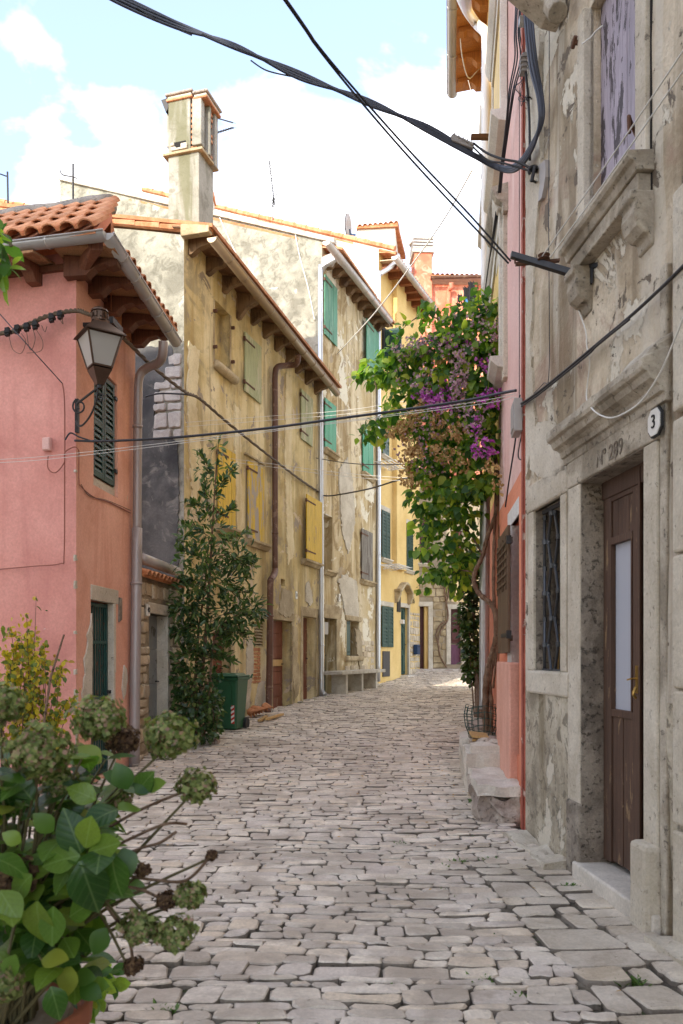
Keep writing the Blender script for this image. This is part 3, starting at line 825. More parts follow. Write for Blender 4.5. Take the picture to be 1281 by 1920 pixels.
def place_leaves(root, xf, meshes, mat, limit=295, name='leaf', bulk='leaves'):
    """the leaves that show largest become objects, the rest one mesh"""
    xf.sort(key=lambda m: -m.to_scale().y / max(m.translation.y, .3) * (1 if True else 0))
    for m in xf[:limit]: inst(name, rnd.choice(meshes), root, m)
    rest = xf[limit:]
    if rest:
        k = len(meshes)
        for i in range(1):
            joined(bulk, meshes[0], rest, root, mat)
def clump_leaves(clumps, size, ok=None, down=0.35, shell=0.45):
    """clumps: (x, y, Y, rx, ry, count) -> leaf matrices"""
    out = []
    for x, y, Y, rx, ry, n in clumps:
        c = P(x, y, Y); a, b = rx * Y / F_, ry * Y / F_; dpt = min(max(a, .12), .6)
        for _ in range(n):
            d = rdir(); r = shell + (1 - shell) * rnd.random() ** .6
            pos = c + Vector((d.x * a, d.y * dpt, d.z * b)) * r
            if ok and not ok(pos): continue
            yd = d * .8 + rdir() * .7 + Vector((0, 0, -down))
            up = Vector((0, -.35, .8)) + rdir() * .7 + d * .3
            out.append(basis(pos, yd, up, rnd.uniform(*size)))
    return out

# ------------------------------------------------------------------ ground and street
gm = MB()
ys = [-300, -60, -20, 0, 3, 6, 7.2, 8.5, 9.5, 10.4, 11.7, 13, 14.5, 16, 18, 20, 22, 24.5, 25.7, 27, 28.2, 32, 40, 80, 300]
xs = [-300, -60, -20, -6, -3, 0, 3, 6, 20, 60, 300]
gv = [Vector((x, y, g(y) - 0.075)) for y in ys for x in xs]
gf = [(j * len(xs) + i, j * len(xs) + i + 1, (j + 1) * len(xs) + i + 1, (j + 1) * len(xs) + i) for j in range(len(ys) - 1) for i in range(len(xs) - 1)]
tag(gm.add(gv, gf).build('ground', M['earth']), kind='structure')

PF = Wall(-2.82, 8.5, -.974, .227, 1); PS = Wall(-2.82, 8.5, .073, 1, -1)
B = Wall(-2.56, 13, .293, 1, -1); GB = Wall(-2.56, 13, -.960, .281, 1)
C = Wall(-.49, 20.05, .36, 1, -1); GC = Wall(-.49, 20.05, -.941, .339, 1)
D = Wall(1.14, 24.6, .45, 1, -1); GD = Wall(1.14, 24.6, -.912, .41, 1)
W1 = Wall(1.545, 6.717, .0845, -1, -1); W2 = Wall(1.545, 6.717, .1, 1, 1); W3 = Wall(1.775, 9.01, .134, 1, 1)
W4 = Wall(2.36, 13.35, .182, 1, 1)
EW = Wall(2.72, 28.15, 1, .12, -1)

def xleft(Y):
    return float(np.interp(Y, [0, 8.45, 8.55, 10.4, 10.5, 12.4, 13, 20.05, 24.6, 28.1], [-4.6, -4.6, -2.8, -2.67, -2.72, -2.75, -2.55, -.47, 1.16, 2.72]))
def xright(Y):
    return float(np.interp(Y, [0, 6.7, 9.01, 13.3, 30], [2.1126, 1.546, 1.775, 2.35, 5.4]))
sm = MB()
st_y = fr(0.5, 29, 58)
for a, b in zip(st_y, st_y[1:]):
    n = 10
    for i in range(n):
        q = []
        for (yy, t) in ((a, i / n), (a, (i + 1) / n), (b, (i + 1) / n), (b, i / n)):
            x = xleft(yy) - .05 + (xright(yy) + .1 - xleft(yy)) * t
            p = Vector((x, yy, g(yy) - .024)); p.z += .008 * mn.noise(p * 3)
            q.append(p)
        sm.poly(*q)
street = tag(sm.build('street', M['joint']), kind='structure')
LOC[street.name] = Vector((0, 0, 0))

def ground3(x, y, k):
    return Vector((x, y, g(y) + k + .012 * mn.noise(Vector((x * .7, y * .7, 3)))))
stones = []
def edge_u(x, y):   # distance from the right-hand wall foot
    return xright(y) - x
# main field: courses across the street
yk = 1.6; k = 0
bow = lambda x, Y: -0.10 * max(0, (Y - 9) / 10) * (x - (xleft(Y) + xright(Y)) / 2) + .03 * math.sin(x * 1.3 + Y * .7) + .05 * mn.noise(Vector((x * .8, Y * .9, 1)))
rowb = lambda x, kk: .034 * mn.noise(Vector((x * 1.9, kk * 3.17, 4)))
while yk < 28.3:
    rh = rnd.choice((.06, .075, .085, .095, .105, .115, .13, .15)) * rnd.uniform(.9, 1.1)
    xl, xr = xleft(yk), xright(yk) - .05
    x = xl + rnd.uniform(0, .2)
    while x < xr - .06:
        l = rnd.uniform(.11, .25) if rnd.random() < .8 else rnd.uniform(.24, .38)
        x1 = min(x + l, xr)
        inband = yk < 5.75 and x1 > xright(yk) - .70
        if inband:
            x1 = min(x1, xright(yk) - .70)
            if x1 - x < .07: break
        gp = rnd.uniform(.001, .005)
        jt = lambda a=.010: rnd.uniform(-a, a)
        # some courses split into two thin slips
        parts = [(0, 1)] if rnd.random() > .16 or rh < .12 else [(0, rnd.uniform(.4, .6))]
        if parts[0][1] != 1: parts.append((parts[0][1], 1))
        for a_, b_ in parts:
            y0, y1 = yk + rh * a_ + gp, yk + rh * b_ - gp
            sl = rnd.uniform(-.014, .014)
            ra = lambda q, f_: rowb(q, k) * (1 - f_) + rowb(q, k + 1) * f_
            c = [(x + gp + jt() - sl, y0 + bow(x, yk) + jt(.007) + ra(x, a_), 0), (x1 - gp + jt() - sl, y0 + bow(x1, yk) + jt(.007) + ra(x1, a_), 0), (x1 - gp + jt() + sl, y1 + bow(x1, yk) + jt(.007) + ra(x1, b_), 0), (x + gp + jt() + sl, y1 + bow(x, yk) + jt(.007) + ra(x, b_), 0)]
            stones.append((c, .002 + rnd.uniform(-.008, .010), 0))
        x = x1
        if inband: break
    yk += rh; k += 1
# band along the house on the right: big slabs, then a row of small setts at the wall foot
y = 2.2
while y < 5.75:
    l = rnd.uniform(.14, .34)
    xw = lambda yy, dd: xright(yy) - dd
    if rnd.random() < .8:
        m_ = rnd.uniform(.42, .58); parts = [(.70, m_), (m_, .30)]
    else: parts = [(.70, .30)]
    for a_, b_ in parts:
        gp = .012; jt = lambda: rnd.uniform(-.018, .018)
        c = [(xw(y, a_) + gp + jt(), y + gp + jt(), 0), (xw(y, b_) - gp + jt(), y + gp + jt(), 0), (xw(y + l, b_) - gp + jt(), y + l - gp + jt(), 0), (xw(y + l, a_) + gp + jt(), y + l - gp + jt(), 0)]
        stones.append((c, .004 + rnd.uniform(-.006, .008), 1))
    y += l
y = 2.0
while y < 6.6:
    l = rnd.uniform(.10, .17)
    c = [(xright(y) - .285 + rnd.uniform(-.01, .01), y + .006, 0), (xright(y) - .045, y + .006 + rnd.uniform(-.01, .02), 0), (xright(y) - .045, y + l - .006 + rnd.uniform(-.01, .02), 0), (xright(y) - .285 + rnd.uniform(-.01, .01), y + l - .006, 0)]
    if y < 5.75: stones.append((c, rnd.uniform(-.008, .006), 1))
    y += l
def shown(s):
    c = s[0]; cx = (c[0][0] + c[2][0]) / 2; cy = (c[0][1] + c[2][1]) / 2
    px = CX_ + cx / cy * F_; py = CY_ + (1.5 - g(cy)) / cy * F_
    vis = -20 < px < 1300 and py < 1960 and not (px < 210 + (1920 - py) * .1 and py > 1440)
    area = abs((c[1][0] - c[0][0]) * (c[2][1] - c[1][1])) / cy ** 3
    return area if vis else -1
stones.sort(key=lambda s: -shown(s))
rest = MB()
ns = 0
for c, h, t in stones:
    poly = stone_poly(c)
    til = (rnd.uniform(-.03, .03), rnd.uniform(-.07, .07))
    big = ns < 292 and shown((c, h, t)) > 0
    mb = MB() if big else rest
    if not big: rest.cur = t
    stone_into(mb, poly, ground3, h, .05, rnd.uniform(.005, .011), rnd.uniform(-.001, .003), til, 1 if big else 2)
    if big:
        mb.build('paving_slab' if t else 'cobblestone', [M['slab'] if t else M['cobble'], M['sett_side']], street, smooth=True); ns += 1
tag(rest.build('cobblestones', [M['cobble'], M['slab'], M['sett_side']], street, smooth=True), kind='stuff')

# weeds in the joints
wb = MB()
def tuft(x, y, n, s):
    for _ in range(n):
        a = rnd.uniform(0, 6.28); l = s * rnd.uniform(.5, 1.2); b = Vector((x + rnd.uniform(-1, 1) * s * 1.2, y + rnd.uniform(-1, 1) * s * .6, g(y) - .015))
        d = Vector((math.cos(a) * .9, math.sin(a) * .9, .75)) * l * .8; sd = Vector((-math.sin(a), math.cos(a), 0)) * l * .16
        wb.poly(b - sd * .4, b + sd * .4, b + d * .6 + sd, b + d); wb.poly(b - sd * .4, b + d * .6 - sd, b + d)
for px, py, n, s in [(905, 1835, 26, .045), (1180, 1840, 45, .06), (985, 1870, 24, .045), (860, 1615, 40, .05), (915, 1612, 34, .05), (830, 1625, 30, .05), (1070, 1660, 40, .04), (740, 1870, 14, .03), (310, 1890, 22, .05), (735, 1848, 14, .03), (750, 1580, 22, .04), (620, 1740, 10, .02), (700, 1690, 9, .02), (890, 1500, 24, .06), (1000, 1830, 14, .03), (1165, 1790, 14, .03)]:
    Y = 1500 * 1.5 / (py - CY_); Y = 1500 * (1.5 - g(Y)) / (py - CY_)
    tuft((px - CX_) / F_ * Y, Y, n, s)
for _ in range(260):
    Y = rnd.uniform(3.2, 24); x = rnd.uniform(xleft(Y), xright(Y))
    if mn.noise(Vector((x * .8, Y * .5, 9))) > .05: tuft(x, Y, 5, .022 + Y * .001)
for Y in fr(3.4, 6.6, 26):
    if rnd.random() < .5: tuft(xright(Y) - rnd.uniform(.03, .10), Y, 6, .025)
for Y in fr(14.5, 27, 60):
    tuft(xleft(Y) + rnd.uniform(.05, .3), Y, 5, .05)
tag(wb.build('weeds', M['grass']), kind='stuff')
# fallen leaves and petals
fb = MB()
for _ in range(420):
    if rnd.random() < .5: Y = rnd.uniform(8, 13); x = xright(Y) - rnd.random() ** 1.5 * 1.6
    else: Y = rnd.uniform(3.5, 22); x = rnd.uniform(xleft(Y), xright(Y))
    s = rnd.uniform(.008, .022); a = rnd.uniform(0, 6.28); c = Vector((x, Y, g(Y) + .022 + rnd.random() * .01))
    u = Vector((math.cos(a), math.sin(a), rnd.uniform(-.3, .3))) * s; v = Vector((-math.sin(a), math.cos(a), rnd.uniform(-.3, .3))) * s * .6
    fb.poly(c - u, c + v, c + u, c - v)
tag(fb.build('leaf_litter', M['fl_dry']), kind='stuff')

# ------------------------------------------------------------------ pink house on the left
def roof_slab(root, W, u0, u1, w0, w1, z0, pitch, mat, th=.07, name='roof', zb=None):
    f = lambda w: z0 + pitch * (w0 - w)
    zb = 0 if zb is None else zb
    A = [W.p(u0, f(w0) + .04, w0), W.p(u0, f(w0) + .04 + th, w0), W.p(u0, f(w1) + .04 + th, w1), W.p(u0, f(w1) + .04, w1)]
    return MB().prism(A, W.d * (u1 - u0) + Vector((0, 0, zb))).build(name, mat, root)

pk = thing('pink_house', (-4.4, 9.6, .05), 'small pink and salmon house at the left with tiled roof and green louvred shutters', 'house', 'houses lining the street')
hs = [(.47, 1.24, 3.42, 4.80, .07), (.41, 1.17, .10, 2.26, .14)]
mb = MB(); panel(mb, PF, 0, 6, -.3, 5.80); mb.build('front_wall', M['pink'], pk)
mb = MB(); panel(mb, PS, 0, 1.9, -.3, 5.80, hs); mb.poly(PS.p(1.9, -.3), PS.p(1.9, 5.8), PS.p(1.9, 5.8, -4), PS.p(1.9, -.3, -4))
mb.build('side_wall', M['salmon'], pk)
# louvred window
fr1 = MB()
fr1.wbox(PS, .475, 1.235, 3.425, 3.53, -.068, -.03).wbox(PS, 1.20, 1.235, 3.53, 4.79, -.068, -.03).wbox(PS, .475, .50, 3.53, 4.79, -.068, -.03)
fr1.build('stone_frame', M['frame_stone'], pk, bevel=.004)
sm_ = louvre_shutter(pk, PS, .505, .845, 3.55, 4.78, -.045, M['green_dk'], single=True, pitch=.062)
sm2 = louvre_shutter(pk, PS, .855, 1.195, 3.55, 4.78, -.045, M['green_dk'], single=True, pitch=.062)
for u, s_ in ((.50, sm_), (1.20, sm2)):
    for z in (3.72, 4.6):
        MB().wbox(PS, u - .03, u + .04, z, z + .04, -.012, .006).build('hinge', M['iron'], s_)
# barred gate
lt = MB().wbox(PS, .41, 1.28, 2.13, 2.30, -.06, .004).wbox(PS, 1.12, 1.20, .1, 2.13, -.12, .003)
lt.build('stone_frame', M['frame_stone'], pk, bevel=.008)
gt = MB()
for u in (.44, 1.09): gt.wbox(PS, u - .02, u + .02, .12, 2.12, -.10, -.07)
for z in (.14, .72, 1.02, 1.66, 2.09): gt.wbox(PS, .46, 1.07, z - .018, z + .018, -.098, -.072)
gate = gt.build('gate', M['green_gate'], pk)
for i in range(8):
    u = .46 + .61 * (i + .5) / 8
    MB().tube([PS.p(u, .14, -.085), PS.p(u, 2.1, -.085)], .011, 6).build('bar', M['green_gate'], gate)
MB().wbox(PS, 1.075, 1.13, 1.05, 1.09, -.075, -.03).tube([PS.p(1.08, 1.07, -.05), PS.p(1.0, 1.07, -.03)], .01).build('latch', M['iron'], gate)
MB().wbox(PS, .42, 1.16, .1, 2.13, -.138, -.125).build('gate_backing', M['grey_wood'], pk)
# bare patches where the paint came off
def patch(root, W, pix, mat, w=.004, name='bare_plaster', jag=.012, th=.02):
    q = [W.at(*p) for p in pix]; pts = []
    for a, b_ in zip(q, q[1:] + q[:1]):
        n = max(2, int(math.hypot(a[0] - b_[0], a[1] - b_[1]) / .07))
        for i in range(n):
            t = i / n; pts.append(W.p(a[0] + (b_[0] - a[0]) * t + rnd.uniform(-jag, jag), a[1] + (b_[1] - a[1]) * t + rnd.uniform(-jag, jag), w - th))
    return MB().prism(pts, W.n * th).build(name, mat, root)
patch(pk, PS, [(171, 1150), (168, 1170), (162, 1190), (163, 1210), (156, 1235), (158, 1262), (152, 1300), (154, 1370), (171, 1370)], M['frame_stone'], .016)
patch(pk, PS, [(231, 1246), (236, 1255), (238, 1275), (234, 1300), (231, 1310), (227, 1290), (229, 1262)], M['frame_stone'], .016)
patch(pk, PS, [(222, 1120), (227, 1122), (227, 1162), (222, 1166)], M['dark_stone'], .016, jag=.004)
patch(pk, PS, [(141, 1320), (144, 1300), (145, 1350), (142, 1400)], M['frame_stone'], .016, jag=.006)
for (y0, y1) in ((1040, 1052), (1088, 1104), (1182, 1190), (1255, 1266), (1292, 1325), (880, 886)):
    patch(pk, PS, [(139, y0), (143, y0 + 2), (142, (y0 + y1) / 2), (144, y1 - 2), (139, y1)], M['frame_stone'], .014, 'paint_chip', .006)
# roof
pit, rz0, rw0 = .80, 5.70, .44
def tilemat(W, u, w, z, pitch, sc=1.0, yaw=0.0):
    yd = (-W.n + Vector((0, 0, pitch))).normalized(); X = W.d.copy()
    Z = X.cross(yd)
    if Z.z < 0: X = -X; Z = -Z
    return Matrix.Translation(W.p(u, z, w)) @ Matrix((X * sc, yd * sc, Z * sc)).transposed().to_4x4() @ Matrix.Rotation(yaw, 4, 'Z')
ue_ = lambda w: .02 - .50 * (w + .76) / 1.2
fz = lambda w: rz0 + pit * (rw0 - w)
rf = MB().prism([PF.p(ue_(.41), fz(.41), .41), PF.p(ue_(-.76), fz(-.76), -.76), PF.p(5, fz(-.76), -.76), PF.p(5, fz(.41), .41)], (0, 0, .03)).build('roof', M['old_tile'], pk)
rA = PF.p(.02, 6.62, -.76); rB = PF.p(6, 6.62, -.74); sA = PS.p(1.9, 5.72, .0); sB = sA + PF.d * 6
back = MB().poly(rA, rB, sB, sA).poly(rA, sA, Vector((sA.x, sA.y, 5.5)), Vector((rA.x, rA.y, 5.5)))
back.build('back_slope', M['old_tile'], rf)
tm = tile_mesh('roof_tile', .46, .098, .078, .016, M['tile'])
for i in range(15):
    for j in range(4):
        w = rw0 - .02 - j * .30; z = rz0 + pit * (rw0 - w) + .055 + (.02 if j == 0 else .03)
        inst('tile', tm, rf, tilemat(PF, ue_(w) + .10 + i * .205 + rnd.uniform(-.008, .008), w, z - j * .004, pit, 1, rnd.uniform(-.03, .03)))
ridge = MB().tube([PF.p(u, 6.72 + .012 * math.sin(u * 7), -.76) for u in fr(.0, 5, 22)], .11, 8).build('ridge', M['ridge'], rf, smooth=True)
MB().prism([PF.p(ue_(.38) - .01, fz(.38) + .05, .38), PF.p(ue_(-.8) - .01, fz(-.8) + .03, -.8), PF.p(ue_(-.8) - .01, fz(-.8) - .14, -.8), PF.p(ue_(.3) - .01, fz(.3) - .08, .3)], PF.d * .04).build('verge_board', M['coral'], pk)
eave(pk, PF, .25, 4.6, 5.62, .40, .14, 9, M['rafter'], M['soffit'], rh=.13, rw=.13)
MB().wbox(PF, .0, 4.6, 5.60, 5.66, .002, .05).wbox(PS, .0, 1.9, 5.60, 5.66, .002, .05).build('wall_plate', M['rafter'], pk)
eave(pk, PS, -.28, 2.0, 5.66, .52, .10, 5, M['rafter'], M['soffit'], rh=.14, rw=.13, zg1=5.62)
cr = Vector((-2.82, 8.5, 0)) + PF.n * .42 + PS.n * .55
MB().prism([Vector((-2.84, 8.52, 5.62)) + v for v in (Vector((-.09, .09, -.12)), Vector((.09, -.03, -.12)), Vector((.40, -.33, .03)), Vector((.28, -.36, .03)))], (0, 0, .10)).build('rafter', M['rafter'], pk, bevel=.005)
ue, ze = PS.at(330, 645, .55)
gutter(pk, [PF.p(4.6, 5.74, .42), Vector((cr.x, cr.y, 5.755))], .075, M['zinc'], 8)
gutter(pk, [Vector((cr.x, cr.y, 5.757)), PS.p(ue, ze + .03, .55)], .075, M['zinc'], 6)
pr = MB().prism([PS.p(.12, 5.79, .5), PS.p(.12, 5.82, .5), PS.p(.12, 5.95, -.2), PS.p(.12, 5.90, -.2)], PS.d * 2.0).build('pent_roof', M['old_tile'], pk)
tl = MB(); tile_row_mb(tl, PS.p(.1, 5.83, .5), PS.p(2.1, 5.8, .5), -PS.n + Vector((0, 0, .3)), .07, .17, .5); tag(tl.build('tile_ends', M['old_tile'], pk), kind='stuff')
def wp(W, l): return [W.p(*W.at(x, y, w), w) for x, y, w in l]
downpipe(pk, wp(PS, [(306, 640, .52), (305, 665, .50), (297, 680, .40), (275, 690, .20), (262, 705, .10), (259, 740, .08), (258, 850, .08), (257, 1000, .08)]), .056, M['pipe_grey'], [wp(PS, [(258, 800, .08)])[0]])
downpipe(pk, wp(PS, [(257, 990, .08), (256, 1100, .08), (253, 1300, .08), (252, 1450, .08)]), .066, M['pipe_grey'], [wp(PS, [(256, 1094, .08)])[0]], 2)

# meter box and its wires on the pink wall
q = PF.at(91, 834)
jb = thing('junction_box', PF.p(q[0], q[1] - .08, .03), 'small pink painted junction box on the pink house wall', 'junction box')
MB().wbox(PF, q[0] - .045, q[0] + .045, q[1] - .07, q[1] + .07, 0, .05).build('case', M['rosy'], jb, bevel=.008)
MB().wbox(PF, q[0] - .04, q[0] + .04, q[1] - .06, q[1] + .055, .05, .058).build('lid', M['rosy'], jb, bevel=.003)

# lantern on the corner
LY = 8.28
lr = P(187, 790, LY)
lamp = thing('street_lantern', P(180, 790, LY), 'four sided bronze lantern on a scrolled iron bracket at the pink house corner', 'street lamp')
lc = P(187, 0, LY); lc.z = 0
zz = lambda y: 1.5 - (y - CY_) / F_ * LY
rot = .62
def sq(r, z):
    return [lc + Vector((r * math.cos(rot + math.pi / 2 * i + math.pi / 4), r * math.sin(rot + math.pi / 2 * i + math.pi / 4), z)) for i in range(4)]
def frust(mb, r0, z0, r1, z1):
    a = sq(r0, z0); b_ = sq(r1, z1)
    mb.add(a + b_, [(3, 2, 1, 0), (4, 5, 6, 7)] + [(i, (i + 1) % 4, 4 + (i + 1) % 4, 4 + i) for i in range(4)])
zt, zb_ = zz(633), zz(690)
rt, rb = .245, .135
cg = MB(); frust(cg, .30, zt, .28, zt + .015); frust(cg, .29, zt + .012, .11, zz(607)); frust(cg, .11, zz(607), .10, zz(602))
cap_ = cg.build('cap', M['lamp_metal'], lamp)
vt = MB().lathe(lc, [(.085, zz(603)), (.085, zz(600)), (.07, zz(599)), (.075, zz(586)), (.09, zz(585)), (.085, zz(582)), (.05, zz(578)), (.02, zz(575))], 12)
for i in range(10):
    a = i * math.pi / 5; vt.box(lc + Vector((.076 * math.cos(a), .076 * math.sin(a), zz(597))), Vector((-math.sin(a), math.cos(a), 0)) * .022, Vector((math.cos(a), math.sin(a), 0)) * .01, (0, 0, .045))
vt.build('chimney_vent', M['lamp_metal'], cap_)
fm = MB(); A = sq(rt, zt); Bq = sq(rb, zb_)
for i in range(4):
    fm.tube([A[i], Bq[i]], .013, 4); fm.tube([A[i], A[(i + 1) % 4]], .013, 4); fm.tube([Bq[i], Bq[(i + 1) % 4]], .013, 4)
frust(fm, .14, zb_ - .01, .15, zb_); frust(fm, .08, zz(712), .14, zz(694)); frust(fm, .05, zz(722), .08, zz(712))
frm = fm.build('frame', M['lamp_metal'], lamp)
for i in range(4):
    c0, c1, c2, c3 = A[i], A[(i + 1) % 4], Bq[(i + 1) % 4], Bq[i]
    n_ = (c1 - c0).cross(c3 - c0).normalized() * .004
    MB().prism([c0, c1, c2, c3], n_).build('glass_pane', M['frost'], frm)
ib = MB()
wl = PS.p(.0, 0, .0)
K0 = Vector((-2.80, 8.47, 0))
pa = [P(187, 722, LY), P(186, 740, LY), Vector((-2.78, 8.46, zz(742)))]
ib.tube([P(187, 714, LY), P(187, 728, LY)], .03, 8)
ib.tube([P(187, 724, LY), Vector((-2.80, 8.47, zz(746)))], .013)
ib.tube(spline([P(184, 726, LY), P(180, 752, LY), P(170, 778, LY + .05), P(156, 796, LY + .1), P(147, 798, LY + .15), P(143, 789, LY + .18)]), .011)
def curl(c, r, turns, a0, ax, ay):
    return [Vector(c) + (Vector(ax) * math.cos(a0 + t * turns * 6.283) + Vector((0, 0, 1)) * math.sin(a0 + t * turns * 6.283)) * r * (1 - .75 * t) for t in fr(0, 1, 22)]
ib.tube(curl(P(149, 762, LY + .1), .085, 1.4, 2.2, (.95, -.2, 0), 0), .010)
ib.tube(curl(P(188, 747, LY), .05, 1.3, .5, (.95, -.2, 0), 0), .009)
ib.wbox(PS, -.012, .03, zz(800), zz(735), -.01, .025)
ib.build('bracket', M['iron'], lamp)
MB().wbox(PS, .12, .42, zz(578) - .02, zz(578) + .05, .3, .36).wbox(PS, .18, .22, zz(578) - .02, zz(578) + .02, 0, .32).build('support_arm', M['iron'], lamp)

# ------------------------------------------------------------------ rubble outhouse with the grey door
AN = Wall(-2.68, 10.42, .086, 1, -1)
an = thing('stone_outhouse', (-3.2, 11.4, .15), 'low rubble stone outhouse with a grey door beside the pink house downpipe', 'outhouse')
dh = AN.rect(279, 1150, 1352, 312); dh = (dh[0], dh[1], .12, dh[3], .28)
mb = MB(); panel(mb, AN, 0, 2.0, -.2, 2.56, [dh]); mb.poly(AN.p(0, 2.56), AN.p(2, 2.56), AN.p(2, 2.9, -1.5), AN.p(0, 2.9, -1.5)).poly(AN.p(2, -.2), AN.p(2, 2.56), AN.p(2, 2.9, -1.5), AN.p(2, -.2, -1.5))
mb.build('wall', M['mortar'], an)
masonry(an, AN, .05, 1.98, .1, 2.5, M['rubble'], (.10, .22), (.14, .38), .02, (.0, .05), [(dh[0] - .02, dh[1] + .1, 0, dh[3] + .16)])
MB().wbox(AN, dh[0] - .1, dh[1] + .14, dh[3], dh[3] + .15, -.1, .035).build('lintel', M['frame_stone'], an, bevel=.012)
MB().wbox(AN, dh[1] - .01, dh[1] + .1, .1, dh[3], -.26, .03).build('jamb', M['frame_stone'], an, bevel=.012)
panel_door(an, AN, dh[0] + .02, dh[1], .13, dh[3], -.16, M['door_grey'], 1, 1, boards=4)
tl = MB(); tile_row_mb(tl, AN.p(.1, 2.57, .12), AN.p(2.0, 2.57, .12), -AN.n + Vector((0, 0, .25)), .085, .165, 1.3)
rfa = roof_slab(an, AN, .02, 2.0, .08, -1.4, 2.50, .25, M['old_tile'], .04)
tag(tl.build('tiles', M['old_tile'], rfa), kind='stuff')
MB().tube([AN.p(.25, 2.80, .0), AN.p(1.9, 2.80, -.02)], .075, 10).build('flashing_roll', M['zinc'], an, smooth=True)
plaque(AN, *AN.at(271, 1144), '40', 'white plate with the number 40 on the rubble wall beside the grey door', .12, .15, .05, False, .10)

# ------------------------------------------------------------------ ochre house
bh = thing('ochre_house', (-3.6, 16, .35), 'stained ochre house with three yellow shutters and a tall pale chimney behind the bay tree', 'house', 'houses lining the street')
L1 = 7.25
R_ = lambda W, xl, yt, yb, xr, dp: (*W.rect(xl, yt, yb, xr), dp)
hw = R_(B, 403, 562, 682, 431, .20)
hd1 = R_(B, 511, 1161, 1328, 547, .30); hd1 = (hd1[0], hd1[1], .30, hd1[3], .30)
hd2 = R_(B, 568, 1155, 1310, 593, .32); hd2 = (hd2[0], hd2[1], .42, hd2[3], .32)
hd0 = R_(B, 398, 1185, 1340, 432, .25); hd0 = (hd0[0], hd0[1], .25, hd0[3], .25)
hv = R_(B, 477, 1166, 1213, 494, .10)
hk = R_(B, 526, 1085, 1098, 534, .15)
mb = MB(); panel(mb, B, 0, L1, -.1, 8.42, [hw, hd1, hd2, hd0, hv, hk], amp=.022)
mb.build('front_wall', M['tan'], bh)
gtop = lambda u: 8.34 + .24 * u
mb = MB(); panel(mb, GB, 0, 6.5, -.1, gtop, amp=.02); mb.build('gable_wall', M['grey_gable'], bh)
patch(bh, GB, [(225, 648), (300, 652), (322, 650), (326, 690), (312, 706), (297, 740), (289, 778), (296, 806), (334, 830), (337, 900), (334, 990), (337, 1085), (225, 1085)], M['dark_render'], .022, 'cement_render', .02, .05)
masonry(bh, GB, *sorted((GB.at(342, 700)[0], GB.at(288, 700)[0])), GB.at(315, 824)[1], GB.at(315, 664)[1], M['white_stone'], (.15, .28), (.18, .34), .025, (.01, .05), keep=lambda u, z: u - .12 < float(np.interp(z, [GB.at(315, y)[1] for y in (826, 806, 778, 740, 706, 690, 664)], [.15, .45, .48, .42, .30, .2, .2])), name='quoin_stone', depth=.04)
# eave, roof and gutter
eave(bh, B, -.12, 7.05, 8.30, .50, .20, 11, M['old_rafter'], M['soffit_dark'], rh=.12, rw=.12, big=(3,), style=2, zg1=8.06)
g0 = B.p(*B.at(397, 445, .57), .57); g1 = B.p(*B.at(632, 737, .57), .57)
gutter(bh, [g0, g1], .085, M['zinc_warm'], 11)
rfb = roof_slab(bh, B, -.10, 7.25, .55, -5.5, 8.30, .24, M['old_tile'], .06, zb=-.22)
tl = MB(); tile_row_mb(tl, B.p(0, 8.36, .52), B.p(7.1, 8.14, .52), -B.n + Vector((0, 0, .24)), .075, .17, .6)
for i in range(14): tl.tube([GB.p(-.5 + i * .45, gtop(-.5 + i * .45) + .10, .03), GB.p(-.02 + i * .45, gtop(-.02 + i * .45) + .085, .03)], [.07, .055], 7)
tag(tl.build('tiles', M['tile'], rfb), kind='stuff')
MB().prism([B.p(-.13, 8.26, .50), B.p(-.13, 8.37, .50), B.p(-.13, 8.46, .0), B.p(-.13, 8.26, .0)], B.d * .14).build('eave_stone', M['ochre_stone'], bh, bevel=.015)
# ragged strip of rubble under the eave
masonry(bh, B, .3, 7.0, 7.55, 8.3, M['rubble'], (.08, .14), (.10, .26), .02, (-.012, .012), [hw, (2.3, 3.3, 0, 8)], keep=lambda u, z: z > 8.12 - .036 * u - .22 * max(0, mn.noise(Vector((u * 2.1, 0, 0)))), single=False, name='exposed_rubble', depth=.03)
# windows
MB().tube([B.p(hw[0] - .05, hw[2] - .02, .03), B.p(hw[1] + .12, hw[2] - .05, .06)], .085, 8).build('sill', M['ochre_stone'], bh, smooth=True)
fw_ = frame(bh, B, hw, M['ochre_stone'], .07, .006, 'lr')
for u in (hw[0] - .06, hw[1] + .06):
    for z in (hw[2] + .25, hw[3] - .25): MB().wbox(B, u - .02, u + .02, z, z + .05, 0, .07).build('hook', M['iron_rust'], fw_)
a = B.rect(456, 621, 734, 487); plank_shutter(bh, B, a[0], a[1], a[2], a[3], .02, M['green_pale'], 3)
a = B.rect(562, 728, 822, 584); plank_shutter(bh, B, a[0], a[1], a[2], a[3], .02, M['green_pale'], 3)
a = B.rect(405, 832, 982, 437); plank_shutter(bh, B, a[0], a[1], a[2], a[3], .03, M['yellow_sh'], 4)
sill(bh, B, a[0], a[1], a[2] - .01, M['ochre_stone'], .15, .12)
a = B.rect(461, 863, 1009, 491); ys_ = plank_shutter(bh, B, a[0], a[1], a[2], a[3], .03, M['yellow_worn'], 3)
ys_['label'] = 'flaking yellow shutter with bare grey wood'
sill(bh, B, a[0], a[1] + .12, a[2] - .01, M['ochre_stone'], .15, .13)
MB().wbox(B, a[0] - .1, a[1] + .1, a[3] + .10, a[3] + .13, 0, .05).build('drip_ledge', M['ochre_stone'], bh)
a = B.rect(566, 926, 1047, 595); plank_shutter(bh, B, a[0], a[1], a[2], a[3], .10, M['yellow_sh'], 2)
sill(bh, B, a[0], a[1], a[2] - .01, M['ochre_stone'], .15, .13)
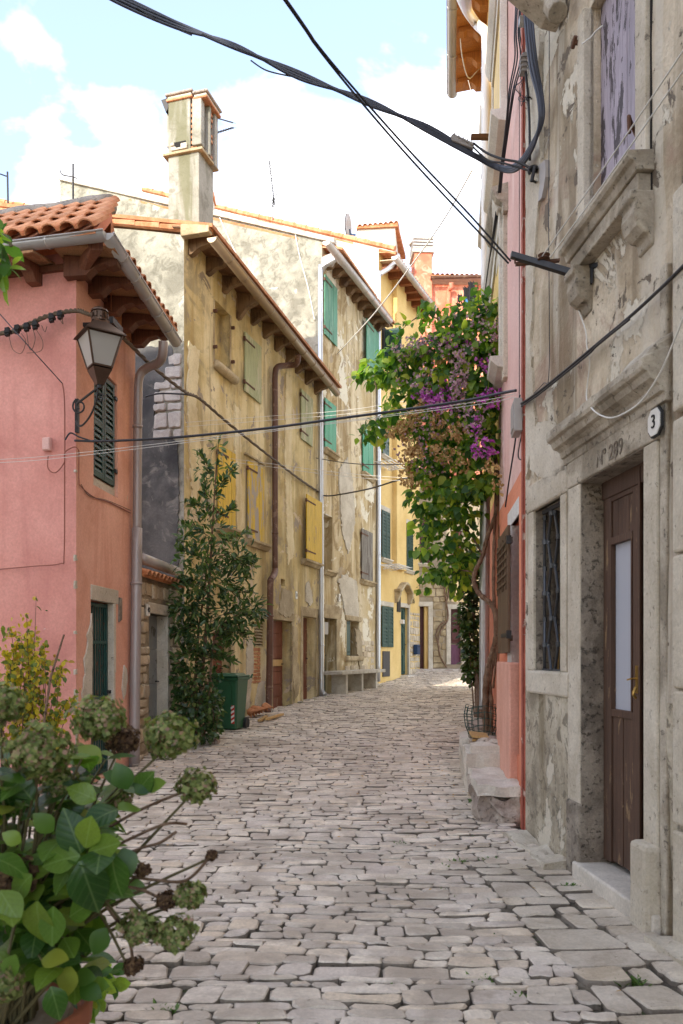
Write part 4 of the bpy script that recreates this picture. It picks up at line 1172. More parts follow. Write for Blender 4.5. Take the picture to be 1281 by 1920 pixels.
# doors
for h in (hd1, hd2, hd0):
    panel_door(bh, B, h[0], h[1], h[2] + .02, h[3], -h[4] + .06, M['door_red'], boards=7)
    frame(bh, B, h, M['ochre_stone'], .17, .012, 'lrt', head=.22)
MB().wbox(B, hd1[0] + .05, hd1[1] - .1, hd1[2] + .98, hd1[2] + 1.12, -.21, -.18).wbox(B, hd1[0] + .0, hd1[0] + .22, hd1[2], hd1[2] + .62, -.21, -.17).build('board_patch', M['new_wood'], bh)
for h in (hd1, hd2): MB().prism([B.p(h[0] - .2, h[2] - .2, .3), B.p(h[1] + .35, h[2] - .2, .3), B.p(h[1] + .2, h[2] - .2, -.3), B.p(h[0] - .1, h[2] - .2, -.3)], (0, 0, .22)).build('doorstep', M['step'], bh, bevel=.02)
lv = MB()
for i in range(8): lv.prism([B.p(hv[0], hv[2] + i * .062, -.02), B.p(hv[0], hv[2] + i * .062 + .012, -.02), B.p(hv[0], hv[2] + i * .062 + .05, -.07)], B.d * (hv[1] - hv[0]))
tag(lv.build('vent_louvre', M['ochre_stone'], bh), kind='stuff')
ub = sorted((B.at(466, 1250)[0], B.at(488, 1250)[0]))
masonry(bh, B, ub[0], ub[1], B.at(477, 1282)[1], B.at(477, 1214)[1], M['brick'], (.068, .072), (.2, .24), .012, (.004, .016), keep=lambda u, z: abs(u - sum(ub) / 2) < .42 + .1 * math.sin(z * 11), name='brick', depth=.02, inset=.006)
# repairs and bare spots with real plaster edges
for pix, mt in (([(548, 1172), (556, 1178), (556, 1240), (561, 1262), (558, 1300), (550, 1312), (547, 1250)], 'ochre_stone'), ([(573, 1096), (577, 1088), (581, 1104), (586, 1130), (580, 1136), (572, 1128)], 'frame_stone'),
                ([(462, 1200), (472, 1196), (474, 1240), (468, 1300), (464, 1330), (458, 1332)], 'frame_stone'), ([(484, 1282), (494, 1276), (496, 1318), (486, 1332), (478, 1322)], 'frame_stone'),
                ([(528, 1104), (545, 1108), (550, 1150), (536, 1158), (520, 1150)], 'tan_dark'), ([(352, 640), (372, 660), (366, 760), (378, 880), (360, 960), (350, 800)], 'tan_pale'), ([(438, 760), (450, 772), (449, 880), (456, 1000), (446, 1060), (440, 930)], 'tan_pale'), ([(535, 700), (545, 715), (544, 900), (550, 1040), (538, 1060), (532, 860)], 'tan_pale')):
    patch(bh, B, pix, M[mt], .030, 'render_patch', .03, .05)
# downpipe
downpipe(bh, wp(B, [(559, 665, .52), (556, 682, .44), (540, 685, .25), (521, 688, .12), (516, 705, .09), (516, 760, .09), (516, 900, .09), (516, 1072, .09)]), .062, M['pipe_brown'], wp(B, [(516, 800, .09), (516, 1000, .09)]))
downpipe(bh, wp(B, [(516, 1068, .09), (514, 1078, .12), (508, 1088, .16), (507, 1100, .16), (506, 1200, .14), (504, 1320, .14), (502, 1334, .2)]), .068, M['pipe_brown'], wp(B, [(507, 1155, .15), (505, 1290, .14)]))
plaque(B, *B.at(555, 1116), '8', 'small white number plate above the red boarded door of the ochre house', .11, .16, .014, False, .12)
# chimney
CHY = 15.0
ch_c = P(345, 0, CHY)
cx = Vector((.96, -.281, 0)); cy = Vector((.281, .96, 0))
def cbox(mb, a0, a1, b0, b1, z0, z1):
    o = Vector((ch_c.x, CHY, 0)) + cx * a0 + cy * b0 + Vector((0, 0, z0))
    return mb.box(o, cx * (a1 - a0), cy * (b1 - b0), (0, 0, z1 - z0))
zc = lambda y: 1.5 - (y - CY_) / F_ * CHY
mb = MB(); cbox(mb, -.33, .31, 0, .62, 8.3, zc(286)); shaft = mb.build('chimney', M['chimney'], bh, bevel=.015)
mb = MB(); cbox(mb, -.25, .25, .10, .55, zc(286), zc(190)); mb.build('flue_core', M['brick'], shaft)
for (a0, a1, b0, b1, ya, yb) in ((-.33, .13, 0, .08, 282, 184), (.17, .36, -.01, .14, 276, 188), (.30, .42, .22, .30, 283, 190), (.30, .42, .46, .60, 290, 186), (-.42, -.34, .1, .22, 262, 184), (-.42, -.34, .4, .6, 262, 184), (-.36, .34, .56, .64, 284, 186)):
    mb = MB(); cbox(mb, a0, a1, b0, b1, zc(ya), zc(yb)); mb.build('chimney_pier', M['chimney'], shaft, bevel=.015)
for i in range(9):
    z = zc(280) + i * .1
    for a0, b0 in ((.26, .31), (.13, .03), (-.36, .23)):
        mb = MB(); cbox(mb, a0, a0 + .10 + rnd.uniform(-.03, .03), b0, b0 + .13, z, z + .05); mb.build('brick', M['brick'], shaft)
mb = MB(); cbox(mb, -.22, .04, -.008, .05, zc(281), zc(264)); mb.build('flue_hole', M['dark_void'], shaft)
for a0, zb0, w_, h_ in ((-.25, 281, .1, .07), (-.05, 281, .13, .11), (-.26, 272, .07, .06), (-.16, 281, .12, .04)):
    mb = MB(); cbox(mb, a0, a0 + w_, -.05, .04, zc(zb0), zc(zb0) + h_); mb.build('brick', M['frame_stone'], shaft, bevel=.015)
mb = MB(); cbox(mb, -.42, .40, -.06, .68, zc(289), zc(284)); mb.build('chimney_ledge', M['ochre_stone'], shaft, bevel=.012)
for (e, y0, y1, mt) in ((.02, 186, 181, 'brick'), (.0, 181, 176, 'frame_stone'), (.035, 176, 171, 'ridge')):
    mb = MB(); cbox(mb, -.34 - e, .16 + e, -.02 - e, .62 + e, zc(y0), zc(y1)); cbox(mb, .20 - e * .5, .46 + e, .0 - e, .60 + e, zc(y0 + 5), zc(y1 + 5)); mb.build('chimney_cap', M[mt], shaft, bevel=.02)
mb = MB().prism([Vector((ch_c.x, CHY, 0)) + cx * a + Vector((0, 0, zc(y))) for a, y in ((-.30, 176), (-.48, 178), (-.38, 203), (-.34, 198))], cy * .3); mb.build('slate_flap', M['iron'], shaft)

# ------------------------------------------------------------------ blotched house with green shutters
chs = thing('blotched_house', (-.6, 22.4, .5), 'cream and brown blotched house with green plank shutters and a stone bench at its foot', 'house', 'houses lining the street')
h5 = R_(C, 607, 963, 1068, 623, .25); h7 = R_(C, 609, 1158, 1306, 631, .40); h7 = (h7[0], h7[1], .52, h7[3], .4)
h8 = R_(C, 649, 1163, 1230, 673, .22)
mb = MB(); panel(mb, C, 0, 4.78, .1, 11.75, [h5, h7, h8], amp=.025); mb.build('front_wall', M['blotch'], chs)
qa, qb = GC.at(600, 449), GC.at(395, 402)
ct = lambda u: qa[1] + (qb[1] - qa[1]) * (u - qa[0]) / (qb[0] - qa[0])
mb = MB(); panel(mb, GC, 0, 8, 5, ct, amp=.03); mb.build('gable_wall', M['grey_gable'], chs)
MB().prism([GC.p(-.35, ct(-.35) - .02, .07), GC.p(-.35, ct(-.35) + .10, .07), GC.p(8, ct(8) + .10, .07), GC.p(8, ct(8) - .02, .07)], -GC.n * .2).build('verge', M['concrete'], chs)
rfc = roof_slab(chs, C, 0, 4.8, .55, -6, 11.55, ct(1) - ct(0), M['old_tile'], .06)
tl = MB(); tile_row_mb(tl, C.p(0, 11.62, .52), C.p(4.8, 11.62, .52), -C.n + Vector((0, 0, .24)), .075, .17, .6); tag(tl.build('tiles', M['tile'], rfc), kind='stuff')
eave(chs, C, .05, 4.7, 11.50, .50, .10, 9, M['old_rafter'], M['soffit_dark'], rh=.14, rw=.15, style=0)
gutter(chs, [C.p(*C.at(612, 452, .57), .57), C.p(*C.at(731, 601, .57), .57)], .095, M['zinc'], 9)
MB().wprism(C, [(0, 11.45), (.45, 11.55), (.48, 11.4), (.40, 11.30), (.33, 11.38), (.25, 11.25), (.1, 11.28), (0, 11.15)], -.10, .12).build('eave_scroll', M['white_stone'], chs, bevel=.02)
downpipe(chs, wp(C, [(631, 478, .52), (629, 486, .46), (615, 494, .28), (604, 502, .13), (601, 515, .10), (601, 700, .10), (602, 1000, .10), (603, 1280, .10), (604, 1296, .12), (609, 1302, .22)]), .062, M['zinc_new'], wp(C, [(601, 545, .1), (601, 780, .1), (602, 1010, .1), (603, 1210, .1)]))
def sh(W, root, xl, yt, yb, xr, mat, n=3, w=.03, sl=True, lab=None):
    a = W.rect(xl, yt, yb, xr); s_ = plank_shutter(root, W, a[0], a[1], a[2], a[3], w, M[mat], n)
    if lab: s_['label'] = lab
    if sl: sill(root, W, a[0], a[1], a[2] - .02, M['ochre_stone'], .15, .13)
sh(C, chs, 606, 513, 627, 629, 'green_md', 3, .03, False)
sh(C, chs, 680, 597, 695, 704, 'green_md', 2, .10, False)
sh(C, chs, 606, 745, 838, 627, 'green_emerald', 3)
sh(C, chs, 678, 800, 883, 697, 'green_emerald', 2)
sh(C, chs, 676, 990, 1085, 697, 'grey_wood', 3, .02, True, 'bare grey weathered shutter')
sill(chs, C, h5[0], h5[1], h5[2], M['ochre_stone'], .15, .13)
MB().wbox(C, h5[0], h5[1], h5[2], h5[3], -.24, -.22).build('infill_panel', M['white'], chs)
frame(chs, C, h7, M['ochre_stone'], .22, .012, 'rt', head=.34)
panel_door(chs, C, h7[0], h7[1], h7[2], h7[3] - .05, -.33, M['green_dk'], boards=6)
MB().wbox(C, h7[0] + .05, h7[0] + .42, h7[3] - .42, h7[3] - .1, -.30, -.06).build('meter_box', M['grey_box'], chs, bevel=.01)
MB().wbox(C, h8[0] - .12, h8[1] + .12, h8[3], h8[3] + .14, -.05, .05).build('lintel', M['ochre_stone'], chs, bevel=.015)
MB().wbox(C, h8[0] - .1, h8[1] + .15, h8[2] - .14, h8[2], -.05, .12).build('sill', M['ochre_stone'], chs, bevel=.04)
panel_door(chs, C, h8[0], h8[0] + .48 * (h8[1] - h8[0]), h8[2] + .02, h8[3], -.06, M['green_dk'], 1, name='shutter', handle=False)
us_ = sorted((C.at(647, 1240)[0], C.at(702, 1240)[0]))
masonry(chs, C, us_[0], us_[1] - .05, .62, C.at(675, 1200)[1], M['rubble'], (.14, .26), (.2, .5), .02, (-.005, .03), [(h8[0] - .12, h8[1] + .16, h8[2] - .15, h8[3] + .15)], keep=lambda u, z: z < 1.7 + .9 * max(0, (u - 3.1)) + .15 * math.sin(u * 6), depth=.03)
plaque(C, *C.at(635, 1121), '3', 'tiny white number plate near the downpipe of the blotched house', .13, .2, .03, False, .15)
for pix, mt in (([(633, 1085), (648, 1078), (668, 1090), (672, 1160), (650, 1165), (640, 1120)], 'frame_stone'), ([(634, 880), (650, 860), (660, 900), (664, 980), (652, 1040), (640, 1000)], 'frame_stone'), ([(664, 1180), (676, 1185), (680, 1240), (674, 1260), (668, 1215)], 'tan_dark')):
    patch(chs, C, pix, M[mt], .032, 'render_patch', .05, .05)
bn = thing('stone_bench', C.p(2.2, .62, .4), 'pale concrete bench with three upright slabs under the small green shutter', 'bench')
zs_ = .60
b0 = C.at(640, 1272, .55)[0]; b1 = C.at(706, 1270, .3)[0]
MB().wbox(C, b0, b1, zs_ + .43, zs_ + .52, .08, .58).build('seat', M['concrete'], bn, bevel=.012)
for t in (.12, .46, .80): MB().wbox(C, b0 + (b1 - b0) * t, b0 + (b1 - b0) * t + .14, zs_ - .12, zs_ + .43, .12, .52).build('leg', M['concrete'], bn, bevel=.01)

# ------------------------------------------------------------------ yellow house
dh_ = thing('yellow_house', (1.4, 26.5, .75), 'clean yellow house with dark green louvred shutters and a green panelled door', 'house', 'houses lining the street')
hdo = R_(D, 752, 1138, 1264, 766, .22); hdo = (hdo[0], hdo[1], .86, hdo[3], .22)
mb = MB(); panel(mb, D, 0, 3.95, .3, 13.95, [hdo], amp=.012); mb.build('front_wall', M['yellow'], dh_)
qa, qb = GD.at(740, 470), GD.at(420, 394)
dt = lambda u: qa[1] + (qb[1] - qa[1]) * (u - qa[0]) / (qb[0] - qa[0])
mb = MB(); panel(mb, GD, 0, 9, 6, dt, amp=.01); mb.build('gable_wall', M['white'], dh_)
rfd = roof_slab(dh_, D, 0, 4.0, .55, -6, 13.70, dt(1) - dt(0), M['old_tile'], .06)
tl = MB(); tile_row_mb(tl, D.p(0, 13.78, .55), D.p(4, 13.78, .55), -D.n + Vector((0, 0, .24)), .08, .18, .6)
for i in range(22):
    u = -.55 + i * .43; tl.tube([GD.p(u, dt(u) + .06, .02), GD.p(u + .46, dt(u + .46) + .05, .02)], [.085, .07], 7)
tag(tl.build('tiles', M['tile'], rfd), kind='stuff')
eave(dh_, D, .1, 3.95, 13.62, .60, .10, 7, M['red_rafter'], M['soffit_pale'], rh=.2, rw=.16, style=1)
gutter(dh_, [D.p(*D.at(740, 480, .62), .62), D.p(*D.at(817, 580, .62), .62)], .105, M['zinc'], 8)
downpipe(dh_, wp(D, [(746, 478, .58), (744, 488, .5), (728, 504, .3), (713, 514, .13), (710, 525, .10), (710, 700, .10), (710, 1000, .10), (709, 1278, .10)]), .072, M['zinc_new'], wp(D, [(710, 600, .1), (710, 830, .1), (710, 1040, .1), (710, 1150, .1)]))
u0, u1 = D.at(736, 900)[0], D.at(754, 900)[0]
mb = MB(); mb.wbox(D, u0, u1, 4.3, 13.7, -.02, .16); mb.build('flue_pier', M['yellow'], dh_, bevel=.02)
def lsh(xl, yt, yb, xr, root=None, W=D, sl=True):
    a = W.rect(xl, yt, yb, xr); m_ = (a[0] + a[1]) / 2
    for p, q_ in ((a[0], m_ - .01), (m_ + .01, a[1])): louvre_shutter(root or dh_, W, p, q_, a[2], a[3], .03, M['green_dk'], pitch=.09, fw=.08)
    if sl: sill(root or dh_, W, a[0], a[1], a[2] - .03, M['frame_stone'], .14, .12)
    MB().wbox(W, a[1] + .02, a[1] + .1, a[2], a[3], -.02, .02).wbox(W, a[0] - .06, a[1] + .1, a[3] + .02, a[3] + .16, -.02, .025).build('stone_frame', M['frame_stone'], root or dh_)
lsh(715, 793, 850, 727); lsh(714, 956, 1044, 729); lsh(760, 981, 1066, 772); lsh(714, 1136, 1213, 735, sl=False)
a = D.rect(712, 612, 690, 716)
louvre_shutter(dh_, Wall(*D.p(a[0] + .3, 0, .05).to_2d(), D.n.x, D.n.y, 1), 0, .55, a[2], a[3], 0, M['green_dk'], pitch=.1, fw=.06)
a = D.rect(716, 610, 685, 727); MB().wbox(D, a[0], a[1], a[2], a[3], .0, .03).build('window', M['dark_void'], dh_)
a = D.rect(717, 1221, 1269, 730); MB().wbox(D, a[0], a[1], a[2], a[3], 0, .03).build('meter_door', plain('dark_grey_metal', (.06, .055, .055), .5, .2, .2), dh_, bevel=.006)
panel_door(dh_, D, hdo[0], hdo[1], hdo[2] + .02, hdo[3], -.12, M['green_dk'], 3, 2)
frame(dh_, D, hdo, M['frame_stone'], .14, .02, 'rt')
MB().wbox(D, hdo[0] - .05, hdo[1] + .35, .5, hdo[2], -.1, .28).build('doorstep', M['step'], dh_, bevel=.015)
a = D.rect(744, 1114, 1147, 750); MB().wbox(D, a[0], a[1], a[2], a[3], 0, .03).build('door_sign_board', M['iron'], dh_)
ha, hb, hz = D.at(739, 1118)[0], D.at(767, 1118)[0], D.at(753, 1112)[1]
hm_ = MB()
for i in range(8):
    t0, t1 = i / 8, (i + 1) / 8
    f = lambda t: hz + .28 * math.sin(math.pi * min(1, max(0, (t - .18) / .64))) if .18 < t < .82 else hz
    hm_.prism([D.p(ha + (hb - ha) * t0, f(t0), 0), D.p(ha + (hb - ha) * t1, f(t1), 0), D.p(ha + (hb - ha) * t1, f(t1) + .08, 0), D.p(ha + (hb - ha) * t0, f(t0) + .08, 0)], D.n * .22)
for t in (.03, .88): hm_.wprism(D, [(0, hz), (.2, hz), (.2, hz - .1), (.15, hz - .2), (.12, hz - .32), (0, hz - .36)], ha + (hb - ha) * t, ha + (hb - ha) * (t + .09))
hm_.build('door_hood', M['ochre_stone'], dh_, bevel=.01)
text_mesh('painted_number', '26', .26, M['black_flat'], dh_, wall_matrix(D, *D.at(774.5, 1127), .022))
a = D.at(751, 1166); MB().wbox(D, a[0] - .05, a[0] + .05, a[1] - .07, a[1] + .07, .0, .13).build('wall_light', M['white_flat'], dh_, bevel=.01)
# drying racks under the windows
for (x, y) in ((737, 1062), (730, 872)):
    q = D.at(x, y, .3)
    dr = thing('drying_rack', D.p(q[0], q[1], .05), 'white wire drying rack below %s louvred window of the yellow house' % ('the middle' if y > 1000 else 'an upper'), 'drying rack')
    rk = MB()
    for i in range(6): rk.tube([D.p(q[0] - .55, q[1] + .0, .08 + i * .12), D.p(q[0] + .6, q[1], .08 + i * .12)], .012, 5)
    for t in (-.55, 0, .6): rk.tube([D.p(q[0] + t, q[1], .02), D.p(q[0] + t, q[1], .72)], .014, 5)
    rk.build('rack', M['white_flat'], dr)
    pg = MB()
    for i in range(26): pg.tube([D.p(q[0] + rnd.uniform(-.5, .55), q[1] + .01, .08 + rnd.randrange(6) * .12)] * 1 + [D.p(q[0] + rnd.uniform(-.5, .55), q[1] - .1, .08 + rnd.randrange(6) * .12)], .006, 4)
    tag(pg.build('pegs', M['wire_white'], dr), kind='stuff')
mbx = thing('letter_box', D.p(*D.at(775, 1224), 0), 'dark blue letter box on the stone pier right of the green door', 'letter box')
q = D.at(775.5, 1218)
MB().wbox(D, q[0] - .14, q[0] + .14, q[1] - .17, q[1] + .17, .04, .20).build('box', M['blue_box'], mbx, bevel=.02)
MB().wbox(D, q[0] - .10, q[0] + .10, q[1] + .08, q[1] + .11, .20, .205).build('slot', M['black_flat'], mbx)
masonry(dh_, D, hdo[1] + .18, 3.9, .8, 3.0, M['rubble'], (.15, .28), (.16, .3), .02, (.0, .03), depth=.02)

# ------------------------------------------------------------------ stone house closing the street
eh = thing('rubble_house', (4.5, 29.5, .95), 'rubble stone house with maroon doors closing the end of the street', 'house', 'houses lining the street')
e1 = (*EW.rect(784, 1137, 1256, 803), .3); e2 = (*EW.rect(845, 1142, 1246, 864), .15)
e3 = (*EW.rect(785, 968, 1056, 806), .12); e4 = (*EW.rect(846, 995, 1062, 866), .12)
mb = MB(); panel(mb, EW, 0, 5, .5, 7.4, [e1, e2, e3, e4], amp=.02); mb.poly(EW.p(5, .5), EW.p(5, 7.4), EW.p(5, 7.4, -4), EW.p(5, .5, -4)); mb.poly(EW.p(0, 7.4), EW.p(5, 7.4), EW.p(5, 8.4, -4), EW.p(0, 8.4, -4))
mb.build('wall', M['beige'], eh)
masonry(eh, EW, .0, 3.6, .85, 4.3, M['ochre_stone'], (.16, .30), (.2, .5), .025, (.005, .06), [(h_[0] - .17, h_[1] + .17, 0, h_[3] + .17) for h_ in (e1, e2)], depth=.03)
for h_ in (e1, e2): frame(eh, EW, h_, M['frame_stone'], .16, .05, 'lrt')
panel_door(eh, EW, e1[0], e1[1] - .12, e1[2], e1[3], -.2, M['door_maroon'], 3, 2)
MB().wbox(EW, e1[1] - .12, e1[1], e1[2], e1[3], -.29, -.06).build('door_reveal', M['yellow'], eh)
panel_door(eh, EW, e2[0], e2[1], e2[2] + .75, e2[3], -.1, M['door_maroon'], 2, 1, handle=False)
MB().wbox(EW, e2[0], e2[1], e2[2], e2[2] + .70, -.12, -.07).build('door_base_panel', paint('purple_panel', (.14, .045, .085)), eh)
for h_ in (e3, e4):
    for t in (0, .5):
        plank_shutter(eh, EW, h_[0] + (h_[1] - h_[0]) * t, h_[0] + (h_[1] - h_[0]) * (t + .49), h_[2], h_[3], -.06, M['door_maroon'], 2, False)
    sill(eh, EW, h_[0], h_[1], h_[2], M['frame_stone'], .12, .12)
MB().wbox(EW, -.2, 3.6, .6, 1.05, -.1, .35).build('doorstep', M['rock'], eh, bevel=.06)
# red house behind
RW = Wall(2.7, 32, 1, .05, -1)
rh_ = thing('red_house', (5, 33, 1.2), 'tall red plastered house rising behind the yellow house with a brown gutter', 'house', 'houses lining the street')
mb = MB(); panel(mb, RW, -.8, 4.5, 5, 16.4, amp=.012); mb.build('wall', M['red'], rh_)
z0 = RW.at(815, 528)[1]
rr = roof_slab(rh_, RW, .75, 4.5, .35, -4, z0, .3, M['old_tile'], .07)
tl = MB(); tile_row_mb(tl, RW.p(.8, z0 + .1, .36), RW.p(4.5, z0 + .1, .36), -RW.n + Vector((0, 0, .3)), .09, .19, .6); tag(tl.build('tiles', M['tile'], rr), kind='stuff')
gutter(rh_, [RW.p(.8, z0 - .02, .42), RW.p(4.5, z0 + .15, .42)], .09, M['pipe_brown'], 5)
downpipe(rh_, wp(RW, [(846, 530, .4), (846, 540, .3), (841, 552, .12), (840, 640, .1), (840, 760, .1)]), .09, M['red'])
a0, a1 = RW.at(775, 500)[0], RW.at(808, 500)[0]
mb = MB(); mb.wbox(RW, a0, a1, 10, RW.at(790, 482)[1], -.6, .35); shf = mb.build('chimney', M['red'], rh_, bevel=.02)
z1 = RW.at(790, 482)[1]; z2 = RW.at(790, 455)[1]
mb = MB()
mb.wbox(RW, a0 - .08, a1 + .08, z1, z1 + .14, -.68, .43); mb.build('chimney_ledge', M['white'], shf, bevel=.02)
MB().wbox(RW, a0 + .1, a1 - .1, z1 + .14, z2, -.5, .25).build('flue_core', M['iron_rust'], shf)
for i in range(4):
    z = z1 + .16 + i * .125; MB().wbox(RW, a0 - .05, a1 + .05, z, z + .085, -.65, .40).build('brick_course', M['white_stone'], shf, bevel=.012)
MB().lathe(RW.p((a0 + a1) / 2, 0, -.12), [(.52, z2 - .02), (.50, z2 + .04), (.30, z2 + .18), (.12, z2 + .26)], 8).build('chimney_cap', M['white'], shf)

# ------------------------------------------------------------------ roofs and gables further back on the left
def bgthing(name, label, cat, loc): return thing(name, loc, label, cat)
far = thing('rear_house', (-7.5, 17, 4), 'grey plastered house wall with an orange tile verge behind the pink roof', 'house', 'houses lining the street')
FW = Wall(-4.6, 16, -.97, .1, 1)
ft = lambda u: FW.at(120, 406)[1] + (FW.at(0, 386)[1] - FW.at(120, 406)[1]) * (u - FW.at(120, 400)[0]) / (FW.at(0, 400)[0] - FW.at(120, 400)[0])
mb = MB(); panel(mb, FW, .0, 8, 5, ft, amp=.02); mb.build('wall', M['grey_gable'], far)
roof_slab(far, Wall(-4.6, 16, .1, .97, -1), 0, 3, 0, -6, ft(0), .2, M['old_tile'])
tl = MB()
for i in range(20): tl.tube([FW.p(-.2 + i * .4, ft(-.2 + i * .4) + .05, .03), FW.p(.24 + i * .4, ft(.24 + i * .4) + .04, .03)], [.08, .065], 7)
tag(tl.build('tiles', M['tile'], far), kind='stuff')
gab = thing('old_gable', (-5, 22, 8), 'rough grey gable top with a few roof tiles left of the tall chimney', 'house', 'houses lining the street')
pts = [P(x, y, 22) for x, y in ((236, 500), (236, 414), (250, 402), (266, 386), (278, 377), (292, 383), (318, 388), (330, 500))]
MB().prism(pts, (0, 1.2, 0)).build('gable_wall', M['grey_gable'], gab)
tl = MB(); tile_row_mb(tl, P(218, 408, 22.2), P(252, 396, 22.2), Vector((-.1, 1, .2)), .09, .17, 1); tag(tl.build('tiles', M['tile'], gab), kind='stuff')
wh = thing('white_dormer', P(712, 468, 30), 'white plastered roof block with a tiled cap above the yellow house', 'dormer')
pts = [P(x, y, 30) for x, y in ((671, 470), (671, 428), (741, 424), (741, 490))]
MB().prism(pts, (.3, 2.2, 0)).build('wall', M['white'], wh)
MB().prism([P(x, y, 29.9) for x, y in ((668, 428), (668, 424), (746, 416), (746, 424))], (.5, 2.5, 0)).build('roof', M['old_tile'], wh)
tl = MB(); tile_row_mb(tl, P(670, 424, 29.85), P(748, 417, 29.85), Vector((.15, 1, .1)), .09, .19, .8); tag(tl.build('tiles', M['tile'], wh), kind='stuff')
ch2 = thing('small_chimney', P(395, 395, 21), 'small tiled chimney peeping out right of the tall chimney', 'chimney')
mb = MB(); mb.prism([P(x, y, 21) for x, y in ((388, 400), (388, 368), (398, 368), (398, 400))], (0, .4, 0)); mb.build('stack', M['white'], ch2)
MB().prism([P(x, y, 20.95) for x, y in ((389, 368), (390, 340), (399, 352), (400, 366))], (0, .5, 0)).build('cap', M['tile'], ch2)
dish = thing('satellite_dish', P(654, 442, 29), 'grey satellite dish seen edge on above the orange roof verge', 'satellite dish')
dm = MB()
for i in range(10):
    a0, a1 = math.pi * i / 5, math.pi * (i + 1) / 5
    c = P(654, 424, 29); ax = Vector((.12, .5, 0)); ay = Vector((.04, 0, .42)); dd = Vector((-.08, .02, 0))
    dm.poly(c + dd, c + ax * math.cos(a0) + ay * math.sin(a0), c + ax * math.cos(a1) + ay * math.sin(a1))
    dm.poly(c + dd * 1.4, c + dd * .4 + ax * math.cos(a1) + ay * math.sin(a1), c + dd * .4 + ax * math.cos(a0) + ay * math.sin(a0))
dm.build('bowl', M['grey_box'], dish)
MB().tube([P(656, 430, 29), P(658, 448, 29)], .03).box(P(656, 443, 29), (.22, 0, 0), (0, .1, 0), (0, 0, .1)).build('mount', M['blue_box'], dish)
def antenna(loc, label, build):
    t = thing('tv_antenna', loc, label, 'TV antenna', 'roof antennas'); build(t)
def an1(t):
    MB().tube([P(137, 398, 13), P(137, 307, 13)], .018, 6).build('mast', M['iron'], t)
    MB().tube(spline([P(112, 318, 13), P(117, 327, 13), P(135, 331, 13), P(144, 334, 13)]), .012, 5).build('arm', M['iron'], t)
antenna(P(137, 398, 13), 'thin bare antenna mast with one bent arm above the pink roof ridge', an1)
def an2(t):
    MB().tube([P(15, 385, 16), P(14, 322, 16)], .02, 6).build('mast', M['iron'], t)
    MB().tube([P(0, 326, 16), P(14, 331, 16)], .014, 5).build('arm', M['iron'], t)
antenna(P(15, 385, 16), 'short antenna mast at the far left edge over the grey wall', an2)
def an3(t):
    MB().tube([P(512, 412, 22), P(512, 372, 22)], .02, 6).build('mast', M['iron'], t)
    yb = MB().tube([P(515, 384, 22), P(505, 302, 22)], .016, 5)
    for i in range(14):
        k = i / 13; c = P(505 + 10 * k, 302 + 82 * k, 22); s_ = .05 + .05 * k
        yb.tube([c - Vector((s_, .1, .005)), c + Vector((s_, .1, .01))], .009, 4)
    yb.build('yagi', M['iron'], t)
    rf_ = MB()
    for i in range(9): rf_.tube([P(512, 362 + i * 3, 22) + Vector((-.14, 0, .06)), P(512, 362 + i * 3, 22) + Vector((.16, 0, -.06))], .006, 4)
    rf_.tube([P(510, 388, 22), P(523, 352, 22)], .01, 4).build('reflector', M['iron'], t)
antenna(P(512, 412, 22), 'long yagi antenna pointing upward over the grey gable roof', an3)
def an4(t):
    MB().tube([P(394, 300, 16), P(395, 210, 16)], .015, 6).build('mast', M['iron'], t)
    for (a, b_) in (((395, 218), (437, 230)), ((396, 252), (438, 239))):
        yb = MB().tube([P(*a, 16), P(*b_, 16)], .014, 5)
        for i in range(10):
            c = P(a[0] + (b_[0] - a[0]) * i / 9, a[1] + (b_[1] - a[1]) * i / 9, 16); yb.tube([c - Vector((.04, .15, .09)), c + Vector((.04, .15, .09))], .005, 4)
        yb.build('yagi', M['iron'], t)
antenna(P(394, 300, 16), 'pair of sideways antennas fixed behind the tall pale chimney', an4)
# unseen house beside and behind the viewer, shaped to keep the street in shade
nb = thing('unseen_shade_house', (-7, -4, 0), 'unseen house left of the viewer, with upper blocks added to shade the street', 'house', 'houses lining the street')
mb = MB().box((-12, -16, -.5), (8.4, 0, 0), (0, 19, 0), (0, 0, 8.15)); mb.build('wall', M['old'], nb)
mb = MB().box((-5.0, -16, 7.5), (1.4, 0, 0), (0, 14.0, 0), (0, 0, 7.6)); mb.box((-9.0, -9, 7.5), (2.75, 0, 0), (0, 12, 0), (0, 0, 4.8)); mb.build('upper_wall', M['old'], nb)  # slim tower and second block, added only to stop sunlight
MB().prism([Vector((-12.4, 3.3, 7.6)), Vector((-3.2, 3.3, 7.6)), Vector((-7.8, 3.3, 8.4))], (0, -5.2, 0)).build('roof', M['old_tile'], nb)

# ------------------------------------------------------------------ old grey house on the right
gh = thing('grey_house', (3.2, 3, 0), 'old grey beige house at the right with brown glazed door and peeling lilac shutter', 'house', 'houses lining the street')
do = (W1.at(1097, 900)[0], W1.at(1218, 900)[0], .09, 2.675, .30)
go = (W1.at(1005, 957)[0], W1.at(1057, 930)[0], 1.384, 2.67, .26)
wo = (W1.at(1102, 15)[0], W1.at(1201, 15)[0], 4.29, 5.87, .14)
mb = MB(); panel(mb, W1, 0, 10.5, 1.25, 14.5, [(go[0], go[1], 1.384, go[3], go[4]), (do[0], do[1], 1.25, do[3], do[4]), wo], step=.3, amp=.03, back=False); mb.build('wall', M['old'], gh)
mb = MB(); panel(mb, W1, 0, 10.5, -.2, 1.25, [(do[0], do[1], .05, 1.25, do[4])], step=.2, amp=.03, w=.0, back=False); mb.build('wall_base', M['rough_base'], gh)
mb = MB()
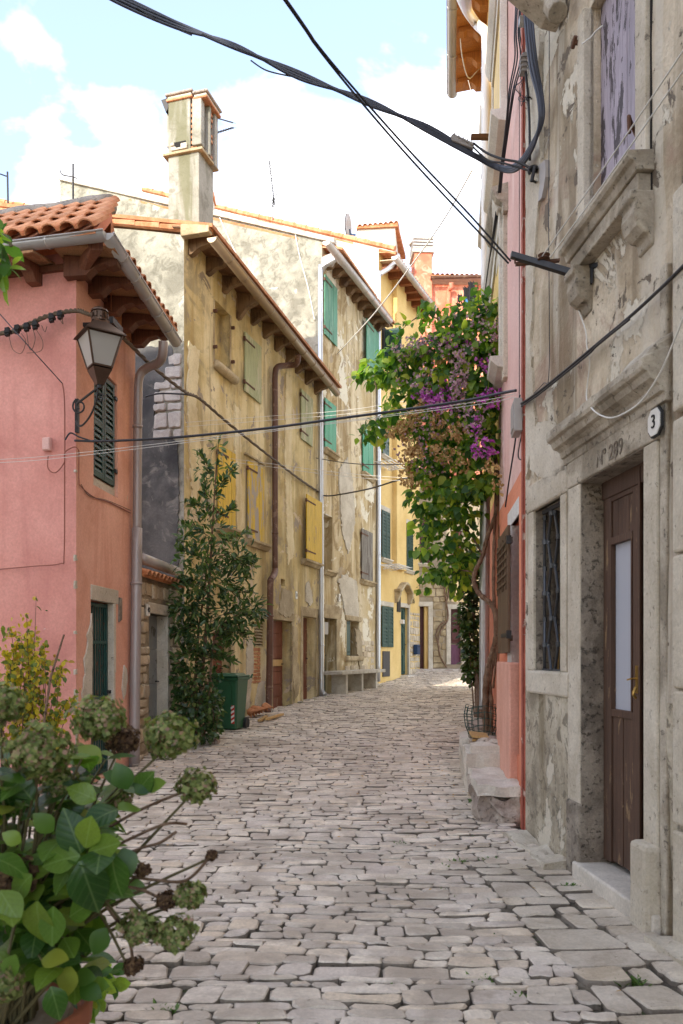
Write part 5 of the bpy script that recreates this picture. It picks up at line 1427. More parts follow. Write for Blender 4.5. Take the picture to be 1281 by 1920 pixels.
for h in (go, wo): mb.poly(W1.p(h[0] - .1, h[2] - .1, -h[4]), W1.p(h[1] + .1, h[2] - .1, -h[4]), W1.p(h[1] + .1, h[3] + .1, -h[4]), W1.p(h[0] - .1, h[3] + .1, -h[4]))
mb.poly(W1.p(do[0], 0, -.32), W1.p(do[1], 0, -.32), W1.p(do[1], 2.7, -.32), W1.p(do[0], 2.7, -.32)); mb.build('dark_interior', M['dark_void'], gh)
mb = MB(); mb.poly(W1.p(0, -.2), W1.p(0, 14.5), W1.p(0, 14.5, -6), W1.p(0, -.2, -6)).poly(W1.p(10.5, -.2), W1.p(10.5, 14.5), W1.p(10.5, 14.5, -6), W1.p(10.5, -.2, -6)).poly(W1.p(0, 14.5), W1.p(10.5, 14.5), W1.p(10.5, 14.5, -6), W1.p(0, 14.5, -6)).poly(W1.p(0, -.2, -6), W1.p(10.5, -.2, -6), W1.p(10.5, 14.5, -6), W1.p(0, 14.5, -6))
mb.build('side_walls', M['old'], gh)
# door surround
cn = lambda u: u
mb = MB().wbox(W1, do[0] - .20, do[0], .0, do[3], -.05, .038); mb.build('jamb', M['frame_stone'], gh, bevel=.012)
mb = MB().wbox(W1, do[0] - .27, do[0] - .20, .0, do[3] + .1, -.05, .022); mb.build('jamb_moulding', M['frame_stone'], gh, bevel=.01)
mb = MB().wbox(W1, do[0] - .004, do[0] + .008, .08, do[3] + .002, -.28, .030); mb.build('jamb_reveal', M['dark_stone'], gh, bevel=.005)
mb = MB().wbox(W1, do[1], do[1] + .16, .0, do[3], -.05, .040); mb.build('jamb', M['frame_stone'], gh, bevel=.014)
mb = MB().wbox(W1, do[1] + .16, do[1] + .24, .0, 3.6, -.05, .024); mb.build('jamb_moulding', M['cornice'], gh, bevel=.012)
for k, z in enumerate((-.1, .62, 1.32, 2.02, 2.75, 3.4)):
    MB().wbox(W1, do[1] + .34, do[1] + .66, z + .012, z + (.70 if k < 5 else .5), -.05, .045).build('pilaster_block', M['frame_stone'], gh, bevel=.016)
mb = MB().wbox(W1, do[0] - .22, do[1] + .18, do[3], 2.90, -.05, .045); mb.build('lintel', M['cornice'], gh, bevel=.012)
MB().wbox(W1, do[0], do[1], do[3] - .004, do[3] + .01, -.28, .03).build('lintel_soffit', M['dark_stone'], gh)
text_mesh('carved_number', 'Nº 289', .135, M['dark_stone'], gh, wall_matrix(W1, *W1.at(1143, 851, .045), .046), .004)
cu0, cu1 = W1.at(1024, 821, .18)[0], W1.at(1203, 668, .18)[0]
prof = [(-.03, 2.85), (.05, 2.85), (.055, 2.895), (.075, 2.90), (.085, 2.935), (.105, 2.955), (.135, 2.965), (.150, 3.0), (.172, 3.01), (.182, 3.03), (.182, 3.075), (.13, 3.10), (-.03, 3.16)]
nseg = 7
for i in range(nseg):
    a, b_ = cu0 + (cu1 - cu0) * i / nseg, cu0 + (cu1 - cu0) * (i + 1) / nseg
    if i == 0: cb_ = MB()
    cb_.wprism(W1, [(w + (0 if w < 0 else rnd.uniform(-.004, .004)), z + rnd.uniform(-.004, .004)) for w, z in prof], a, b_ - .0006)
cb_.build('cornice', M['cornice'], gh, bevel=.005)
MB().wprism(W1, [(-.03, 3.075), (.17, 3.072), (.10, 3.16), (-.03, 3.24)], cu1 - .34, cu1 - .01).build('cornice_cap', M['cornice'], gh, bevel=.02)
# base blocks and threshold
MB().wbox(W1, do[0] - .22, do[0] + .012, -.05, .50, -.27, .055).build('jamb_base', M['dark_stone'], gh, bevel=.02)
MB().wbox(W1, do[1] - .03, do[1] + .17, -.1, .47, -.12, .11).build('jamb_base', M['frame_stone'], gh, bevel=.03)
MB().wbox(W1, do[0] - .05, do[1] + .18, -.12, .10, -.3, .075).build('threshold', M['step'], gh, bevel=.015)
# door leaves
DW = -.125
def leaf(ua, ub, lab=None):
    za, zb = .13, do[3] - .02
    gz0, gz1 = 1.15, zb - .42
    mb = MB().wbox(W1, ua, ua + .12, za, zb, DW - .05, DW).wbox(W1, ub - .12, ub, za, zb, DW - .05, DW)
    mb.wbox(W1, ua + .12, ub - .12, gz0 - .05, gz0, DW - .048, DW - .002).wbox(W1, ua + .12, ub - .12, zb - .13, zb, DW - .048, DW - .002).wbox(W1, ua + .12, ub - .12, gz1, gz1 + .05, DW - .048, DW + .004)
    d = mb.build('door', M['door_brown'], gh, bevel=.005)
    n = 4; wd = (ub - ua - .24) / n
    for i in range(n):
        a = ua + .12 + i * wd
        MB().wbox(W1, a + .002, a + wd - .002, za + .01, gz0 - .05, DW - .04, DW - .012 + rnd.uniform(-.003, .003)).build('board', M['door_brown'], d, bevel=.003)
        MB().wbox(W1, a + .002, a + wd - .002, gz1 + .05, zb - .13, DW - .04, DW - .012 + rnd.uniform(-.003, .003)).build('board', M['door_brown'], d, bevel=.003)
    MB().wbox(W1, ua + .12, ub - .12, gz0, gz1, DW - .035, DW - .028).build('glass_pane', M['milk'], d)
    bd = MB()
    for a in (ua + .12, ub - .135): bd.wbox(W1, a, a + .015, gz0, gz1, DW - .03, DW + .006)
    bd.build('glazing_bead', M['door_brown'], d)
    return d
um = W1.at(1204, 1250, DW)[0]
d1 = leaf(do[0] + .01, um - .008)
d2 = leaf(um + .02, um + .02 + (um - do[0] - .02))
MB().wbox(W1, um - .014, um + .004, .13, do[3] - .02, DW, DW + .018).build('cover_strip', M['door_brown'], d1, bevel=.004)
MB().wbox(W1, do[0], do[1] + .25, do[3] - .12, do[3], DW - .06, DW + .01).build('door_head', M['door_brown'], gh, bevel=.004)
hu = um - .06; hz = 1.36
MB().wbox(W1, hu - .02, hu + .02, hz - .09, hz + .08, DW, DW + .006).tube([W1.p(hu, hz, DW), W1.p(hu, hz, DW + .04), W1.p(hu - .05, hz - .008, DW + .042)], .006).tube(spline([W1.p(hu + .025, hz - .05, DW + .02), W1.p(hu + .03, hz - .09, DW + .04), W1.p(hu + .025, hz - .12, DW + .02)]), .009).build('handle', M['brass'], d1)
# lattice window
frame(gh, W1, go, M['frame_stone'], .13, .025, 'l', bevel=.012)
MB().wbox(W1, go[1], go[1] + .12, go[2], go[3], -.05, .03).build('stone_frame', M['frame_stone'], gh, bevel=.012)
MB().wbox(W1, go[0] - .16, go[1] + .14, go[3], go[3] + .22, -.05, .03).build('lintel', M['frame_stone'], gh, bevel=.016)
MB().wbox(W1, go[0] - .15, go[1] + .16, 1.20, go[2], -.2, .035).build('sill', M['frame_stone'], gh, bevel=.02)
MB().wbox(W1, go[0] - .002, go[0] + .004, go[2], go[3], -.24, .0).build('window_reveal', M['dark_stone'], gh)
lat = MB()
lw = -.06; nb_ = 4; per = .205; lu0, lu1 = go[0] + .0, go[1]
lat.wbox(W1, lu0, lu1, go[3] - .03, go[3], lw - .01, lw + .01).wbox(W1, lu0, lu1, go[2], go[2] + .015, lw - .01, lw + .01)
lat = lat.build('lattice', M['lattice'], gh)
cl = MB()
for i in range(nb_ + 1):
    u = lu0 + (lu1 - lu0) * i / nb_; pts = []
    k = 0; z = go[2]
    while z < go[3] + .001:
        sgn = 1 if (k + i) % 2 else -1
        pts.append(W1.p(min(max(u + sgn * (lu1 - lu0) / nb_ * .44, lu0), lu1), min(z, go[3]), lw + .012 * sgn)); z += per / 1.0; k += 1
    for a, b_ in zip(pts, pts[1:]):
        MB().tube([a, b_], .0115, 6).build('bar', M['lattice'], lat)
    for p in pts: MB().tube([p - Vector((0, 0, .018)), p + Vector((0, 0, .018))], .019, 6).build('collar', M['lattice'], lat)
q = W1.at(1046, 1235, -.15); MB().box(W1.p(q[0] - .05, go[2] + .01, -.17), W1.d * .02, W1.n * .02, W1.d * .05 + Vector((0, 0, .28))).build('wood_stick', M['new_wood'], gh)
# lilac shutter window
frame(gh, W1, wo, M['frame_stone'], .11, .03, 'l', bevel=.008)
MB().wbox(W1, wo[1], wo[1] + .13, wo[2], wo[3] + .3, -.05, .035).build('stone_frame', M['frame_stone'], gh, bevel=.008)
MB().wbox(W1, wo[1] + .135, wo[1] + .15, wo[2] - .3, wo[3] + .3, -.02, .008).build('frame_gap', M['dark_void'], gh)
sl0 = MB().wbox(W1, wo[0] + .0, wo[1], wo[2] + .02, wo[2] + .1, -.14, -.115); lsx = sl0.build('shutter', M['lilac_dark'], gh)
um2 = wo[0] + (wo[1] - wo[0]) * .52
for a, b_ in ((wo[0] + .004, um2 - .003), (um2 + .003, wo[1] - .03)): MB().wbox(W1, a, b_, wo[2] + .0, wo[3] - .01, -.125, -.09).build('plank', M['lilac'], lsx, bevel=.004)
MB().wbox(W1, wo[1] - .028, wo[1] - .004, wo[2], wo[3], -.13, -.02).build('edge_batten', M['lilac_dark'], lsx)
q = W1.at(1192, 235, -.02); MB().tube(spline([W1.p(q[0] - .06, q[1] - .03, -.06), W1.p(q[0] - .02, q[1] + .03, .0), W1.p(q[0] + .04, q[1] + .02, .04), W1.p(q[0] + .05, q[1] - .08, .04)]), .012).build('latch', M['iron_rust'], lsx)
su0, su1 = W1.at(1047, 465, .155)[0], W1.at(1177, 275, .155)[0]
MB().wprism(W1, [(-.08, 4.20), (.10, 4.20), (.115, 4.245), (.14, 4.255), (.155, 4.275), (.155, 4.305), (-.08, 4.325)], su0, su1).build('sill', M['cornice'], gh, bevel=.006)
MB().wbox(W1, su0 + .04, su1 - .03, 4.10, 4.20, -.05, .085).build('sill_base', M['cornice'], gh, bevel=.008)
for uc in (W1.at(1085, 515, .06)[0], su1 - .1):
    MB().wprism(W1, [(-.03, 4.10), (.13, 4.10), (.135, 4.05), (.105, 4.03), (.115, 3.97), (.095, 3.90), (.055, 3.865), (.02, 3.86), (.012, 3.80), (-.03, 3.79)], uc - .085, uc + .085).build('corbel', M['cornice'], gh, bevel=.012)
q = W1.at(1090, 80); hk = MB().tube([W1.p(q[0], q[1], -.02), W1.p(q[0], q[1], .05)], .018).tube([W1.p(q[0] + .03, q[1] + .02, .05), W1.p(q[0] - .03, q[1] - .02, .05)], .014); hk.build('hook', M['iron_rust'], gh)
# stone spout bracket under the eave
q = W1.at(1050, 15, .1)
MB().wprism(W1, [(0, q[1] + .25), (.65, q[1] + .7), (.62, q[1] + .55), (.35, q[1] + .3), (.12, q[1] + .12), (0, q[1] + .1)], q[0] - .35, q[0] - .15).tube([W1.p(q[0] - .1, q[1] + .1, .12), W1.p(q[0] + .02, q[1] - .05, .12)], .07, 10).build('stone_bracket', M['cornice'], gh, bevel=.01)
plaque(W1, *W1.at(1247, 792), '3', 'white enamel number 3 plate beside the carved cornice of the grey house', .13, .14, .056, True, .105)
# loose render patches around
patch(gh, W1, [(1000, 880), (1003, 800), (1040, 790), (1062, 830), (1068, 880), (1030, 905)], M['frame_stone'], .03, 'render_patch', .02, .04)
patch(gh, W1, [(992, 30), (1018, 60), (1014, 200), (1022, 330), (1012, 420), (1000, 640), (1010, 800), (992, 900)], M['frame_stone'], .028, 'render_strip', .016, .04)

# ------------------------------------------------------------------ pink terrace house
ph = thing('rose_house', (3, 8, .1), 'narrow rose and coral house with a dark red painted edge and brown shutter', 'house', 'houses lining the street')
pd = (W2.at(976, 962)[0], W2.at(960, 985)[0], .60, 2.762, .32)
mb = MB(); panel(mb, W2, .0, 2.32, -.2, 3.12, [pd], amp=.008, back=False); mb.poly(W2.p(pd[0], .5, -.3), W2.p(pd[1], .5, -.3), W2.p(pd[1], 2.8, -.3), W2.p(pd[0], 2.8, -.3)); mb.build('wall', M['coral'], ph)
mb = MB(); panel(mb, W2, .0, 2.32, 3.12, 12.5, amp=.012); mb.poly(W2.p(0, 12.5), W2.p(2.32, 12.5), W2.p(2.32, 12.5, -6), W2.p(0, 12.5, -6)).poly(W2.p(2.32, 0), W2.p(2.32, 12.5), W2.p(2.32, 12.5, -6), W2.p(2.32, 0, -6)); mb.build('upper_wall', M['rosy'], ph)
mb = MB(); panel(mb, W2, .005, .11, -.1, 9.5, step=.12, amp=.012, w=.022); mb.wbox(W2, .006, .109, -.1, 9.5, -.02, .016); mb.build('painted_edge', M['red_stripe'], ph)
MB().wbox(W2, .115, pd[0], -.1, 3.05, -.02, .012).build('edge_strip', M['coral'], ph, bevel=.004)
MB().wbox(W2, pd[0], pd[1] + .30, pd[3], pd[3] + .16, -.04, .010).wbox(W2, pd[1], pd[1] + .30, 1.30, pd[3], -.04, .012).wbox(W2, pd[1] - .003, pd[1] + .012, .6, pd[3], -.3, .006).build('white_surround', M['reveal'], ph, bevel=.006)
a = W2.rect(956, 1010, 1222, 936, .06)
bs = plank_shutter(ph, W2, a[0], a[1], 1.52, 2.72, .05, M['brown_shutter'], 4, True, hm=M['iron'])
gr = MB()
for i in range(6): gr.wbox(W2, a[0] + .05, a[1] - .05, 2.18 + i * .075, 2.20 + i * .075, .08, .092)
for i in range(4): gr.wbox(W2, a[0] + .1 + i * (a[1] - a[0] - .2) / 3, a[0] + .12 + i * (a[1] - a[0] - .2) / 3, 2.12, 2.62, .08, .090)
gr.build('grille', M['brown_shutter'], bs)
pu0, pu1 = W2.at(955, 1300, .07)[0], W2.at(931, 1300, .07)[0]
MB().wbox(W2, pu0, pu1, .3, 1.44, -.03, .07).build('low_pier', M['palerose'], ph, bevel=.015)
# window cornice above
q0 = W2.at(953, 350, .0)
MB().wprism(W2, [(-.03, q0[1] - .25), (.05, q0[1] - .25), (.06, q0[1] - .16), (.12, q0[1] - .12), (.16, q0[1] - .05), (.17, q0[1]), (-.03, q0[1] + .05)], q0[0] - .02, q0[0] + .95).build('cornice', M['cornice'], ph, bevel=.006)
MB().wbox(W2, q0[0] + .05, q0[0] + .85, q0[1] - .5, q0[1] - .25, -.03, .045).wbox(W2, q0[0] + .05, q0[0] + .2, q0[1] - 1.9, q0[1] - .5, -.03, .045).build('stone_frame', M['frame_stone'], ph, bevel=.006)
# steps in front of it
st = thing('rough_stone_step', W2.p(.8, .0, .18), 'rough boulder like step with a pale top at the rose house foot', 'step')
def blk(W, u0, u1, z0, z1, w1, w0=-.02, n=7, amp=.02, mat=None, name='block', root=None, top=None):
    mb = MB(); vs = {}
    def V(u, w, z):
        p = W.p(u, z, w); k = tuple(round(c, 4) for c in p)
        return p + Vector((mn.noise(p * 6), mn.noise(p * 6 + Vector((9, 0, 0))), mn.noise(p * 6 + Vector((0, 9, 0))))) * amp * (1 if z > z0 + .01 else .3)
    def face(f, na, nb):
        b0 = len(mb.v); mb.add([f(i / na, j / nb) for j in range(nb + 1) for i in range(na + 1)], [(j * (na + 1) + i, j * (na + 1) + i + 1, (j + 1) * (na + 1) + i + 1, (j + 1) * (na + 1) + i) for j in range(nb) for i in range(na)])
    face(lambda a, b_: V(u0 + (u1 - u0) * a, w0 + (w1 - w0) * b_, z1), n, n)
    face(lambda a, b_: V(u0, w0 + (w1 - w0) * a, z0 + (z1 - z0) * b_), n, n)
    face(lambda a, b_: V(u1, w0 + (w1 - w0) * a, z0 + (z1 - z0) * b_), n, n)
    face(lambda a, b_: V(u0 + (u1 - u0) * a, w1, z0 + (z1 - z0) * b_), n, n)
    return mb.build(name, mat, root, smooth=False)
blk(W2, .26, 1.45, -.05, .285, .37, mat=M['rock'], name='boulder', root=st, amp=.085, n=14)
blk(W2, .24, 1.45, .275, .36, .385, mat=M['step'], name='tread', root=st, amp=.035, n=10)
blk(W1, .02, 1.06, -.06, .035, .20, mat=M['frame_stone'], name='mortar_fillet', root=gh, amp=.05, n=12)
blk(W1, 2.5, 5.0, -.06, .03, .16, mat=M['frame_stone'], name='mortar_fillet', root=gh, amp=.05, n=16)
st2 = thing('stone_planter', W2.p(2.2, .2, .2), 'low stone kerbed planter with rubble steps holding the vine trunk beside the rose house', 'planter')
blk(W2, 1.46, 2.3, .0, .50, .40, mat=M['step'], name='kerb_block', root=st2, amp=.035, n=9)
blk(W2, 1.50, 1.85, .50, .57, .36, mat=M['step'], name='tread', root=st2, amp=.03)
blk(W3, .0, 1.1, .0, .55, .42, mat=M['step'], name='kerb_block', root=st2, amp=.04, n=9)
blk(W3, .02, 1.02, .52, .575, .33, mat=M['earth'], name='soil', root=st2, amp=.02)
blk(W3, 1.1, 2.1, .0, .62, .30, mat=M['rock'], name='kerb_block', root=st2, amp=.03)
for (u, w, s_) in ((1.9, .18, .1), (2.05, .28, .07), (1.8, .08, .09), (2.2, .1, .08)):
    bm_ = MB().lathe(W2.p(u, .55, w), [(.02, -.02), (s_, .0), (s_ * 1.05, s_ * .35), (s_ * .6, s_ * .7), (.01, s_ * .75)], 8); bm_.build('loose_stone', M['rock'], st2)
bd = thing('wooden_board', W2.p(2.05, .6, .2), 'small raw pine board lying on the stone planter', 'board')
MB().box(W2.p(1.88, .60, .14), W2.d * .52, W2.n * .19 + Vector((0, 0, .02)), (0, 0, .025)).build('plank', M['new_wood'], bd, bevel=.004)
MB().box(W2.p(1.93, .575, .15), W2.d * .06, W2.n * .17, (0, 0, .025)).build('batten', M['new_wood'], bd)
# wire basket round the trunk
wbk = thing('wire_guard', W3.p(.45, .58, .2), 'bent green wire mesh guard round the foot of the vine trunk', 'wire guard')
wc = P(903, 0, 9.35); wr = .19
ms = MB()
for i in range(16):
    a = i * math.pi / 8; ms.tube([Vector((wc.x + wr * math.cos(a) * k, 9.35 + wr * math.sin(a) * k, .57 + h)) for k, h in ((.75, 0), (1.0, .12), (1.08, .24), (.98, .34))], .0045, 4)
for k, h in ((.85, .05), (1.0, .12), (1.06, .2), (1.06, .27), (.98, .34)):
    ms.tube([Vector((wc.x + wr * k * math.cos(t), 9.35 + wr * k * math.sin(t), .57 + h + .02 * math.sin(t * 3))) for t in fr(0, 6.283, 18)], .0045, 4)
ms.build('mesh', M['green_gate'], wbk)

# ------------------------------------------------------------------ yellow house further along on the right
yh = thing('tall_yellow_house', (4, 11, .2), 'tall yellow house on the right with orange eaves and a white downpipe', 'house', 'houses lining the street')
L3 = 4.33
mb = MB(); panel(mb, W3, 0, L3, -.2, 10.9, amp=.01); mb.poly(W3.p(L3, 0), W3.p(L3, 10.9), W3.p(L3, 10.9, -6), W3.p(L3, 0, -6)); mb.build('wall', M['sunyellow'], yh)
mb = MB(); panel(mb, W3, .0, L3, -.15, 3.4, amp=.006, w=.012); mb.build('wall_base', M['coral'], yh)
zg = 10.95
eave(yh, W3, 0, L3, zg - .05, .45, .10, 8, M['orange_rafter'], M['orange_rafter'], rh=.14, rw=.13)
gutter(yh, [W3.p(L3 + .1, zg + .02, .50), W3.p(-.2, zg + .02, .50)], .085, M['zinc'], 5)
roof_slab(yh, W3, 0, L3, .5, -6, zg, .3, M['old_tile'])
downpipe(yh, wp(W3, [(866, -40, .48), (870, -5, .44), (878, 22, .32), (894, 45, .18), (908, 58, .12), (912, 75, .10), (912, 200, .10), (911, 560, .10)]), .06, M['pipe_white'], wp(W3, [(912, 130, .1), (911, 330, .1)]))
downpipe(yh, wp(W3, [(910, 900, .14), (909, 1050, .14), (908, 1240, .14), (908, 1330, .14)]), .062, M['zinc_new'], wp(W3, [(909, 1000, .14)]), 3)
def stone_window(root, W, x0, x1, zt, zb, mat, w=.05):
    ua, ub = sorted((W.at(x0, 500, w)[0], W.at(x1, 500, w)[0]))
    MB().wbox(W, ua, ua + .09, zb, zt, -.02, w).wbox(W, ub - .09, ub, zb, zt, -.02, w).wbox(W, ua, ub, zt - .16, zt, -.02, w + .004).build('stone_frame', M['pale_frame'], root, bevel=.006)
    MB().wprism(W, [(-.02, zt), (w + .02, zt), (w + .06, zt + .07), (w + .08, zt + .13), (-.02, zt + .16)], ua - .06, ub + .06).build('cornice', M['pale_frame'], root, bevel=.006)
    MB().wprism(W, [(-.02, zb - .13), (w + .02, zb - .11), (w + .09, zb - .05), (w + .1, zb), (-.02, zb)], ua - .08, ub + .08).build('sill', M['pale_frame'], root, bevel=.006)
    sh = MB().wbox(W, ua + .13, ub - .13, zb, zt - .16, -.01, .014).build('shutter', mat, root)
    for i in range(3): MB().wbox(W, ua + .15 + i * (ub - ua - .28) / 3, ua + .13 + (i + 1) * (ub - ua - .28) / 3, zb + .02, zt - .19, .014, .03).build('plank', mat, sh)
for (xa, xb, yt, ht) in ((938, 922, 40, 1.5), (936, 915, 490, 1.5), (916, 908, 200, 1.5)):
    u = W3.at((xa + xb) / 2, yt, .05); stone_window(yh, W3, xa, xb, u[1], u[1] - ht, M['paleyellow'])
tall = thing('far_terrace', (4.5, 16, .4), 'pale far terrace house on the right showing only its projecting stone window ledges', 'house', 'houses lining the street')
mb = MB(); panel(mb, W4, 0, 9, -.1, 11.6, amp=.01); mb.build('wall', M['white'], tall)
roof_slab(tall, W4, 0, 9, .0, -6, 11.5, .3, M['old_tile'])
for y in (258, 372, 455, 610): 
    q = W4.at(901, y, .2)
    MB().wprism(W4, [(-.02, q[1] - .22), (.10, q[1] - .2), (.2, q[1] - .05), (.22, q[1] + .05), (-.02, q[1] + .08)], 1.0, 2.3).build('ledge', M['cornice'], tall, bevel=.006)
    MB().wbox(W4, 1.05, 2.25, q[1] - .8, q[1] - .22, -.02, .06).build('stone_frame', M['frame_stone'], tall)
# iron brackets
q = W2.at(945, 254)
def iron_thing(name, label, cat, loc, parts):
    t = thing(name, loc, label, cat)
    for nm, mb, mt in parts: mb.build(nm, M[mt], t)
    return t
iron_thing('cable_bracket', 'rusty flat iron bar standing out from the yellow house wall under the cable bundle', 'bracket', P(940, 255, 8.8), [('bar', MB().prism([P(884, 250, 8.5), P(884, 258, 8.5), P(944, 258, 9.0), P(944, 250, 9.0)], (0, .05, 0)), 'iron_rust')])
iron_thing('cable_bracket', 'grey flat bar bracket holding the vertical cable bundle at the top of the grey house', 'bracket', P(1020, 38, 6.6), [('bar', MB().prism([P(975, 28, 6.4), P(975, 42, 6.4), P(1022, 44, 6.55), P(1022, 30, 6.55)], (0, .05, 0)), 'zinc')])
iron_thing('wall_bracket', 'three pronged black iron bracket cemented into the grey house corner below the cable loop', 'bracket', P(1020, 330, 6.4), [
    ('prong', MB().tube([P(1003, 318, 6.30), P(1029, 316, 6.5)], .010).tube([P(1001, 322, 6.30), P(1022, 323, 6.5)], .010).tube([P(998, 338, 6.30), P(1021, 350, 6.5)], .010), 'iron'),
    ('ring', MB().tube(curl(P(1000, 322, 6.3), .05, 1.0, .5, (1, 0, 0), 0)[:12], .012).tube([P(1003, 312, 6.28), P(997, 340, 6.28)], .014), 'iron')])
patch(gh, W1, [(1018, 310), (1030, 300), (1031, 330), (1024, 372), (1017, 380), (1020, 345)], M['grey_box'], .035, 'cement_patch', .006, .05)
iron_thing('washing_line_bracket', 'black steel arm with a rusty brace reaching out under the lilac shutter window', 'bracket', P(1110, 500, 5.35), [
    ('arm', MB().prism([P(960, 470, 6.0), P(959, 480, 6.0), P(1110, 526, 5.35), P(1111, 514, 5.35)], (.0, .045, .0)), 'iron'),
    ('brace', MB().prism([P(968, 491, 6.0), P(968, 496, 6.0), P(1050, 489, 5.7), P(1050, 484, 5.7)], (0, .03, 0)).tube([P(966, 478, 5.99), P(966, 494, 5.99)], .006), 'iron_rust'),
    ('wall_plate', MB().prism([P(1107, 500, 5.3), P(1107, 530, 5.3), P(1112, 530, 5.28), P(1112, 498, 5.28)], (.0, .03, 0)).prism([P(1070, 503, 5.5), P(1070, 508, 5.5), P(1126, 498, 5.2), P(1126, 490, 5.2)], (0, .03, 0)), 'iron'),
    ('pulley', MB().lathe(P(1020, 482, 5.75), [(.02, -.02), (.045, -.015), (.03, 0), (.045, .015), (.02, .02)], 10), 'iron_rust')])
mbx = thing('meter_box', W2.p(.2, 2.7, .05), 'grey plastic meter box on the red painted edge of the rose house', 'meter box')
a = W2.rect(988, 782, 832, 972, .06); MB().wbox(W2, .02, .26, 3.40, 3.68, .02, .09).build('case', M['grey_box'], mbx, bevel=.008)
MB().wbox(W2, .04, .24, 3.43, 3.65, .09, .097).build('lid', M['grey_box'], mbx, bevel=.004)

# ------------------------------------------------------------------ laundry
ld = thing('hanging_laundry', P(880, 540, 14), 'black clothes hanging on a line in front of the red house', 'laundry')
def cloth(px, py, wpx, hpx, Y, mat, name):
    mb = MB(); n = 6; m = 7; vs = []
    for j in range(m + 1):
        for i in range(n + 1):
            t = j / m; x = px + wpx * (i / n - .5) * (1 - .25 * t) + 2 * math.sin(i * 2.1 + j * .6); y = py + hpx * t
            p = P(x, y, Y); p.y += .05 * math.sin(i * 2.2 + j * .3); vs.append(p)
    mb.add(vs, [(j * (n + 1) + i, j * (n + 1) + i + 1, (j + 1) * (n + 1) + i + 1, (j + 1) * (n + 1) + i) for j in range(m) for i in range(n)])
    mb.build(name, mat, ld, smooth=True)
cloth(884, 528, 13, 46, 14, M['cloth_black'], 'shirt'); cloth(874, 538, 12, 40, 14.1, M['cloth_black'], 'trousers'); cloth(862, 552, 10, 16, 14.2, M['cloth_black'], 'sock'); cloth(892, 548, 9, 26, 14, M['cloth_black'], 'trousers'); cloth(875, 560, 5, 14, 13.9, M['cloth_blue'], 'cloth')

# ------------------------------------------------------------------ bin, tile pile, sticks
BY = 13.05
bt = thing('wheelie_bin', (P(430, 0, BY).x, BY, g(BY)), 'dark green wheelie bin with a red and white reflector strip beside the ivy', 'bin')
bc = Vector((P(431, 0, BY + .2).x, BY + .25, g(BY)))
ang = math.radians(-14)
def br(x, y, z): 
    return bc + Vector((x * math.cos(ang) - y * math.sin(ang), x * math.sin(ang) + y * math.cos(ang), z))
def tap(mb, w0, d0, z0, w1, d1, z1, dy0=0, dy1=0):
    a = [br(sx * w0, sy * d0 + dy0, z0) for sx, sy in ((-1, -1), (1, -1), (1, 1), (-1, 1))]; b_ = [br(sx * w1, sy * d1 + dy1, z1) for sx, sy in ((-1, -1), (1, -1), (1, 1), (-1, 1))]
    return mb.add(a + b_, [(3, 2, 1, 0), (4, 5, 6, 7)] + [(i, (i + 1) % 4, 4 + (i + 1) % 4, 4 + i) for i in range(4)])
def frontpt0(x, z):
    t = (z - .02) / .84; return br(x, -(.19 + .07 * t) + .002, z)
mb = MB(); tap(mb, .18, .19, .02, .23, .26, .86); body = mb.build('body', M['bin'], bt, bevel=.03)
for sx in (-.1, .1): MB().prism([frontpt0(sx - .012, .3), frontpt0(sx + .012, .3), frontpt0(sx + .014, .8), frontpt0(sx - .010, .8)], br(0, -.012, 0) - br(0, 0, 0)).build('moulded_rib', M['bin'], body)
mb = MB(); tap(mb, .245, .275, .83, .25, .28, .88); mb.build('rim', M['bin'], body, bevel=.01)
mb = MB(); tap(mb, .25, .29, .885, .245, .285, .915, -.01, -.01); tap(mb, .20, .24, .915, .17, .21, .945, -.01, -.01); mb.build('lid', M['bin'], bt, bevel=.012)
MB().tube([br(-.22, .31, .88), br(.22, .31, .88)], .02, 8).tube([br(-.25, .30, .86), br(-.25, .33, .92)], .018).tube([br(.25, .30, .86), br(.27, .33, .92)], .018).build('handle', M['bin'], bt)
for sx in (-1, 1):
    MB().tube([br(sx * .17, .2, .10), br(sx * .23, .2, .10)], .10, 14).build('wheel', M['black_flat'], bt)
# reflector on the side facing the street
def sidept(y, z): 
    t = (z - .02) / .84; return br(.18 + .05 * t + .004, y, z)
mb = MB(); mb.add([sidept(-.10, .10), sidept(-.03, .10), sidept(-.03, .42), sidept(-.10, .42)], [(0, 1, 2, 3)])
def frontpt(x, z):
    t = (z - .02) / .84; return br(x, -(.19 + .07 * t) - .005, z)
mb = MB(); 
mb.prism([frontpt(.10, .12), frontpt(.155, .12), frontpt(.165, .42), frontpt(.11, .42)], br(0, -.003, 0) - br(0, 0, 0)); rfx = mb.build('reflector', M['red_flat'], body)
mb = MB()
for k in range(4): mb.prism([frontpt(.101, .13 + k * .075) + (br(0, -.005, 0) - br(0, 0, 0)), frontpt(.158, .165 + k * .075) + (br(0, -.005, 0) - br(0, 0, 0)), frontpt(.158, .20 + k * .075) + (br(0, -.005, 0) - br(0, 0, 0)), frontpt(.101, .165 + k * .075) + (br(0, -.005, 0) - br(0, 0, 0))], br(0, -.002, 0) - br(0, 0, 0))
mb.build('stripe', M['white_flat'], rfx)
tp = thing('tile_pile', B.p(2.35, g(15.4), .35), 'small heap of curved terracotta roof tiles leaning by the brown downpipe', 'roof tiles')
tm2 = tile_mesh('loose_tile', .30, .075, .06, .013, M['old_tile'])
for i in range(7):
    p = B.p(2.25 + i * .06, g(15.4) + .05 + .012 * i, .30 + .03 * i)
    inst('tile', tm2, tp, Matrix.Translation(p) @ Euler((.25 + rnd.uniform(-.1, .1), -.9 + i * .12, .5 + rnd.uniform(-.25, .25))).to_matrix().to_4x4())
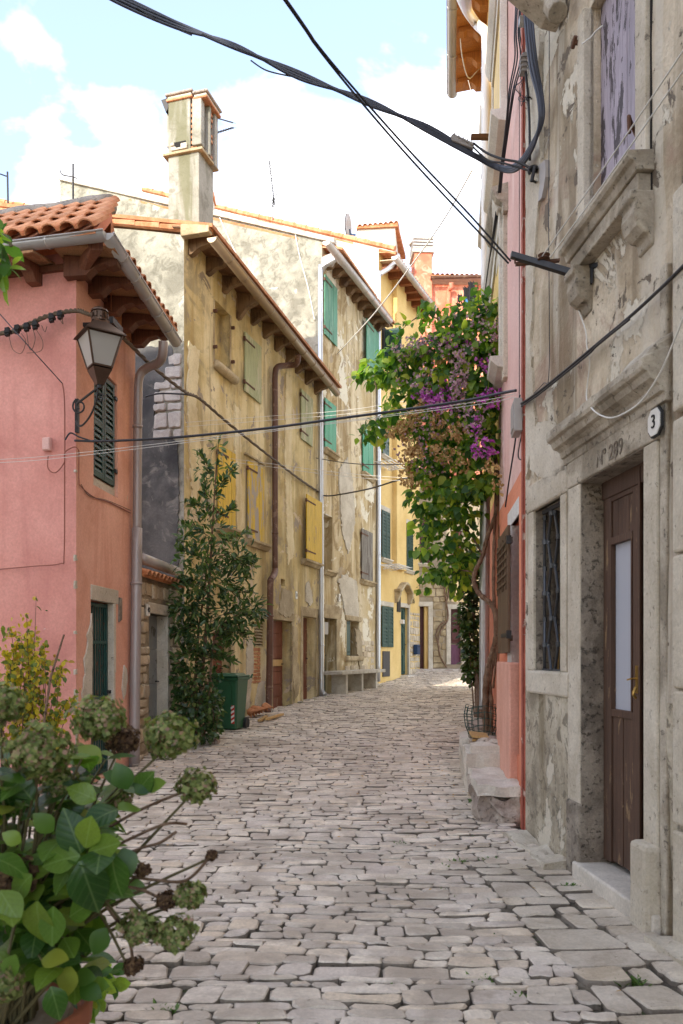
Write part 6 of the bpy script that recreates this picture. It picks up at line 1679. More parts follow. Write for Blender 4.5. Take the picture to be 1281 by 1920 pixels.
for (x0, y0, x1, y1, lab) in ((483, 1354, 496, 1348, 'short raw wooden offcut lying on the cobbles by the tile heap'), (496, 1352, 526, 1345, 'long thin raw wooden lath lying on the cobbles right of the tile heap')):
    Ya = 1500 * (1.5 - g(15)) / (y0 - CY_); Yb = 1500 * (1.5 - g(15)) / (y1 - CY_)
    a, b_ = P(x0, y0, Ya), P(x1, y1, Yb); a.z = g(a.y) + .03; b_.z = g(b_.y) + .03
    w_ = thing('wood_offcut', a, lab, 'wood')
    dv = b_ - a; sd = dv.cross(Vector((0, 0, 1))).normalized() * .07
    MB().box(a, dv, sd, (0, 0, .04)).build('lath', M['new_wood'], w_, bevel=.004)

# ------------------------------------------------------------------ overhead cables
def cable(label, pts, r, mat, n=5, per=10, name='cable', group=None, twist=0):
    pts = [P(*p) if isinstance(p, tuple) else Vector(p) for p in pts]
    s_ = spline(pts, per); mb = MB()
    if twist:
        for k in range(twist):
            mb.tube([p + Vector((math.cos(i * .9 + k * 6.283 / twist), .3 * math.cos(i * .9 + k * 6.283 / twist), math.sin(i * .9 + k * 6.283 / twist))) * r * .9 for i, p in enumerate(s_)], r * .75, n)
    else: mb.tube(s_, r, n)
    o = mb.build(name, M[mat], None, smooth=True, loc=s_[0])
    return tag(o, label, 'cable', group)
def strand(root, name, pts, r, mat, n=5):
    return MB().tube(spline([P(*p) if isinstance(p, tuple) else p for p in pts], 10), r, n).build(name, M[mat], root, smooth=True)
cb = thing('cable_bundle', P(1012, 180, 6.5), 'thick slate blue cable bundle sagging across the sky to the grey house corner', 'cable')
for k, (dy, dx, rr) in enumerate(((0, 0, .016), (5, 2, .014), (-4, 3, .013), (9, -3, .012), (2, 6, .013))):
    strand(cb, 'strand', [Vector((-3.58, 3.0 + k * .03, 7.45)), (60, -90, 5.95), (160, -36, 6.14), (216 + dx, -8 + dy, 6.2), (330, 42 + dy * (1.1 if k % 2 else .2), 6.3), (440, 88 - dy * .6, 6.4), (560, 138 + dy, 6.5), (690, 193 - dy * .8, 6.6), (800, 238 + dy * .9, 6.7), (880, 285 + dy * .5, 6.75), (940, 314 + dy * .6, 6.8), (972, 308 + dy, 6.55), (1000, 268 + dy, 6.22), (1014 + dx * .7, 225, 6.08), (1011 + dx, 180, 6.08), (999 + dx * 1.3, 120 + dy, 6.15), (991 + dx * 1.5, 60, 6.25), (986 + dx * 1.5, -20, 6.3)], rr, 'cable_blue', 6)
cable('loose strand hanging below the thick cable bundle near the top', [(256, 14, 6.22), (300, 40, 6.27), (360, 66, 6.33)], .006, 'cable', group='loose strands')
cable('loose strand hanging below the thick cable bundle mid sky', [(470, 113, 6.42), (500, 132, 6.45), (545, 143, 6.5)], .006, 'cable', group='loose strands')
jc = thing('cable_clamp', P(870, 262, 6.7), 'grey ribbed cable clamp box on the thick bundle', 'cable clamp')
mb = MB().prism([P(846, 254, 6.7), P(850, 250, 6.7), P(890, 268, 6.72), P(888, 278, 6.72), P(848, 262, 6.7)], (0, .06, 0))
for i in range(5): mb.prism([P(850 + i * 8, 252 + i * 4, 6.7), P(853 + i * 8, 247 + i * 4, 6.7), P(856 + i * 8, 255 + i * 4, 6.7)], (0, .06, 0))
mb.build('clamp', M['grey_box'], jc)
cable('rusty tension rod from the clamp to the iron bracket', [(888, 268, 6.72), (912, 286, 6.65), (942, 298, 6.5), (972, 304, 6.4), (1000, 318, 6.3)], .010, 'iron', group='tension rods')
cable('lower rusty tension rod from the clamp to the iron bracket', [(888, 276, 6.72), (915, 300, 6.65), (945, 306, 6.5), (1000, 322, 6.3)], .008, 'iron', group='tension rods')
wr_ = thing('wall_cables', P(941, 310, 7.8), 'group of dark cables running down between the yellow and rose houses', 'cables')
for k, (off, top) in enumerate(((0, -10), (4, -5), (-3, -15), (7, -8))):
    strand(wr_, 'strand', [(972 + off, top, 6.9), (968 + off, 60, 6.9), (970 + off * 1.5, 110, 7.0), (958 + off, 170, 7.2), (950 + off * .6, 240, 7.5), (941 + off * .5, 310, 7.8), (935 + off * .4, 370, 8.1), (925 + off * .3, 440, 8.5), (916, 500, 9.0), (908, 560, 9.6)], .007, 'cable')
tg_ = thing('wire_tangle', P(980, 150, 6.55), 'tangle of thin service wires beside the cable bundle at the grey house corner', 'wires')
for k in range(6):
    strand(tg_, 'wire', [(980 + k * 3, 85 + k * 6, 6.55), (974 + (k * 37) % 20, 130 + k * 4, 6.55), (980 - k * 3, 165, 6.6), (972 + k * 5, 185 + (k * 13) % 20, 6.6), (982 + k * 2, 190 - k * 5, 6.55), (992, 178, 6.5)], .0028, ['cable', 'iron', 'cable', 'wire_red', 'cable', 'blue_box'][k], 4)
sx_ = thing('splice_box', P(985, 118, 6.45), 'grey ribbed splice box hanging in the cable tangle by the rose house', 'splice box')
mb = MB().prism([P(980, 98, 6.45), P(988, 97, 6.45), P(988, 135, 6.45), P(980, 134, 6.45)], (0, .05, 0))
for i in range(4): mb.prism([P(977, 102 + i * 9, 6.44), P(989, 101 + i * 9, 6.44), P(989, 104 + i * 9, 6.44), P(977, 105 + i * 9, 6.44)], (0, .07, 0))
mb.build('box', M['grey_box'], sx_)
MB().tube([P(986, 135, 6.45), P(991, 185, 6.45), P(993, 230, 6.4), P(994, 300, 6.35)], .010).tube(curl(P(991, 186, 6.44), .024, 1, 0, (1, 0, 0), 0)[:20], .006).build('turnbuckle', M['iron'], sx_)
for dx, lab in ((0, 'upper of two thin black wires crossing the sky from the top'), (-4, 'lower of two thin black wires crossing the sky from the top')):
    cable(lab, [Vector((-3.55, .3, 6.1 + dx * .02)), Vector((-1.5, 2.9, 5.72 + dx * .01)), (533 + dx, -6, 4.6), (600 + dx, 90, 4.95), (690 + dx * 1.3, 196 - dx, 5.3), (780 + dx * 1.5, 296 - dx * 1.6, 5.6), (880 + dx * 1.5, 402 - dx * 2, 5.9), (958 + dx, 490 - dx, 6.0)], .0075, 'cable', 5, group='wires from the steel arm')
cable('black cable strung across the street from the pink house to the rose house', [(140, 826, 8.45), (200, 827, 8.35), (330, 820, 8.2), (500, 803, 8.0), (640, 784, 7.8), (760, 768, 7.6), (880, 750, 7.4), (940, 737, 7.2), (968, 732, 7.05)], .0125, 'cable', 6)
for dy, lab in ((0, 'upper strand of the white washing line across the street'), (6, 'lower strand of the white washing line across the street')):
    cable(lab, [(-240, 872 + dy, 9.05), (-10, 862 + dy, 8.3), (120, 852 + dy, 8.1), (330, 828 + dy * .7, 8.0), (500, 807 + dy * .5, 7.9), (700, 782 + dy * .4, 7.6), (900, 752 + dy, 7.3), (968, 738 + dy, 7.1)], .0028, 'wire_white', 4, group='washing line')
cable('brown twisted cable sloping from the lantern down to the blotched house downpipe', [(-260, 640, 9.1), (-8, 626, 8.6), (40, 613, 8.5), (90, 592, 8.45), (140, 582, 8.42), (165, 588, 8.4), (195, 598, 8.5), (230, 632, 9.2), (290, 690, 10.6), (345, 733, 12.2), (375, 748, 13.0), (430, 795, 14.2), (500, 851, 16.0), (560, 897, 18.2), (602, 925, 19.9)], .017, 'cable_brown', 5, 12, twist=3)
for i, (x, y) in enumerate(((12, 621), (30, 616), (48, 612), (64, 608), (95, 595), (111, 589))):
    t = thing('line_connector', P(x, y, 8.44), 'black connector block, %s on the twisted cable over the pink wall' % ('leftmost', 'second', 'third', 'fourth', 'fifth', 'nearest the lantern')[i], 'connector', 'connector blocks')
    MB().box(P(x - 4, y + 8, 8.42), (.045, 0, .01), (0, .05, 0), (0, 0, .085)).box(P(x - 5, y + 3, 8.41), (.06, 0, .015), (0, .07, 0), (0, 0, .03)).build('block', M['black_flat'], t, bevel=.004)
sw_ = thing('service_wires', P(48, 640, 8.44), 'thin looped service wires hanging under the black connector blocks', 'wires')
for i, pts in enumerate(([(17, 630, 8.44), (24, 655, 8.44), (40, 662, 8.46), (48, 640, 8.44), (40, 625, 8.46)], [(50, 622, 8.44), (54, 650, 8.44), (60, 655, 8.46), (66, 635, 8.44), (62, 618, 8.44)], [(68, 618, 8.44), (80, 640, 8.44), (76, 658, 8.46), (50, 662, 8.46)], [(78, 610, 8.44), (84, 622, 8.44), (88, 612, 8.44)], [(113, 600, 8.44), (118, 607, 8.44), (116, 596, 8.44)])):
    strand(sw_, 'wire', pts, .0035, 'cable_brown', 4)
cable('dark wire crossing the pink wall from the upper left to a hook', [(-200, 360, 8.7), (-8, 580, 8.45), (50, 645, 8.3), (117, 719, 8.5)], .006, 'cable', 5)
cable('red brown wire running down the pink wall to the corner near the ground floor', [(117, 719, 8.51), (121, 760, 8.5), (121, 900, 8.49), (120, 1040, 8.49), (112, 1057, 8.5), (60, 1062, 8.55), (-8, 1068, 8.7)], .006, 'wire_red', 5)
cable('looped wire beneath the junction box on the pink wall', [(90, 855, 8.52), (90, 878, 8.50), (104, 886, 8.48), (120, 868, 8.47), (122, 848, 8.46), (140, 838, 8.45), (148, 845, 8.46)], .006, 'wire_red', 5)
def onw(W, l, w=.015): return [W.p(*W.at(x, y, w), w) for x, y in l]
cable('thin wire draped over the salmon wall below the green shutters', onw(PS, [(148, 845), (148, 900), (152, 912), (176, 932), (205, 942), (245, 962)]), .006, 'wire_red', 5)
cable('second thin wire draped over the salmon wall below the green shutters', onw(PS, [(152, 908), (168, 930), (200, 938), (245, 957)]), .004, 'cable_brown', 4)
cable('short black hook cable on the corner beneath the lantern', [(122, 825, 8.4), (132, 812, 8.4), (150, 820, 8.4), (172, 827, 8.4)], .009, 'cable', 5)
cable('black cable at the grey gable corner left of the ochre house', [(272, 744, 12.5), (300, 738, 12.6), (350, 740, 12.8), (376, 748, 13)], .014, 'cable', 5)
cable('black cable from the downpipe of the blotched house towards the bougainvillea', [(604, 929, 19.8), (625, 929, 19.4), (690, 917, 17), (750, 899, 14.5), (800, 890, 12)], .018, 'cable', 5)
cable('thin black cable over the blotched house at first floor height', [(558, 852, 18.5), (600, 860, 19.7), (650, 868, 18), (700, 871, 16), (770, 870, 13.5), (840, 862, 11.5)], .010, 'cable', 5)
for dy, lab in ((0, 'upper white washing line in front of the yellow shutters'), (6, 'lower white washing line in front of the yellow shutters')):
    cable(lab, [(432, 860 + dy, 14.2), (520, 871 + dy, 14.2), (600, 882 + dy, 14), (700, 892 + dy, 13.5), (790, 897 + dy, 13), (850, 897 + dy, 12.5)], .0035, 'wire_white', 4, group='washing line')
for dy, lab in ((0, 'upper pale cord across the blotched house level with the emerald shutters'), (8, 'lower pale cord across the blotched house level with the emerald shutters')):
    cable(lab, [(348, 792 + dy, 12.85), (480, 782 + dy, 13.4), (640, 770 + dy * .9, 13.5), (760, 752 + dy, 12), (880, 728 + dy, 10.2)], .0035, 'wire_white', 4, group='pale cords')
cable('pale cord rising from the blotched house wall across the sky to the yellow house', [(632, 664, 21), (700, 590, 19), (760, 513, 17), (830, 415, 15), (886, 318, 13)], .014, 'wire_white', 4)
cable('long thin wire down the face of the grey gable from the chimney', onw(GC, [(412, 408), (440, 470), (480, 545), (520, 610), (545, 660)], .03), .016, 'wire_white', 4)
cable('second thin wire down the face of the grey gable beside the gutter', onw(GC, [(552, 428), (562, 480), (578, 540), (590, 600)], .03), .016, 'wire_white', 4)
cable('black cable slung along the wall of the grey house from the corner upward', onw(W1, [(978, 757), (1010, 735), (1060, 695), (1120, 645), (1180, 595), (1240, 540), (1290, 490)], .05), .011, 'cable', 6)
cable('second black cable bound alongside the wall cable of the grey house', onw(W1, [(978, 762), (1010, 740), (1060, 700), (1105, 663), (1120, 648), (1180, 599)], .055), .008, 'cable', 6)
cable('thin black wire hanging straight down the corner of the grey house', onw(W1, [(1030, -5), (1030, 200), (1029, 420), (1030, 690), (1018, 720), (985, 752)], .02), .0035, 'cable', 4)
cable('white cord trailing in a loop over the door cornice of the grey house', onw(W1, [(1079, 535), (1082, 570), (1098, 618), (1101, 650), (1106, 680), (1100, 745)], .03) + onw(W1, [(1112, 768), (1135, 782), (1160, 780), (1200, 755), (1235, 705), (1260, 650), (1290, 575)], .2), .005, 'wire_white', 5)
for k, (x0, y0, x1, y1) in enumerate(((1017, 480, 1290, 82), (1032, 482, 1290, 120))):
    cable('%s grey washing line running from the steel arm past the lilac shutter' % ('outer', 'inner')[k], [W1.p(*W1.at(x0, y0, .2), .2), W1.p(*W1.at((x0 + x1) / 2, (y0 + y1) / 2 + 3, .2), .2), W1.p(*W1.at(x1, y1, .2), .2)], .004, 'wire_white', 4, group='grey washing lines')
hc_ = thing('hanging_cables', P(970, 800, 7), 'dark cables hanging down past the grey meter box on the red painted edge', 'cables')
strand(hc_, 'strand', [(975, 740, 6.9), (970, 790, 7.0), (966, 830, 7.15), (955, 900, 7.6), (948, 950, 7.95)], .008, 'cable')
strand(hc_, 'strand', [(985, 748, 6.75), (983, 790, 6.8), (972, 850, 6.9), (978, 862, 6.85), (983, 850, 6.8)], .006, 'cable')
cable('thin dark wire running down the rose house wall', onw(W2, [(974, 180), (974, 500), (974, 740)], .02), .004, 'cable', 4)
cable('white cord looped from the gutter of the tall yellow house', [(862, 40, 12), (866, 100, 12.2), (878, 145, 12.4), (893, 135, 12.6), (906, 120, 12.8)], .010, 'wire_white', 4)
cable('faint white drop wire below the gutter of the tall yellow house', [(878, 150, 12.4), (890, 190, 12.5), (904, 202, 12.7)], .006, 'wire_white', 4)
cable('twisted white wire tied to the lilac shutter', onw(W1, [(1092, 82), (1108, 70), (1118, 58), (1130, 48)], .06), .005, 'wire_white', 4)

# ------------------------------------------------------------------ plants
def noleafwall(p):
    x = xright(p.y)
    if p.z < g(p.y) + .05: return False
    if p.x > x - .03: return False
    if p.y > 10.6 and p.x < xleft(p.y) + .05: return False
    return True

# --- bay tree with ivy at its foot
bay = thing('bay_tree', (P(372, 0, 11.9).x, 11.9, .2), 'slender dark green bay tree growing in front of the ochre house beside the wheelie bin', 'tree')
tk = MB()
for pts, r in (([(372, 1392, 11.9), (376, 1300, 11.9), (385, 1200, 11.9), (392, 1100, 11.9), (398, 1000, 11.9), (404, 900, 11.9), (410, 828, 11.9)], [.035, .032, .028, .022, .016, .010, .004]),
               ([(366, 1392, 11.95), (366, 1290, 12.0), (372, 1190, 12.0), (384, 1100, 12), (392, 1010, 11.95)], [.03, .026, .02, .014, .006]),
               ([(380, 1395, 11.85), (392, 1300, 11.8), (400, 1210, 11.8), (420, 1170, 11.75), (450, 1150, 11.7)], [.026, .022, .016, .010, .005])):
    s_ = spline([P(*p) for p in pts], 6); k = len(s_)
    tk.tube(s_, [float(np.interp(i / (k - 1), fr(0, 1, len(r)), r)) for i in range(k)], 6)
tw = []
def twig(a, b_, r=.006):
    a = P(*a); b_ = P(*b_); m_ = (a + b_) / 2 + Vector((0, 0, .05)); tk.tube(spline([a, m_, b_], 4), [r] * 8 + [r * .4], 4); tw.append((a, m_, b_))
for (x0, y0, x1, y1) in ((404, 905, 372, 850), (402, 930, 438, 880), (400, 960, 352, 945), (398, 985, 440, 950), (396, 1010, 345, 985), (396, 1030, 462, 1000), (392, 1060, 338, 1030), (392, 1080, 476, 1050), (390, 1110, 330, 1090), (388, 1120, 470, 1110), (386, 1150, 325, 1140), (390, 1160, 488, 1150), (384, 1180, 330, 1185), (386, 1190, 460, 1190), (378, 1220, 340, 1230), (380, 1230, 440, 1240), (394, 1040, 470, 1060), (398, 1000, 380, 900)):
    twig((x0, y0, 11.9), (x1, y1, 11.9 + rnd.uniform(-.5, .3)))
tk.build('trunk', M['bark'], bay, smooth=True)
xf = []
def along(a, m_, b_, n, size):
    for i in range(n):
        t = rnd.uniform(.25, 1.05); p = a.lerp(m_, min(1, 2 * t)) if t < .5 else m_.lerp(b_, 2 * t - 1)
        dv = (b_ - a).normalized(); yd = dv * .8 + rdir() * .8 + Vector((0, 0, .25))
        xf.append(basis(p + rdir() * .03, yd, Vector((0, -.4, .7)) + rdir() * .6, rnd.uniform(*size)))
for t in tw: along(*t, 46, (.08, .14))
okb = lambda p: p.z > g(p.y) + .05 and not (p.y > 13 and p.x < -2.5)
xf += clump_leaves([(410, 838, 11.9, 12, 22, 26), (402, 880, 11.9, 14, 40, 36), (378, 885, 11.85, 12, 20, 20), (430, 880, 11.9, 10, 20, 16), (398, 940, 11.9, 20, 40, 50), (362, 950, 11.9, 18, 20, 26),
    (395, 1000, 11.9, 45, 40, 130), (375, 1050, 11.85, 46, 45, 200), (440, 1040, 11.8, 36, 40, 120), (400, 1090, 11.85, 66, 38, 320), (355, 1130, 11.8, 40, 40, 280), (430, 1150, 11.75, 56, 40, 280), (474, 1142, 11.7, 26, 24, 110), (345, 1180, 11.8, 30, 26, 130), (455, 1060, 11.8, 26, 26, 80), (350, 1010, 11.85, 22, 24, 60), (445, 1190, 11.7, 34, 22, 110),
    (385, 1195, 11.85, 50, 34, 260), (355, 1240, 11.9, 32, 30, 120), (405, 1240, 11.9, 34, 30, 90)], (.085, .145), okb, .05, .15)
bm = [leaf_mesh('bay_leaf_%s' % 'abc'[i], 'lance', M['lf_bay'], f, d) for i, (f, d) in enumerate(((.3, .1), (.5, .3), (.2, -.1)))]
place_leaves(bay, xf, bm, M['lf_bay'], 290)
ivy = thing('ivy_bush', (P(372, 0, 11.8).x, 11.8, .2), 'low glossy ivy thicket wrapped round the foot of the bay tree', 'bush')
xi = clump_leaves([(366, 1280, 11.7, 44, 34, 300), (370, 1325, 11.65, 50, 36, 420), (372, 1365, 11.65, 44, 30, 380), (345, 1330, 11.7, 26, 50, 200), (400, 1330, 11.75, 20, 46, 160), (335, 1270, 11.8, 16, 40, 90)], (.05, .09), okb, .2, .3)
im = [leaf_mesh('ivy_leaf_%s' % 'ab'[i], 'heart', M['lf_ivy'], f, d) for i, (f, d) in enumerate(((.15, .2), (.3, .45)))]
place_leaves(ivy, xi, im, M['lf_ivy'], 200)
sb = MB()
for i in range(14): sb.tube(spline([P(350 + i * 4, 1395, 11.7), P(346 + i * 4 + rnd.uniform(-12, 12), 1340, 11.6), P(340 + i * 5 + rnd.uniform(-15, 15), 1270, 11.7)], 5), .006, 4)
sb.build('stems', M['bark'], ivy)
blkb = MB()
MB().wbox(Wall(P(352, 0, 11.7).x, 11.72, 1, 0, -1), 0, .45, .12, .30, -.2, .0).build('root_stone', M['rock'], ivy, bevel=.04)

# --- bougainvillea
bg = thing('bougainvillea', W3.p(.5, .55, .2), 'big bougainvillea climbing the rose house wall with magenta and dried tan blossom', 'climbing plant')
vn = MB()
def vine(pts, r0, r1, n=8):
    s_ = spline([P(*p) for p in pts], 7); k = len(s_); vn.tube(s_, [r0 + (r1 - r0) * i / (k - 1) + .003 * math.sin(i * 1.7) for i in range(k)], n)
vine([(912, 1372, 9.4), (911, 1330, 9.35), (912, 1280, 9.3), (918, 1245, 9.25), (928, 1210, 9.15), (933, 1175, 9.05), (928, 1145, 9.05), (916, 1128, 9.1), (898, 1112, 9.15), (889, 1090, 9.2), (892, 1070, 9.2), (904, 1045, 9.2), (912, 1015, 9.2), (922, 985, 9.15), (931, 955, 9.1), (934, 900, 9.0), (930, 840, 9.0), (920, 760, 9.0)], .042, .016)
vine([(921, 1372, 9.35), (922, 1320, 9.3), (919, 1280, 9.3), (926, 1235, 9.2), (931, 1200, 9.1)], .026, .018)
vine([(930, 1195, 9.1), (926, 1100, 9.15), (927, 1000, 9.15), (930, 920, 9.1), (926, 830, 9.05)], .022, .012)
vine([(905, 1150, 9.6), (906, 1050, 9.6), (904, 960, 9.6), (902, 880, 9.5), (890, 800, 9.4)], .03, .012)
vine([(925, 1290, 9.2), (930, 1240, 9.1), (936, 1170, 9.0), (935, 1060, 8.95), (939, 980, 8.9), (944, 900, 8.8)], .014, .008)
for pts in ([(905, 1040, 9.3), (880, 1000, 9.4), (850, 985, 9.5), (812, 960, 9.6)], [(895, 1075, 9.3), (860, 1070, 9.5), (820, 1090, 9.7)], [(900, 820, 9.2), (850, 760, 9.3), (790, 700, 9.5), (700, 705, 9.6), (668, 712, 9.6)], [(920, 700, 9.0), (870, 640, 9.2), (800, 590, 9.4), (740, 630, 9.4)], [(860, 800, 9.3), (790, 770, 9.5), (720, 790, 9.6), (672, 818, 9.6)], [(920, 640, 8.9), (900, 580, 8.9), (896, 528, 9.0)], [(830, 740, 9.4), (780, 690, 9.5), (735, 670, 9.5)], [(870, 900, 9.4), (830, 900, 9.5), (790, 930, 9.6)], [(905, 930, 9.3), (870, 940, 9.4), (840, 960, 9.6)]):
    vine(pts, .011, .004, 5)
vn.build('trunk', M['bark'], bg, smooth=True)
cl_ = [(915, 585, 8.85, 30, 30, 120), (870, 590, 9.0, 40, 30, 150), (930, 640, 8.75, 18, 40, 110), (885, 640, 9.0, 50, 34, 260), (830, 660, 9.15, 50, 34, 240), (780, 665, 9.3, 40, 24, 150), (900, 700, 8.95, 46, 46, 340), (840, 715, 9.15, 50, 40, 330), (790, 730, 9.3, 40, 34, 200), (905, 770, 8.95, 44, 44, 330), (850, 790, 9.2, 50, 50, 380), (800, 800, 9.35, 40, 40, 200), (905, 840, 8.95, 42, 36, 260), (850, 860, 9.25, 50, 40, 300), (800, 880, 9.35, 42, 40, 220),
       (860, 915, 9.3, 56, 30, 260), (800, 935, 9.4, 40, 30, 180), (900, 905, 9.05, 36, 30, 160), (840, 960, 9.45, 44, 26, 140), (830, 1020, 9.5, 40, 26, 90), (860, 1000, 9.4, 30, 30, 70), (800, 1030, 9.5, 26, 18, 50), (815, 1075, 9.5, 30, 18, 60), (870, 960, 9.35, 40, 30, 110), (800, 990, 9.5, 34, 22, 70), (880, 1040, 9.5, 26, 40, 100), (860, 1090, 9.7, 24, 30, 70), (790, 1100, 9.5, 14, 10, 14), (850, 1060, 9.4, 24, 20, 40),
       (700, 690, 9.5, 34, 16, 60), (740, 665, 9.45, 36, 24, 70), (670, 708, 9.55, 14, 7, 14), (745, 705, 9.4, 30, 20, 50), (740, 740, 9.4, 24, 16, 34), (700, 795, 9.5, 26, 14, 40), (735, 775, 9.45, 30, 20, 70), (715, 700, 9.5, 44, 18, 80), (760, 690, 9.4, 34, 34, 90), (705, 805, 9.5, 34, 14, 40), (680, 818, 9.5, 20, 7, 14), (760, 800, 9.4, 26, 20, 40), (720, 830, 9.5, 10, 10, 8),
       (740, 632, 9.35, 20, 8, 12), (775, 615, 9.3, 26, 14, 26), (815, 588, 9.2, 30, 22, 40), (820, 620, 9.1, 30, 16, 40), (795, 575, 9.2, 14, 14, 12), (895, 545, 8.95, 8, 22, 16), (840, 640, 9.1, 30, 14, 30)]
xb = clump_leaves([(x, y, Y, a, b_, int(n * .82)) for x, y, Y, a, b_, n in cl_], (.05, .13), noleafwall, .75, .25)
bl = [leaf_mesh('bougainvillea_leaf_%s' % 'abc'[i], 'heart', M['lf_boug'], f, d) for i, (f, d) in enumerate(((.18, .25), (.32, .5), (.1, .1)))]
place_leaves(bg, xb, bl, M['lf_boug'], 290)
brm = bpy.data.meshes.new('bract')
brm.from_pydata([(0, 0, 0), (.42, .45, .12), (0, 1, .3), (-.42, .45, .12)], [], [(0, 1, 2, 3)]); brm.update()
def blossom(name, cl, size, mat):
    xs_ = []
    for x, y, Y, a, b_, n in cl:
        c = P(x, y, Y); ax, bx = a * 1.35 * Y / F_, b_ * 1.35 * Y / F_
        for _ in range(n):
            d = rdir(); p = c + Vector((d.x * ax, d.y * max(.08, ax * .7), d.z * bx)) * rnd.random() ** .4
            if not noleafwall(p): continue
            for k in range(3): xs_.append(basis(p, d * .5 + rdir() + Vector((0, -.2, 0)), d + Vector((0, -.8, .1)), rnd.uniform(*size)))
    joined(name, brm, xs_, bg, mat)
blossom('magenta_flowers', [(815, 752, 8.95, 16, 12, 46), (832, 756, 8.9, 20, 12, 54), (930, 690, 8.6, 16, 12, 36), (925, 745, 8.55, 20, 16, 56), (905, 842, 8.6, 20, 14, 66), (798, 735, 9.0, 10, 14, 20), (870, 650, 8.85, 14, 12, 10), (825, 645, 9, 14, 10, 10), (835, 730, 8.9, 10, 10, 14), (780, 745, 9.1, 10, 10, 10), (895, 800, 8.6, 10, 16, 14), (905, 680, 8.7, 12, 10, 12)], (.022, .045), M['fl_mag'])
blossom('faded_flowers', [(780, 650, 9.1, 36, 14, 90), (820, 650, 9.0, 40, 16, 90), (870, 655, 8.85, 40, 18, 80), (860, 700, 8.75, 14, 34, 90), (862, 730, 8.75, 12, 24, 60), (800, 720, 9.0, 26, 30, 70), (890, 780, 8.7, 20, 34, 70), (830, 780, 8.9, 40, 24, 70), (785, 830, 9.1, 24, 24, 40), (930, 640, 8.6, 16, 40, 50), (760, 690, 9.2, 20, 30, 30), (810, 870, 9.1, 30, 14, 36), (850, 600, 9, 20, 12, 14), (905, 600, 8.7, 24, 20, 26), (755, 850, 9.2, 10, 14, 14)], (.020, .042), M['fl_fade'])
blossom('dried_flowers', [(735, 810, 9.15, 10, 8, 20), (752, 808, 9.1, 14, 14, 36), (765, 795, 9.1, 16, 12, 36), (778, 785, 9.05, 14, 12, 30), (770, 835, 9.05, 16, 16, 44), (778, 850, 9.0, 14, 14, 36), (760, 870, 9.1, 10, 14, 24), (765, 895, 9.1, 12, 14, 30), (775, 905, 9.05, 12, 10, 18), (820, 790, 8.95, 12, 10, 24), (826, 812, 8.95, 12, 9, 24), (858, 812, 8.8, 14, 14, 36), (820, 848, 8.9, 14, 12, 33), (845, 858, 8.9, 18, 16, 33), (785, 765, 9.05, 16, 12, 24), (830, 675, 9, 14, 8, 14), (938, 880, 8.5, 14, 10, 21), (940, 908, 8.45, 12, 12, 20), (920, 875, 8.6, 12, 8, 12), (868, 868, 8.8, 10, 14, 12), (940, 670, 8.5, 6, 6, 4), (800, 905, 9.1, 14, 14, 14)], (.026, .05), M['fl_dry'])

# --- ivy on the wall beyond, with its bare stems
iv2 = thing('wall_ivy', P(885, 1290, 12.5), 'dark green ivy column hanging by the grey downpipe beyond the vine trunk', 'climbing plant')
x2 = clump_leaves([(885, 1100, 12.4, 22, 34, 200), (882, 1150, 12.4, 24, 40, 260), (885, 1200, 12.3, 22, 36, 240), (888, 1240, 12.3, 22, 26, 180), (888, 1265, 12.2, 16, 20, 90), (870, 1060, 12.4, 30, 30, 140), (895, 1030, 12.4, 20, 40, 110), (860, 1080, 12.6, 20, 20, 40), (862, 1170, 12.6, 10, 20, 16)], (.06, .11), noleafwall, .3, .2)
place_leaves(iv2, x2, im, M['lf_ivy'], 150)
sb = MB()
for i in range(7): sb.tube(spline([P(890 + i * 3, 1345, 12 - i * .2), P(888 + rnd.uniform(-6, 6), 1250, 12.2), P(884 + rnd.uniform(-8, 8), 1120, 12.4)], 6), .012, 5)
sb.build('stems', M['bark'], iv2)
bv = thing('bare_creeper', EW.p(1.9, 1.0, .1), 'bare brown creeper stems on the rubble wall between the maroon doors', 'climbing plant')
sb = MB()
for pts in ([(838, 1252), (826, 1230), (822, 1200), (828, 1180), (840, 1160), (836, 1120), (832, 1090)], [(824, 1215), (818, 1190), (826, 1172), (838, 1165)], [(836, 1130), (842, 1110), (838, 1080)]):
    sb.tube(spline(onw(EW, pts, .1), 6), .03, 5)
sb.build('stems', M['bark'], bv)

# --- yellowing shrub against the pink wall
yb_ = thing('yellowing_shrub', (P(70, 0, 7.7).x, 7.7, .05), 'thin shrub with yellowing autumn leaves in front of the pink wall', 'bush')
sb = MB(); xy = []
for i in range(26):
    x0 = rnd.uniform(20, 90); x1 = x0 + rnd.uniform(-60, 60); yt = rnd.uniform(1170, 1260) if abs(x1 - 55) < 45 else rnd.uniform(1230, 1330)
    if i == 0: x0, x1, yt = 70, 68, 1118
    if i == 1: x0, x1, yt = 60, 50, 1150
    if i == 2: x0, x1, yt = 80, 118, 1240
    Y1 = 7.7 + rnd.uniform(-.35, .35)
    pts = spline([P(x0, 1470, 7.75), P((x0 + x1) / 2 + rnd.uniform(-6, 6), (1470 + yt) / 2, 7.7), P(x1, yt, Y1)], 6)
    sb.tube(pts, [.008 - .006 * k / (len(pts) - 1) for k in range(len(pts))], 4)
    for _ in range(70 if i > 1 else 18):
        t = rnd.uniform(.25, 1) ** .8; p = pts[min(len(pts) - 1, int(t * len(pts)))] + rdir() * rnd.uniform(.0, .10)
        xy.append(basis(p, rdir() * .7 + Vector((0, 0, -.5)), Vector((0, -.5, .6)) + rdir() * .6, rnd.uniform(.04, .075)))
sb.build('stems', M['bark'], yb_)
ym = [leaf_mesh('yellow_leaf_%s' % 'ab'[i], 'oval', M['lf_yel'], f, d) for i, (f, d) in enumerate(((.2, .3), (.4, .6)))]
